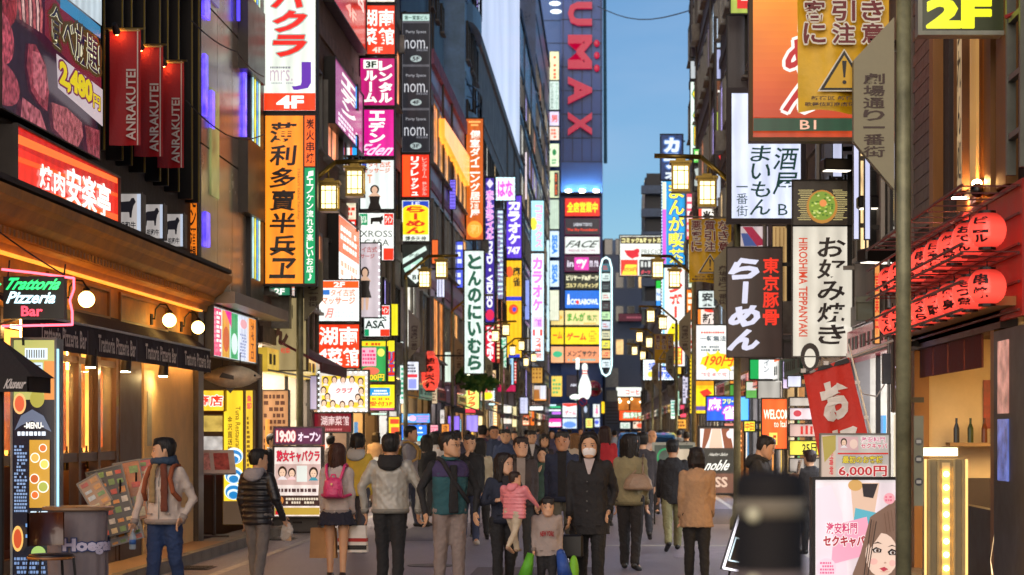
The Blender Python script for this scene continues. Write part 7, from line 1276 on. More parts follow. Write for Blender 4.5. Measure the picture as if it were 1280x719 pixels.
for x, y0, y1, an, c, els, lab in ((150, 583, 668, -14, '#4a463e', 1, 'dark menu board with photo rows leaning by the trattoria window'), (128, 594, 632, -30, '#c08a5a', 2, 'small tilted food photo menu in front of the dark board'), (170, 576, 650, -10, '#b8743a', 3, 'orange food poster board behind the dark menu board'), (188, 574, 612, -6, '#c85a4a', 4, 'red and white leaflet board next to the beige pillar'), (160, 626, 678, -16, '#8e8a84', 5, 'glossy magazine rack leaning under the dark menu board')):
    Yb = 20.6+.8*(x-128)/60 if els != 2 else 19.6; k_ = Yb/F; z0 = max(.13, zat(y1, Yb)); t = thing('menu_board', lab, 'menu board', (at(x, 600, Yb).x, Yb, z0), math.radians(12), 'menu boards leaning on the trattoria front'); hb_ = (y1-y0)*k_; wb = {1: .36, 2: .2, 3: .26, 4: .24, 5: .34}[els]
    R_ = Matrix.Rotation(math.radians(an), 4, 'Y') @ Matrix.Rotation(math.radians(-12), 4, 'X')
    obj('board', MB().box(-wb/2, wb/2, -.012, .012, 0, hb_).xf(R_), paint(c, .35, var=.3, scale=8), t)
    cs = ['#e0c890', '#c84a2c', '#d8d4c8', '#7a9a4a', '#e89a3a']; r_ = random.Random(els); g_ = {q: MB() for q in cs}
    nx_, nz_ = (4, 7) if els in (1, 5) else (2, 4)
    for i in range(nx_):
        for j in range(nz_):
            q = r_.choice(cs); g_[q].box(-wb/2+wb*(i+.15)/nx_, -wb/2+wb*(i+.85)/nx_, -.018, -.0125, hb_*(j+.2)/nz_, hb_*(j+.2+r_.uniform(.3, .65))/nz_)
    for q, mm in g_.items():
        if mm.v: obj('photo', mm.xf(R_), paint(q, .35, var=.4, scale=20), t)['kind'] = 'stuff'
    obj('frame', MB().box(-wb/2-.015, -wb/2, -.02, .015, 0, hb_).box(wb/2, wb/2+.015, -.02, .015, 0, hb_).box(-wb/2-.015, wb/2+.015, -.02, .015, hb_, hb_+.015).xf(R_), paint('#5a5248', .3, .7), t); obj('foot', MB().tube((0, .18, 0), (0, .05, hb_*.8), .01, n=5), dk, t)
t = thing('stone_step', 'low stone step along the trattoria front', 'step', (XL+.3, 19.5, 0)); obj('step_slab', MB().box(-.3, .32, 0, 8.7, 0, .13), paint('#8a6a48', .6, bump=.3), t); 
# block C street level
sign('beige lit board with a big brush kana behind the left lamp post', (330, 372, 385, 464), [('v', 'ん', 341, 400, 362, 434, '#40281c', {'b': .06, 'shear': .2}), ('h', '豊後', 344, 396, 356, 402, '#d8503c'), ('h', '旬菜', 352, 435, 364, 442, '#d8503c'), ('o', 337, 421, 2.4, 2.4, '#fffbe0', {'e': 4}), ('o', 340, 451, 2.4, 2.4, '#fffbe0', {'e': 4})], '#9c8a60', .7, Y=35.4, frame='#5a5040', group=G1)
sign('small green 2F sign under the orange kanji sign', (326, 360, 364, 370), [('h', '2F', 344, 361, 357, 369, WHT, {'b': .04})], '#2a7a58', .9, Y=35.0, fw=.4, group=G1)
sign('tan price list board with dark rows behind the two men in suits', (329, 488, 362, 600), [('l', 331, 492, 360, 594, 13, '#5a3220')], '#c08a5c', .7, Y=35.6, fw=.6, group=None)
t = thing('shop_awning', 'sloping maroon awning over the price list board', 'awning', (XL+.1, 35.2, 2.9)); obj('canvas', MB().add([(0, 0, .4), (0, 3.4, .4), (.75, 3.4, .0), (.75, 0, .0), (0, 0, .35), (0, 3.4, .35), (.75, 3.4, -.05), (.75, 0, -.05)], [(0, 3, 2, 1), (4, 5, 6, 7), (0, 4, 7, 3), (3, 7, 6, 2), (1, 2, 6, 5)]), paint('#6a3038', .7, bump=.3), t); obj('valance', MB().box(.74, .77, 0, 3.4, -.18, .0), paint('#5a2630', .7), t)
st = sign('purple opening hours board on top of the girls bar stand', (344, 534, 405, 556), [('h', '19:00', 347, 538, 371, 553, '#f4e0d8', {'b': .05, 'o': '#b0283c'}), ('h', 'オープン', 374, 540, 402, 552, '#f0d8e8', {'b': .05})], '#5a2848', .85, Y=33.1, frame='#7a6a78', group='standing signs on the pavement', arm=False, t=.25)
sign('white girls bar stand sign with red kanji and small portraits', (344, 558, 404, 646), [('h', '熟女キャバクラ', 348, 563, 401, 577, '#d02040', {'b': .06, 'o': '#5a1020', 'ow': .01}), ('r', 346, 580, 402, 606, '#c8a8a0')]+face(355, 590, 7)+face(367, 591, 6, top='#f0c0c0')+[('r', 373, 582, 386, 602, '#d8dcd4')]+face(394, 591, 7, top='#3a8a9a')+[('l', 350, 609, 400, 616, 1, '#4a3030'), ('r', 346, 619, 402, 632, '#3a2420'), ('o', 353, 625, 4, 5, '#c07838'), ('l', 360, 621, 400, 630, 2, '#d8c8b0'), ('r', 346, 634, 402, 643, '#b09038'), ('r', 347, 638, 358, 643, '#c01c2c')], '#e8d8d0', .85, Y=33.1, frame='#4a4848', fw=1.2, group='standing signs on the pavement', arm=False, t=.3)
t = thing('sign_base', 'grey ballast box carrying the girls bar stand', 'sign base', at(374, 668, 33.2)); t.location.z = 0; obj('box', MB().box(-.42, .42, -.18, .22, 0, .27), paint('#4a4846', .5), t, bevel=.02); obj('handle', MB().box(-.08, .08, -.2, -.18, .16, .19), dk, t)
# red paper lantern of the left side
t = thing('paper_lantern', 'tall red paper lantern with black kanji hanging on the left', 'lantern', at(538, 488, 62)); k_ = 62/F
obj('lantern_body', MB().lathe((0, 0, 0), [(5.5*k_, 0), (9*k_, 4*k_), (11*k_, 12*k_), (11.4*k_, 22*k_), (11*k_, 32*k_), (9*k_, 40*k_), (6*k_, 43*k_)], 18), glow('#f04838', 1.0), t, True)
obj('cap', MB().lathe((0, 0, 43*k_), [(6*k_, 0), (6*k_, 2*k_), (4*k_, 6*k_)], 14), glow('#d84a3a', .8), t); obj('base_ring', MB().lathe((0, 0, -2*k_), [(6*k_, 0), (6*k_, 2*k_)], 14), dk, t)
v, f = glyphs('博', .06)
mb = MB()
for j, c in enumerate('博多天神'):
    v, f = glyphs(c, .06); mn, mx = v.min(0), v.max(0)
    mb.add([(11.8*k_*math.sin((a-.5)*1.1), -11.8*k_*math.cos((a-.5)*1.1), (37-9.6*j-8.6*(1-b))*k_+3*k_) for a, b in (v-mn)/(mx-mn)], f)
obj('lettering', mb, paint('#1a0e0c', .6), t)
for k in range(8): obj('rib', MB().lathe((0, 0, (3+5*k)*k_), [((9.9 if k in (0, 7) else 11.2+.2)*k_, 0), ((9.9 if k in (0, 7) else 11.4)*k_, .4*k_)], 18), glow('#c03428', .8, sample=False), t)
# globe lamp, plants and little things far left
t = thing('globe_lamp', 'glowing globe above the yellow green sign, ringed with leaves', 'wall lamp', at(585, 474, 82.6)); obj('globe', MB().ball((0, 0, 0), .25, 14, 10), glow('#fffbd0', 2.8), t, True); obj('arm', MB().tube((0, .0, .2), (-.5, 0, .35), .03, n=6), dk, t)
def leaves(label, x0, y0, x1, y1, Y, n=160, seed=1, sz=.14):
    t = thing('hanging_plant', label, 'plant', at((x0+x1)/2, y1, Y)); r = random.Random(seed); k = Y/F; W_, H_ = (x1-x0)*k, (y1-y0)*k; g = [MB(), MB()]
    for i in range(n):
        a = r.uniform(0, 2*PI); q = r.random()**.5; p = Vector((math.cos(a)*q*W_/2, r.uniform(-.5, .5), H_/2+math.sin(a)*q*H_/2)); d = Vector((r.uniform(-1, 1), r.uniform(-1, 1), r.uniform(-1, .4))).normalized(); s_ = d.cross(Vector((0, 1, .2))).normalized()*sz*.3
        g[i % 2].add([p, p+d*sz*.5+s_, p+d*sz, p+d*sz*.5-s_], [(0, 1, 2, 3)])
    for gg, c in zip(g, ('#2f6a2a', '#5f8a3a')): o = obj('leaves', gg, paint(c, .6), t); o['kind'] = 'stuff'
    obj('stem', MB().tube((-W_/2, 0, H_/2), (W_/2, 0, H_/2), .02, n=5), paint('#3a2c1c', .8), t)
leaves('garland of green leaves between the hiragana sign and lamp post', 573, 470, 622, 484, 80, 240, 3, .3)
leaves('leafy plant hanging by the upper left of the yellow green sign', 563, 456, 582, 476, 78, 130, 4, .3)
# ---------------------------------------------------------------- right foreground: lantern shop
wall_d = paint('#3a302b', .7, var=.3, bump=.3, bscale=14); ochre2 = paint('#8f5f26', .5, var=.3, scale=3, stretch=(1, 1, .15))
lr = thing('restaurant_building', 'dark and ochre timber restaurant front under two rows of red lanterns', 'building', (XR, 13.8, 0))
wobj('wall', MB().box(XR+.02, XR+8, 13.8, 23.4, 3.85, 24), wall_d, lr)
wobj('ceiling', MB().box(XR+.1, XR+5, 14, 23.4, 2.75, 3.8), paint('#4a3a2c', .7), lr); wobj('floor', MB().box(XR, XR+5, 14, 23.4, 0, .1), paint('#5a4434', .5), lr)
wobj('inner_wall', MB().box(XR+.1, XR+5, 23.0, 23.3, .1, 2.75), paint('#c9b28a', .7, var=.12), lr); wobj('inner_wall', MB().box(XR+3.2, XR+3.4, 15, 23, .1, 2.75), paint('#b89a6c', .7), lr)
wobj('dado', MB().box(XR+.12, XR+3.2, 22.9, 22.99, .1, 1.15), paint('#3a2a20', .5), lr)
wobj('shelf', MB().box(XR+.3, XR+3.0, 22.6, 22.9, 1.52, 1.56), paint('#8a6a40', .5), lr)
for x in (.75, 1.05): wobj('poster', MB().box(XR+x, XR+x+.26, 22.975, 22.985, 1.72, 2.28), paint('#8a2a16', .5, var=.5, scale=9), lr)
for k in range(16): wobj('bottle', MB().lathe((XR+.4+.16*k, 22.75, 1.56), [(.035, 0), (.035, .16), (.014, .22), (.014, .28)], 8), paint(random.choice(['#2a3a1c', '#5a2a12', '#d8d0b0', '#1c2a3a']), .2), lr)
for k in range(7): wobj('menu_strip', MB().box(XR+1.5+.17*k, XR+1.62+.17*k, 22.96, 22.975, 1.95, 2.35), paint(random.choice(['#d8c8a0', '#c8b888', '#e0d4b4']), .7, var=.5, scale=30), lr)
for k in range(4): wobj('noren_panel', MB().box(XR-.02, XR+.0, 19.0+.95*k, 19.0+.95*k+.9, 2.3, 2.62), paint('#5a1c14', .8, bump=.4), lr)
wobj('counter', MB().box(XR+1.0, XR+1.5, 18.6, 22.2, .1, 1.05), paint('#6a3c1c', .4, coat=.3), lr)
for k in range(3): wobj('stool', MB().lathe((XR+.65, 19.2+1.1*k, .1), [(.03, 0), (.03, .6), (.16, .62), (.16, .66)], 12), paint('#2a1c14', .5), lr)
for k in range(3): wobj('pendant_lamp', MB().ball((XR+1.2, 19.0+1.3*k, 2.2), .09, 10, 7).tube((XR+1.2, 19.0+1.3*k, 2.28), (XR+1.2, 19.0+1.3*k, 2.75), .008, n=4), glow('#ffc878', 12), lr)
wobj('inner_spotlight', MB().tube((XR+.75, 21.5, 2.72), (XR+.72, 21.7, 2.5), .06, .07, n=10), paint('#d8d0c0', .4), lr); wobj('inner_lamp', MB().box(XR+.6, XR+2.6, 18, 21, 2.72, 2.745), glow('#ffd28a', 9), lr)
wobj('header_beam', MB().box(XR-.06, XR+.1, 17.9, 23.4, 2.62, 2.78), paint('#3c2414', .5), lr); wobj('canopy_beam', MB().box(XR-.25, XR+.02, 17.2, 23.4, 2.42+.36, 2.5+.36), paint('#a87a3e', .5), lr)
for y, w_ in ((22.95, .4), (18.25, .16)): wobj('post', MB().box(XR-.05, XR+.12, y, y+w_, 0, 2.62), ochre2, lr)
wobj('low_wall', MB().box(XR, XR+.1, 18.4, 20.2, 0, .95), paint('#2a211c', .5), lr)
wobj('shutter_post', MB().box(XR-.06, XR+.3, 16.6, 18.2, 0, 2.6), paint('#2c2522', .4, .4), lr)
wobj('lit_strip', MB().box(XR-.075, XR-.061, 17.5, 17.95, 1.85, 2.5), glow('#c88a7a', .5, .6, 6), lr); wobj('lit_strip', MB().box(XR-.075, XR-.061, 17.5, 17.95, 1.25, 1.8), glow('#6a7ac8', .4, .7, 6), lr)
# upper front
for k, (ya, yb, c) in enumerate(((22.3, 23.35, None), (21.4, 21.65, 1), (20.4, 20.6, 2), (18.9, 19.25, 1), (18.2, 18.5, 1), (17.5, 17.95, 1))):
    if c: wobj('post', MB().box(XR-.09, XR+.04, ya, yb, 3.87, 6.8), ochre2 if c == 1 else wall_d, lr)
wobj('ochre_panel', MB().box(XR-.03, XR+.02, 18.2, 20.3, 3.87, 6.8), paint('#a56c24', .5, var=.3, scale=2, stretch=(1, 1, .3)), lr)
bm_ = MB().box(-.01, .0, 0, .30, 0, .14).mesh('wall_tile'); bm_.materials.append(paint('#4b3c38', .5, var=.3, bump=.2))
for j in range(18):
    for k in range(5): o = bpy.data.objects.new('wall_tile', bm_); C.objects.link(o); o.parent = lr; o.location = (0.01, 7.9+.31*k+(.15 if j % 2 else 0), 4.0+.15*j)
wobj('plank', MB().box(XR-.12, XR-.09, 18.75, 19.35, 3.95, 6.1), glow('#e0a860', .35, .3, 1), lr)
v_els = [('v', 'りれん処', 0, 0, 26, 170, '#2a1a10', {'lit': False, 'b': .02, 'shear': .15}), ('v', '居酒屋炭火', 32, 10, 42, 120, '#5a3a20', {'lit': False})]
bd_ = sign('tall cream cloth board with black brush kana lit from below', (-4, -4, 50, 180), v_els, '#d8b888', .42, wall=('R', 18.85, 19.3, 3.98, 5.85, .18), frame='#6a4420', fw=1, t=.04, name='name_board', group=None)
t = thing('spotlight', 'round black spotlight under the cream name board', 'spotlight', at(1222, 238, 18.6)); obj('housing', MB().ball((0, 0, 0), .07, 14, 10), paint('#0d0c0c', .25), t, True); obj('bracket', MB().path([(0, 0, .05), (.05, .1, .12), (.35, .2, .1)], .012, 6), dk, t); obj('lens', MB().tube((0, .02, .05), (0, .04, .075), .045, n=12), glow('#ffc070', 120), t)
t = thing('spotlight', 'small flat lit downlight left of the round black spotlight', 'spotlight', at(1200, 247, 19.6)); obj('housing', MB().lathe((0, 0, 0), [(.10, 0), (.09, .03), (.03, .08)], 14), dk, t, True); obj('lens', MB().lathe((0, 0, -.01), [(.085, 0), (.085, .008)], 14), glow('#ffb8a0', 40), t)
# red lit lattice wall and lanterns
t = thing('lantern_rack', 'red lattice rack on a red back board holding the paper lanterns', 'lantern rack', (XR-.12, 16.6, 2.7))
obj('back_board', MB().box(.06, .10, .35, 6.6, -.02, 1.15), paint('#b82a1e', .5, var=.2), t)
m = MB()
for z in (.02, .26, .50, .58, .84, 1.08): m.box(-.46, -.44, .35, 6.6, z, z+.02); m.box(.02, .04, .35, 6.6, z, z+.02)
for k in range(13): m.box(-.46, .05, .4+.5*k, .412+.5*k, .52, .532).box(-.46, .05, .4+.5*k, .412+.5*k, 1.08, 1.092)
obj('lattice', m, paint('#5a1812', .5), t)
def lantern_paper():
    if 'lp' in _m: return _m['lp']
    m = glow('#fa4a3c', 1.3, .10, 4).copy(); nt = m.node_tree; N = nt.nodes; L = nt.links; b = N['Principled BSDF']; b.inputs['Base Color'].default_value = (.55, .03, .02, 1)
    tc = N.new('ShaderNodeTexCoord'); gr = N.new('ShaderNodeTexGradient'); gr.gradient_type = 'SPHERICAL'; mp = N.new('ShaderNodeMapping'); mp.inputs['Scale'].default_value = (.01, .01, 5.6); mp.inputs['Location'].default_value = (0, 0, .12)
    L.new(tc.outputs['Object'], mp.inputs[0]); L.new(mp.outputs[0], gr.inputs[0]); r = N.new('ShaderNodeMapRange'); r.inputs['From Min'].default_value = .1; r.inputs['From Max'].default_value = .72; r.inputs['To Min'].default_value = .10; r.inputs['To Max'].default_value = .58; L.new(gr.outputs['Fac'], r.inputs['Value']); L.new(r.outputs[0], b.inputs['Emission Strength'])
    _m['lp'] = m; return m
def paper_lantern(label, x, y, z, chars, r=.165):
    t = thing('paper_lantern', label, 'lantern', (x, y, z), 0, 'red paper lanterns in two rows')
    pr = []
    for j in range(15):
        a = -PI/2+PI*(j+.6)/15.2; q = math.cos(a)**.75*r; pr.append((q, math.sin(a)*.155)); pr.append((q*.985, math.sin(a)*.155+.006))
    obj('lantern_body', MB().lathe((0, 0, 0), pr, 22), lantern_paper(), t, True)
    obj('ring', MB().lathe((0, 0, .145), [(.075, 0), (.075, .022)], 14), paint('#1c100e', .4), t); obj('ring', MB().lathe((0, 0, -.165), [(.075, 0), (.075, .022)], 14), paint('#1c100e', .4), t); obj('hook', MB().tube((0, 0, .16), (0, 0, .22), .006, n=5), dk, t)
    mb = MB(); n = len(chars)
    for j, c in enumerate(chars):
        v, f = glyphs(c, .05); mn, mx = v.min(0), v.max(0); sz = np.maximum(mx-mn, .5)
        for_ = []
        for a, b in (v-mn)/sz:
            th = -PI/2-.55+(a-.5)*.85; zz = .115-.23*(j+.08+(1-b)*.84)/n; rr_ = r*max(.2, (1-(zz/.16)**2))**.38+.004; for_.append((rr_*math.cos(th), rr_*math.sin(th), zz))
        mb.add(for_, f)
    obj('lettering', mb, paint('#2a0c10', .6), t)
    return t
order = ('nearest', 'second', 'third', 'fourth', 'fifth', 'sixth', 'seventh', 'eighth', 'ninth', 'farthest')
ws = ['ビール', 'おでん', '焼鳥', '日本酒', '串焼', 'もつ煮', '刺身', '焼酎', '天ぷら', '鍋']
for rw, (z, nm) in enumerate(((3.40, 'upper'), (2.92, 'lower'))):
    for k in range(8): paper_lantern('red paper lantern, %s in the %s row' % ((order[k] if k < 7 else 'farthest')+('' if k in (0, 7) else ' from the near end'), nm), 3.24, 16.95+.80*k, z, ws[(k+rw*4) % 10])
# 2F sign and things high up
sign('dark sign with thick yellow 2F lettering in a pale steel frame', (1146, -6, 1265, 46), [('h', '2F', 1156, 2, 1236, 38, '#e6e61c', {'b': .09})], '#262a14', .85, Y=17.7, frame='#8f9286', fw=4, t=.2, side='R', group=G2)
t = thing('wall_ladder', 'grey steel ladder frame at the upper right edge', 'steel frame', (XR-.12, 17.2, 3.9)); m = MB().box(-.03, .05, -.04, .02, 0, 4).box(-.03, .05, -.6, -.54, 0, 4)
for k in range(7): m.box(-.02, .04, -.55, -.03, .3+.5*k, .35+.5*k)
obj('frame_bars', m, paint('#6a6c64', .4, .5), t); obj('red_valve', MB().tube((-.05, -.1, 1.35), (.15, -.3, 1.4), .02, n=6), paint('#a02a20', .4), t)
for px, py, Y_, rz_, lab in ((1096, 322, 24.5, .4, 'dark floodlight on an arm above the lowest lanterns'), (1092, 255, 26.5, 0, 'broad dark floodlight beside the street name board'), (1046, 208, 28.2, .2, 'dark lamp on a long arm above the pancake photo board')):
    t = thing('floodlight', lab, 'floodlight', at(px, py, Y_), rz_); obj('housing', MB().box(-.22, .22, -.12, .12, -.06, .10), paint('#171310', .4, .4), t, bevel=.02); obj('lens', MB().box(-.18, .18, -.09, .09, -.07, -.061), glow('#fff4e0', 1.6), t); obj('arm', MB().path([(.1, 0, .05), (.5, .3, .12), (1.2, .6, .12)], .018, 6), dk, t)
t = thing('junction_box', 'grey metal junction box with a cable by the red banner', 'junction box', at(1111, 480, 23.6)); obj('box', MB().box(-.08, .08, -.05, .05, 0, .36), paint('#5c6470', .4, .5), t, bevel=.01); obj('cable', MB().path([(-.05, -.02, 0), (-.15, -.05, -.15), (-.3, -.05, -.12), (-.42, -.02, .02)], .008, 5), paint('#bdbdbd', .5), t); obj('conduit', MB().tube((0, 0, .36), (0, 0, 1.5), .02, n=6).tube((0, 0, 0), (0, 0, -1.9), .02, n=6), paint('#6a6a6a', .4, .5), t)
sign('narrow brown board with lilac neon script beside the lamp post', (1115, 415, 1134, 515), [('v', 'つなぎ', 1118, 420, 1131, 490, '#dcd0ff', {'b': .06, 'e': 1.5, 'shear': .2})], '#3a241e', .6, Y=22.6, frame='#1f1816', fw=.6, side='R', group=G2)
t = thing('plastic_box', 'greenish grey plastic service box on a dark wall bracket', 'service box', at(1086, 402, 25.5)); obj('box', MB().box(-.17, .17, -.08, .08, 0, .30), paint('#5e6252', .4), t, bevel=.02); obj('lid', MB().box(-.175, .175, -.1, .085, .24, .315), paint('#6a6e5e', .4), t)
t = thing('notice_plate', 'narrow metal plate with two round stickers on the nearest lamp post', 'notice plate', at(1146, 632, 15.65)); k_ = 15.65/F; obj('plate', MB().box(-6*k_, 6*k_, -.10, -.085, 0, 112*k_), paint('#77745e', .4, .3), t)
for zz, c in ((58, '#3a3a38'), (30, '#2c2c30'), (80, '#55524a')): obj('sticker', MB().tube((0, -.101, zz*k_), (0, -.103, zz*k_), 5*k_, n=16), paint(c, .5, var=.6, scale=60), t); obj('sticker_print', MB().box(-3*k_, 3*k_, -.105, -.1035, (zz-2)*k_, (zz+2)*k_), paint('#b8b4a8', .5), t)
t = thing('post', 'thin white edged grey post right of the beauty light box', 'post', at(1131, 720, 16.6)); t.location.z = 0; obj('pole', MB().box(-.035, .035, -.035, .035, 0, 2.55), paint('#8c8c88', .35, .6), t); obj('edge_light', MB().box(-.012, .012, -.042, -.036, 1.5, 3.3), glow('#e8e4ff', 1.2), t)
# red hanging banner
t = thing('hanging_banner', 'tilted red cloth banner with white brush kana on a white rod', 'banner', at(1050, 590, 18.2)); k_ = 18.2/F
A_, B_, C_, D_ = (1004, 466), (1061, 447), (1091, 572), (1028, 596); nx, nz = 14, 18; m = MB()
def bil(u, v): return ((A_[0]*(1-u)+B_[0]*u)*(1-v)+(D_[0]*(1-u)+C_[0]*u)*v, (A_[1]*(1-u)+B_[1]*u)*(1-v)+(D_[1]*(1-u)+C_[1]*u)*v)
dp = lambda u, v: .028*math.sin(u*8+v*5)*v+.01*math.sin(u*17)
m.add([((bil(i/nx, j/nz)[0]-1050)*k_, dp(i/nx, j/nz), (590-bil(i/nx, j/nz)[1])*k_) for j in range(nz+1) for i in range(nx+1)], [(j*(nx+1)+i, (j+1)*(nx+1)+i, (j+1)*(nx+1)+i+1, j*(nx+1)+i+1) for j in range(nz) for i in range(nx)]); obj('cloth', m, paint('#d23020', .65, var=.12, bump=.3), t, True)
def bt(s, u0, v0, u1, v1):
    v, f = glyphs(s, .07); mn, mx = v.min(0), v.max(0); return MB().add([((bil(u0+(u1-u0)*a, v1+(v0-v1)*b)[0]-1050)*k_, dp(u0+(u1-u0)*a, v1+(v0-v1)*b)-.012, (590-bil(u0+(u1-u0)*a, v1+(v0-v1)*b)[1])*k_) for a, b in (v-mn)/(mx-mn)], f)
obj('lettering', bt('お', .24, .16, .84, .54), paint('#ece4da', .6), t); obj('lettering', bt('好', .24, .62, .84, .97), paint('#ece4da', .6), t)
obj('black_hem', MB().add([((bil(0, 0)[0]-1050)*k_, -.005, (590-bil(0, 0)[1])*k_), ((bil(1, 0)[0]-1050)*k_, -.005, (590-bil(1, 0)[1])*k_), ((bil(1, .04)[0]-1050)*k_, -.012, (590-bil(1, .05)[1])*k_), ((bil(0, .03)[0]-1050)*k_, -.012, (590-bil(0, .02)[1])*k_)], [(0, 3, 2, 1)]), paint('#1c1412', .6), t)
obj('rod', MB().tube(((1012-1050)*k_, -.02, (590-466)*k_), ((1122-1050)*k_, .3, (590-424)*k_), .012, n=6).tube(((1060-1050)*k_, -.02, (590-430)*k_), ((1100-1050)*k_, .0, (590-590)*k_), .010, n=6), paint('#c8c4bc', .4, .3), t)
m = MB()
for u in (.0, .5, 1): q = bil(u, 0); m.box((q[0]-1050-3)*k_, (q[0]-1050+3)*k_, -.02, .02, (590-q[1])*k_, (590-q[1]+5)*k_)
for v in (.25, .6, .95): q = bil(1, v); m.box((q[0]-1050)*k_, (q[0]-1050+6)*k_, -.02, .02, (590-q[1]-2)*k_, (590-q[1]+2)*k_)
obj('tab', m, paint('#ddd6cc', .6), t)
# price placard and beauty light box
sign('price placard with a big red 6,000 yen line on silver', (1025, 543, 1111, 599), [('r', 1026, 544, 1044, 598, '#c8b0a0'), ('w', '回転情報', 1036, 548, 1041, 594, '#c83a40', {'b': .04}), ('p', [(1027, 546), (1044, 544), (1044, 562), (1030, 578)], '#a89440'), ('r', 1047, 546, 1072, 563, '#c8a0a0')]+face(1054, 553, 5)+[('o', 1066, 555, 5, 6, '#e0c0b0'), ('h', '激安料門', 1075, 546, 1105, 553, '#c86a8a', {'b': .04, 'o': WHT}), ('h', 'セクキャバ', 1075, 554, 1108, 561, '#c84a6a', {'b': .04, 'o': WHT}), ('r', 1046, 566, 1109, 568, '#c8241c'), ('h', '最初のお客様', 1052, 570, 1102, 579, '#d8c030', {'b': .06, 'o': '#6a5a3a'}), ('h', '6,000円', 1047, 582, 1107, 596, '#b81c28', {'b': .06, 'o': '#f0d8d0'})], '#bcb4ac', .62, Y=17.5, frame='#7a746c', fw=.8, t=.06, group='standing signs on the pavement', arm=False)
bx = [('r', 1018, 603, 1118, 735, '#e8d8dc'), ('p', [(1018, 610), (1036, 606), (1050, 640), (1058, 735), (1018, 735)], '#ead0d8'), ('p', [(1060, 603), (1096, 603), (1090, 640), (1076, 668), (1064, 650)], '#d8b49c'), ('o', 1066, 606, 9, 7, '#c89a58'), ('p', [(1066, 634), (1092, 640), (1084, 672), (1062, 664)], '#58a8b8'), ('p', [(1074, 604), (1094, 604), (1088, 622), (1076, 620)], '#241c22'), ('p', [(1040, 655), (1080, 645), (1088, 690), (1036, 704)], '#eaa0b6'), ('h', '激安料門', 1030, 652, 1068, 666, '#c83a6a', {'b': .05, 'o': '#f4e4e4'}), ('h', 'セクキャバ', 1026, 668, 1078, 682, '#a82a3a', {'b': .05, 'o': '#f4e4e4'}), ('o', 1030, 708, 12, 12, '#f0c8d4'), ('l', 1022, 700, 1040, 716, 4, '#d86a90'),
      ('p', [(1084, 645), (1118, 622), (1118, 735), (1070, 735), (1062, 716), (1072, 690)], '#7a5c4c'), ('o', 1098, 692, 20, 27, '#e4c4b0'), ('p', [(1080, 670), (1100, 648), (1118, 652), (1118, 672), (1098, 664), (1084, 684)], '#7a5c4c'), ('o', 1088, 700, 5, 4, '#e8b0a4'), ('o', 1111, 702, 4, 4, '#e8b0a4'), ('p', [(1086, 685), (1091, 682), (1098, 685), (1097, 689), (1088, 689)], '#1c1414'), ('p', [(1105, 688), (1110, 684), (1117, 687), (1116, 692), (1107, 692)], '#1c1414'), ('o', 1092, 686.4, 3.4, 2.2, '#d8ccc4'), ('o', 1092.4, 686.4, 2, 2.1, '#5a3a2c'), ('o', 1111, 689, 3.2, 2.2, '#d8ccc4'), ('o', 1111.3, 689, 1.9, 2.1, '#5a3a2c'), ('o', 1092.4, 686.4, 1, 1, '#120c0a'), ('o', 1111.3, 689, 1, 1, '#120c0a'), ('p', [(1104, 682), (1110, 679), (1117, 682), (1110, 680.6)], '#3a241c')]+[('p', [(1084+3*q, 648+q), (1085.2+3*q, 648+q), (1074+2*q, 735), (1072.6+2*q, 735)], '#6a4c3c' if q % 2 else '#33231c') for q in range(3)]+[('p', [(1100+4*q, 640-q*2), (1101+4*q, 640-q*2), (1104+4*q, 664-q), (1103+4*q, 664-q)], '#6a4c3c') for q in range(4)]+[('o', 1101, 712, 6, 1.2, '#d8b09c'), ('p', [(1085, 678), (1092, 675), (1098, 678), (1092, 677)], '#3a241c'), ('p', [(1094, 708), (1100, 706), (1105, 709), (1099, 712)], '#b83a4a'), ('o', 1101, 701, 1.6, 1, '#b8907c'), ('o', 1106, 622, 7, 7, '#e8a0a8'), ('l', 1101, 618, 1111, 626, 2, '#d86a80'), ('p', [(1050, 735), (1062, 716), (1080, 726), (1096, 735)], '#26282c')]
sb = sign('tall light box poster with a young woman\'s face and pink lettering', (1014, 597, 1122, 800), bx+[('r', 1018, 735, 1118, 796, '#d8a8b8'), ('l', 1024, 742, 1112, 790, 4, '#b83a60')], '#e4d8d8', .72, Y=17.4, frame='#1c1a1a', fw=2.4, t=.32, group='standing signs on the pavement', arm=False)
# bulb column
t = thing('bulb_column', 'tall cream light column with one line of amber bulbs by the doorway', 'light column', (at(1180, 700, 17.6).x, 17.6, .1)); k_ = 17.6/F; hc = zat(574, 17.6)-.1
obj('casing', MB().box(-.17, .17, -.10, .12, 0, hc), paint('#8c7c58', .45), t); obj('channel', MB().box(-.035, .035, -.104, -.10, 0, hc-.03), paint('#d8c088', .4), t); obj('side_rib', MB().box(-.16, -.14, -.12, -.1, 0, hc).box(-.08, -.06, -.12, -.1, 0, hc).box(.06, .08, -.12, -.1, 0, hc).box(.14, .16, -.12, -.1, 0, hc), paint('#b09a68', .4), t)
for k in range(12): obj('bulb', MB().ball((0, -.125, hc-.13-.118*k), .026, 10, 7), glow('#ffc468', 9, .05, sample=False), t)
obj('edge_tube', MB().box(-.19, -.172, -.12, -.09, 0, hc), glow('#ffc070', 1.3), t); obj('edge_tube', MB().box(.172, .19, -.12, -.09, 0, hc), glow('#ffc070', 1.3), t); obj('top_lamp', MB().box(-.22, .10, -.12, .0, hc+.03, hc+.10), glow('#ffe2a8', 3), t)
t = thing('neon_wire', 'bent warm white neon wire beside the doorway', 'neon', (XR-.02, 18.35, .15)); obj('tube', MB().path([(0, 0, 1.0), (-.02, -.1, .55), (-.02, .05, .35), (-.03, -.08, .2), (-.02, .1, .08)], .012, 6), glow('#ffd8a0', 2), t)
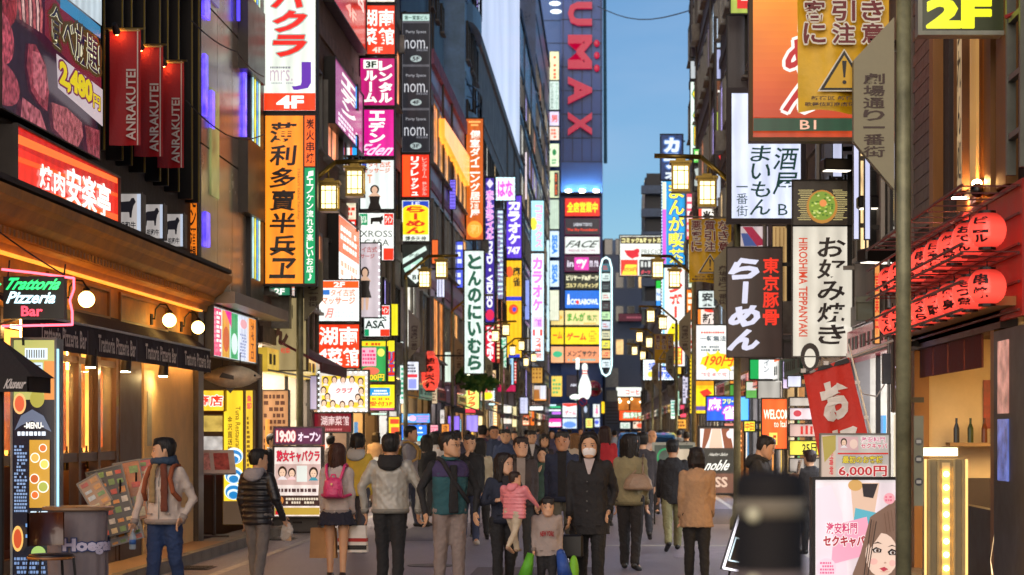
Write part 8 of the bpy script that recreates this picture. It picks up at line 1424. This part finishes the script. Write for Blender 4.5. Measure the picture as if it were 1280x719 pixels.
# near bollard, thrown far out of focus
t = thing('bollard', 'near dark bollard with two pale bands, blurred in the right foreground', 'bollard', (at(962, 700, 3.2).x, 3.2, 0)); zt = zat(588, 3.2)
obj('post', MB().lathe((0, 0, 0), [(.056, 0), (.056, zt-.02), (.05, zt-.006), (.03, zt)], 24), paint('#1d1714', .8), t, True); obj('band', MB().lathe((0, 0, zt-.075), [(.0575, 0), (.0575, .03)], 24), paint('#8a7e68', .8), t, True); obj('band', MB().lathe((0, 0, zt-.185), [(.0575, 0), (.0575, .026)], 24), paint('#7a6a62', .8), t, True)
for dx, zz in ((-.03, zt-.07), (-.03, zt-.175)): obj('reflector', MB().ball((dx, -.052, zz), .012, 10, 6, 1, .5, 1), paint('#e0d8b0', .3), t, True)
# A board, glass case, blue car
t = thing('a_board', 'leaning A board with a glowing white outline beside the beige dressed woman', 'A board', (at(907, 690, 20.6).x, 20.6, 0)); 
R_ = Matrix.Rotation(math.radians(17), 4, 'Y') @ Matrix.Rotation(math.radians(62), 4, 'Z'); obj('board', MB().box(-.3, .3, -.015, .015, .25, 1.12).xf(R_), paint('#3c3a3c', .4), t)
R4 = [R_ @ Vector(p) for p in ((-.3, -.02, .27), (.3, -.02, .27), (.3, -.02, 1.12), (-.3, -.02, 1.12), (-.3, -.02, .27))]; obj('neon_outline', MB().path(R4, .013, 6), glow('#f4f0ff', 1.7), t); R5 = [R_ @ Vector(p) for p in ((-.22, -.02, .36), (.22, -.02, .36), (.22, -.02, .6), (-.22, -.02, .6), (-.22, -.02, .36))]; obj('neon_outline', MB().path(R5, .008, 6), glow('#d8f4ff', 1.3), t); obj('leg', MB().tube((0, .1, 0), (.2, .0, 1.0), .012, n=5), dk, t)
t = thing('notice_case', 'silver framed glass notice case with a green ring emblem behind the walkers', 'notice case', at(842, 640, 36)); t.location.z = 0; k_ = 36/F; zb = zat(602, 36); zt = zat(553, 36)
obj('case', MB().box(-27*k_, 27*k_, -.05, .05, zb, zt), paint('#8f938c', .3, .6), t); obj('glass', MB().box(-24*k_, 24*k_, -.06, -.051, zb+.05, zt-.05), glow('#38443c', .6, .7, 5), t); obj('leg', MB().box(-25*k_, -23*k_, -.03, .03, 0, zb).box(23*k_, 25*k_, -.03, .03, 0, zb), dk, t)
obj('emblem_ring', MB().path([(-.14+.15*math.cos(2*PI*q/18), -.07, zt-.27+.15*math.sin(2*PI*q/18)) for q in range(19)], .02, 5), glow('#2f8a58', .8), t); obj('paper', MB().box(.05, .30, -.065, -.061, zt-.4, zt-.12), glow('#c8b8a0', .6), t)
def car(label, X, Y, rz, col, h=1.5, name='parked_car', L_=4.0, W_=1.68, van=False):
    t = thing(name, label, 'car', (X, Y, 0), rz); b = paint(col, .3, .1, var=.06, coat=.7); hw = W_/2
    lower = [(-L_/2, .32), (-L_/2+.05, .72), (-L_/2+.9 if not van else -L_/2+.25, .92), (L_/2-.25, .94), (L_/2, .78), (L_/2, .32)]; n = len(lower)
    m = MB(); vs = [(-hw, y, z) for y, z in lower]+[(hw, y, z) for y, z in lower]; m.add(vs, [tuple(range(n)), tuple(range(n, 2*n))[::-1]]+[(i, n+i, n+(i+1) % n, (i+1) % n) for i in range(n)]); obj('body', m, b, t, bevel=.05)
    y0 = -L_/2+(1.0 if not van else .3); cab = [(y0, .9), (y0+(.75 if not van else .5), h-.06), (y0+1.0, h), (L_/2-.55, h-.02), (L_/2-.15, .92)]; n = len(cab); m = MB(); q = hw*.86
    vs = [(-(hw*.97 if z < 1 else q), y, z) for y, z in cab]+[((hw*.97 if z < 1 else q), y, z) for y, z in cab]; m.add(vs, [tuple(range(n)), tuple(range(n, 2*n))[::-1]]+[(i, n+i, n+(i+1) % n, (i+1) % n) for i in range(n)]); c_ = obj('cabin', m, b, t, bevel=.05)
    m = MB(); f0, f1 = cab[0], cab[1]
    def on(u, x): return (x*(hw*.97*(1-u)+q*u), f0[0]+(f1[0]-f0[0])*u-.02, f0[1]+(f1[1]-f0[1])*u)
    m.add([on(.1, -.88), on(.1, .88), on(.92, .86), on(.92, -.86)], [(0, 1, 2, 3)]); obj('windscreen', m, glass_dark('#1c2a34'), t)
    r0, r1 = cab[-1], cab[-2]; m = MB().add([(-q*.86, r0[0]+.02-.06, 1.0), (q*.86, r0[0]+.02-.06, 1.0), (q*.84, r1[0]+.06, h-.12), (-q*.84, r1[0]+.06, h-.12)], [(0, 3, 2, 1)]); obj('rear_window', m, glass_dark('#1c2a34'), t)
    for s in (-1, 1):
        obj('side_window', MB().add([(s*(hw*.95+.01), cab[0][0]+.3, .98), (s*(hw*.95+.01), L_/2-.4, .98), (s*(q+.015), L_/2-.7, h-.1), (s*(q+.015), cab[2][0]+.1, h-.1)], [(0, 1, 2, 3)]), glass_dark('#1c2a34'), t)
        obj('mirror', MB().box(s*hw, s*(hw+.16), cab[0][0]+.25, cab[0][0]+.32, .95, 1.08), b, t)
        obj('headlight', MB().box(s*(hw-.38), s*(hw-.08), -L_/2-.01, -L_/2+.06, .6, .74), glow('#f4f0dc', .9), t); obj('tail_light', MB().box(s*(hw-.3), s*(hw-.05), L_/2-.04, L_/2+.012, .6, .8), glow('#c01c18', .8), t)
        for y in (-L_/2+.75, L_/2-.75):
            w = obj('wheel', MB().tube((s*(hw-.2), y, .31), (s*(hw+.01), y, .31), .31, n=20), paint('#121212', .7), t); obj('rim', MB().tube((s*(hw), y, .31), (s*(hw+.02), y, .31), .19, n=14), paint('#8a8c90', .3, .8), w)
    obj('number_plate', MB().box(-.17, .17, -L_/2-.02, -L_/2, .4, .52), paint('#d8d8d0', .4), t); obj('bumper', MB().box(-hw, hw, -L_/2-.04, -L_/2+.1, .3, .46), b, t)
car('blue van standing far down the street among the walkers', 1.05, 52, 0, '#2f6ea8', 1.64, 'parked_van', 4.2, 1.7, True)
car('pale parked car behind the girl with the pink backpack', -4.35, 46.5, 0, '#b9bcbc', 1.45)
# ---------------------------------------------------------------- the people
def P_(label, px, crown, s, face, **k):
    if s > 84: s = s*.955
    h = H+(CY-crown)/s; return person(label, px, crown, s, h, face, **k)
P_('man in cream shirt with blue and brown scarf and orange backpack straps walking at left', 206, 548, 136, -14, hair='short', top='#b9a99c', toplen=.49, topw=1.5, bottom='#1f3358', walk=.35, lead=-1, head_turn=-62, armL='pocket', armR=((-.17, .02, .64), (-.175, -.05, .49), (-.17, -.07, .44)), detail=2, flare=.3, build=1.0, skin=0,
   extras=(straps('#8a4420', .015), scarf('#22384e', '#5e2a14', .56), held('clear water bottle with a blue label in the scarf man\'s hand', 'water_bottle', 'bottle', -1, bottle)))
P_('boy in black puffer jacket with grey patterned hood seen from behind', 322, 562, 122, 158, hair='short', top='#121013', topkind='puffer', toplen=.45, bottom='#6a625c', walk=.3, lead=1, head_turn=-38, hood='#8b8688', detail=2, build=1.05, armR=((-.17, .03, .64), (-.19, -.04, .50), (-.19, -.09, .45)), armL=None,
   extras=(held('crumpled clear bag with a leaflet in the puffer jacket boy\'s hand', 'plastic_bag', 'bag', -1, clear_bag),))
P_('girl in grey sweater and navy skirt with a pink backpack seen from behind', 421, 555, 116, 176, hair='mid', haircol='#3a1c12', top='#b3aaa6', toplen=.49, topw=1.6, bottom='#14162a', legs='skirt', walk=.15, female=True, detail=2, shoes='#2a2020', head_turn=25,
   extras=(backpack('shiny pink studded backpack on the girl in the navy skirt', '#d8407a', .074, .60, .755, .045), held('white carrier bag with red and black bands hanging low by the girl', 'carrier_bag', 'bag', -1, white_bag), held('brown paper bag hanging between the girl and the silver jacket', 'paper_bag', 'bag', 1, paper_bag)))
P_('man in silver satin jacket with a black hood seen from behind', 488, 543, 124, 180, hair='fringe', top='#98948a', topkind='satin', toplen=.495, topw=2.2, bottom='#0f0e11', walk=.2, lead=1, hood='#100e10', detail=2, build=1.08, skin=1, head_turn=0, armL=((.185, .0, .655), (.165, -.03, .50), (.15, -.04, .44)), armR=((-.185, .0, .655), (-.175, -.04, .50), (-.17, -.06, .45)))
P_('man with glasses in a teal and purple vest over a black sweater', 562, 541, 127, 22, hair='short', top='#1d4a50', toplen=.49, topw=1.5, sleeve=False, inner='#100f12', bottom='#7c6e68', walk=.15, lead=1, head_turn=42, detail=2, build=1.08, skin=0, collar='#1f5054', armL=((.18, .0, .645), (.15, -.05, .50), (.14, -.08, .45)), armR=((-.185, .01, .65), (-.17, -.05, .50), (-.17, -.07, .45)), extras=(glasses, cross_strap('#17151a', -1, .014), lambda i: vest_yoke(i)))
P_('small mother in navy jacket looking aside with a baby on her chest', 630, 567, 126, 14, hair='long', haircol='#160d0a', top='#161d30', toplen=.50, topw=1.5, bottom='#0f0e12', walk=.3, lead=-1, head_turn=38, female=True, detail=2, skin=2, armL='hold', armR='hold', inner='#15131a')
def baby():
    Yb = F/126-.20; s = F/Yb; h = .80; zt = zat(590, Yb); i = person('baby in a pink quilted jacket carried on the mother\'s chest', 643, 590, s, h, 150, hair='crop', haircol='#2a1a12', top='#d27a80', topkind='puffer', toplen=.44, bottom='#b5a68e', walk=.75, lead=1, head_turn=-40, detail=2, skin=2, shoes='#a08068', build=1.5, armL=((.22, -.08, .66), (.25, -.18, .58), (.22, -.22, .56)), armR=((-.22, -.08, .66), (-.25, -.16, .58), (-.22, -.2, .56)), hood='#d27a80', Yd=Yb)
    i['root'].location.z = zt-h
    return i
baby()
P_('man in dark grey hooded jacket over a pale shirt behind the mother', 651, 547, 104, 4, hair='fringe', haircol='#21130c', top='#3c322f', toplen=.46, topw=1.5, bottom='#222', walk=.5, head_turn=12, detail=2, skin=4, inner='#8a8078', open_front=.60, hood='#2a2322')
P_('little boy in a grey new york sweatshirt walking towards the camera', 684, 622, 132, 2, hair='fringe', haircol='#140d0a', top='#93857e', toplen=.43, topw=1.6, bottom='#17151a', walk=.3, head_turn=8, head_tilt=6, detail=2, skin=2, build=1.15, extras=(lambda i: sweat_text(i), held('lime green toy balloon in the little boy\'s right hand', 'toy_balloon', 'toy', -1, lambda t, h: obj('balloon', MB().tube((-.03, -.02, .03), (-.09, -.03, -.22), .035, .075, n=14).ball((-.09, -.03, -.22), .075, 14, 8), paint('#4f9a20', .6, var=.3, bump=.5, bscale=20), t, True)), held('blue and lime toy bag in the little boy\'s left hand', 'toy_bag', 'toy', 1, lambda t, h: (obj('bag_body', MB().tube((.0, -.02, .03), (.05, -.03, -.22), .045, .08, n=14).ball((.05, -.03, -.22), .08, 14, 8).ball((.0, -.02, .03), .045, 12, 6), paint('#1f4590', .6, var=.3, bump=.5, bscale=20), t, True), obj('lime_side', MB().ball((.13, .0, -.14), .085, 12, 8, .6, .6, 1.8), paint('#6fae22', .6, var=.3, bump=.5), t, True)))))
P_('man in open navy jacket over a black t shirt facing the camera', 703, 540, 100, -2, hair='short', top='#1e2840', toplen=.46, topw=1.8, bottom='#5a5648', walk=.5, lead=-1, detail=2, skin=3, inner='#0e0d10', open_front=.50, build=1.04, collar='#1a2130')
P_('man in long black coat wearing a white face mask', 737, 541, 128, -2, hair='mid', haircol='#14100e', top='#121013', toplen=.37, topw=1.6, bottom='#0c0b0d', walk=.35, lead=1, detail=2, skin=0, inner='#a89c9a', open_front=.745, flare=.3, collar='#141115', build=1.06, armL='pocket', head_tilt=4, extras=(mask, lambda i: coat_buttons(i), held('dark handbag hanging from the masked man\'s hand', 'handbag', 'handbag', -1, lambda t, h: (obj('bag_body', MB().box(-.14, .14, -.05, .05, -.34, -.10), paint('#100e10', .4), t, bevel=.02), obj('handle', MB().path([(-.07, 0, -.10), (-.04, 0, 0), (.04, 0, 0), (.07, 0, -.10)], .008, 6), dk, t)))))
P_('woman in olive jacket carrying a taupe shoulder bag seen from behind', 788, 543, 108, 168, hair='mid', haircol='#0e0a0a', top='#7d7658', toplen=.475, topw=2.0, bottom='#100d10', walk=.3, lead=1, head_turn=-40, female=True, detail=2, skin=2, legs='trousers', bottomkind='cotton', extras=(shoulder_bag('soft taupe shoulder bag of the woman in the olive jacket', '#8a7460', -1, .635, 1.15, .05),))
P_('man in black jacket walking away with one foot lifted, khaki trousers', 841, 550, 93, 182, hair='short', top='#131215', toplen=.44, topw=2.0, bottom='#7a7650', walk=.75, lead=-1, detail=2, skin=1, head_turn=-10, build=1.05, shoes='#141210')
P_('woman with a dark bob in a beige sweater seen from behind', 871, 560, 117, 186, hair='bob', haircol='#120b0a', top='#9d7d5e', toplen=.40, topw=2.2, bottom='#0e0c0e', walk=.2, female=True, detail=2, flare=.35, bottomkind='cotton', build=1.1)
P_('man in dark hooded jacket looking down at a map at right', 950, 545, 112, 78, hair='crop', haircol='#1c120c', top='#24221f', toplen=.45, topw=2.2, bottom='#1c1a1a', walk=.1, head_turn=4, head_tilt=22, detail=2, skin=4, hood='#211f1c', build=1.15, armL=((.13, -.06, .66), (.07, -.20, .70), (.05, -.25, .72)), armR=((-.15, -.05, .66), (-.08, -.19, .69), (-.05, -.24, .71)), extras=(held('folded map with red print in the hands of the man at right', 'map', 'map', 1, leaflet),))
P_('dark figure with brown hair half hidden behind the price placard', 1013, 563, 96, 200, hair='short', haircol='#2a160e', top='#1c1614', toplen=.45, bottom='#1a1818', walk=.1, detail=1, topw=2)
# second row
R2 = [
 ('man in dark suit seen from behind beside the tan price list', 321, 543, 72, 176, dict(hair='crop', top='#22232e', toplen=.45, bottom='#14151c', topw=1.8, collar='#c8c4c0', walk=.1)),
 ('man in dark suit in profile next to the other suited man', 340, 543, 72, 70, dict(hair='short', top='#22222c', toplen=.45, bottom='#15151b', topw=1.8, collar='#c8c4c0', walk=.1)),
 ('person in white and yellow top with tied hair seen from behind', 447, 542, 94, 172, dict(hair='tied', top='#c8a83a', toplen=.47, bottom='#3a3a42', female=True, topw=2, hood='#a8a8a4')),
 ('woman with long hair in a black and white top near the car', 533, 544, 70, 160, dict(hair='long', top='#161518', toplen=.46, bottom='#2a2a2c', female=True)),
 ('tall man in grey hoodie with a tan backpack in profile', 512, 533, 72, 88, dict(hair='crop', top='#7d7a80', toplen=.47, bottom='#2c3040', topw=1.8, hood='#7d7a80', extras=(backpack('tan backpack on the tall man in the grey hoodie', '#a8843c', .075, .58, .78, .05),))),
 ('woman with a dark bob in a pale blouse seen from behind', 543, 540, 64, 178, dict(hair='bob', top='#c2bcb8', toplen=.46, bottom='#3a3440', female=True)),
 ('man in black jacket with his hand at his mouth', 587, 544, 88, 6, dict(hair='short', top='#111013', toplen=.45, bottom='#26304a', topw=2, armR=((-.14, -.02, .68), (-.04, -.13, .80), (-.01, -.12, .86)), walk=.6, shoes='#b8b0a8')),
 ('person in cream coat behind the man with his hand at his mouth', 600, 548, 80, 190, dict(hair='mid', top='#b0a488', toplen=.40, bottom='#222', female=True)),
 ('man in purple plaid shirt walking away', 603, 532, 58, 180, dict(hair='crop', top='#4a2c4c', toplen=.46, bottom='#222630', topw=1.8, skin=3)),
 ('woman with red and black checked shirt and brown hair seen from behind', 756, 533, 70, 178, dict(hair='mid', haircol='#2a1210', top='#a31c28', toplen=.45, bottom='#1c1a20', female=True, topw=1.8)),
 ('man in charcoal jacket walking away before the blue van', 803, 541, 80, 184, dict(hair='short', top='#302e34', toplen=.45, bottom='#22242c', topw=1.9, walk=.5)),
 ('balding man with light shirt facing the camera beside the charcoal jacket', 815, 538, 62, 2, dict(hair='bald', top='#c8b8b8', toplen=.47, bottom='#2a2a30', skin=4)),
 ('man in navy jacket looking forward, left of the hooded jacket man', 632, 537, 66, 4, dict(hair='short', top='#2c3a5a', toplen=.46, bottom='#1c1c22', topw=1.8)),
 ('dark skinned man in navy coat looking aside far left of centre', 617, 533, 58, 20, dict(hair='crop', top='#2e3a54', toplen=.44, bottom='#181820', skin=3, topw=1.8)),
 ('small woman in dark green coat holding a cup to her chin', 678, 560, 82, 0, dict(hair='tied', top='#2c4438', toplen=.42, bottom='#1c1a1a', female=True, armR=((-.13, -.03, .68), (-.04, -.14, .74), (-.02, -.14, .78)))),
 ('young man in black suit jacket behind the small woman', 665, 539, 62, 6, dict(hair='short', top='#131318', toplen=.46, bottom='#131318', inner='#b8b4b4', open_front=.70)),
 ('woman with fringe in black coat behind the navy jacket man', 680, 543, 64, 12, dict(hair='bob', top='#2a2630', toplen=.42, bottom='#1a1a1e', female=True)),
 ('woman with wavy fair brown hair behind the masked man', 719, 542, 66, 175, dict(hair='mid', haircol='#7a5630', top='#b0a290', toplen=.45, bottom='#26242a', female=True)),
]
for lab, px, cr, s, fc, kw in R2:
    kw = dict(kw); kw.setdefault('walk', .4); P_(lab, px, cr, s, fc, detail=1, group='walkers in the middle distance', **kw)
# distant crowd: heads along the eye line
FAR = [(571, 538, 50, 180, 'short', '#3c3a4a', 'far walker in a dark jacket left of the plaid shirt'), (556, 541, 46, 176, 'mid', '#8a7868', 'far walker in a taupe coat behind the glasses man'), (497, 540, 52, 10, 'short', '#4a5664', 'far walker in slate jacket between the silver jacket and grey hoodie'), (470, 541, 50, 170, 'bob', '#857a72', 'far walker with a bob left of the silver jacket'), (643, 539, 42, 0, 'short', '#3e4254', 'far walker in dark blue between two navy jackets'), (658, 537, 34, 180, 'short', '#6c6660', 'distant walker in grey directly over the hooded jacket man'), (690, 538, 38, 4, 'mid', '#48425a', 'distant dark haired walker left of the open navy jacket'), (712, 537, 30, 180, 'short', '#7a6e68', 'distant walker in grey brown right of the open navy jacket'), (726, 536, 28, 0, 'crop', '#4a5060', 'distant walker under the white light pole'), (741, 537, 26, 178, 'short', '#3c3c46', 'distant walker in black under the bright poster'), (768, 538, 34, 176, 'crop', '#9aa0a4', 'distant walker in pale grey right of the checked shirt'), (778, 538, 30, 0, 'short', '#5c5a66', 'distant walker below the information sign'), (826, 538, 40, 180, 'mid', '#6a5a58', 'distant long haired walker behind the glass notice case'), (834, 538, 30, 2, 'short', '#3c4658', 'distant walker in dark blue near the bulb edged sign post'), (849, 538, 34, 182, 'short', '#6a665e', 'distant walker in charcoal beside the lit massage sign'), (858, 540, 44, 178, 'short', '#4a4644', 'far walker in black close to the lit massage sign'), (625, 537, 30, 180, 'short', '#6a5a78', 'distant walker in dull violet by the left shop fronts'), (609, 536, 32, 0, 'mid', '#7c6a62', 'distant walker with shoulder length hair by the violet window'), (672, 536, 24, 180, 'short', '#4a4a56', 'very distant walker near the orange light strip'), (699, 536, 22, 0, 'short', '#6a5e74', 'very distant walker before the pink banner panel'), (733, 536, 20, 178, 'short', '#44444e', 'very distant walker by the round road sign'), (752, 536, 22, 0, 'short', '#8c8078', 'very distant walker right of the posters'), (787, 537, 24, 180, 'short', '#52525e', 'very distant walker before the square lit panel'), (799, 537, 26, 0, 'short', '#847a72', 'very distant walker before the flower like shop front'), (812, 537, 22, 180, 'short', '#4c4c58', 'very distant walker at the foot of the office building'), (584, 538, 40, 178, 'short', '#8c8084', 'far walker in mauve grey before the lilac window'), (546, 539, 44, 4, 'short', '#4a4656', 'far walker in black next to the pale blouse'), (413, 545, 60, 176, 'short', '#6a5c54', 'walker in dark brown half hidden left of the girl\'s head')]
for px, cr, s, fc, hr, c, lab in FAR:
    P_(lab, px, cr, s, fc, hair=hr, top=c, toplen=.45, bottom='#1c1b20', detail=1 if s > 45 else 0, group='distant crowd down the street', walk=.4, topw=1.6)
bpy.data.objects.remove(_tmp)
SC.collection.children.link(C)
for _me in list(bpy.data.meshes):
    if _me.users == 0: bpy.data.meshes.remove(_me)
SC.camera = cam
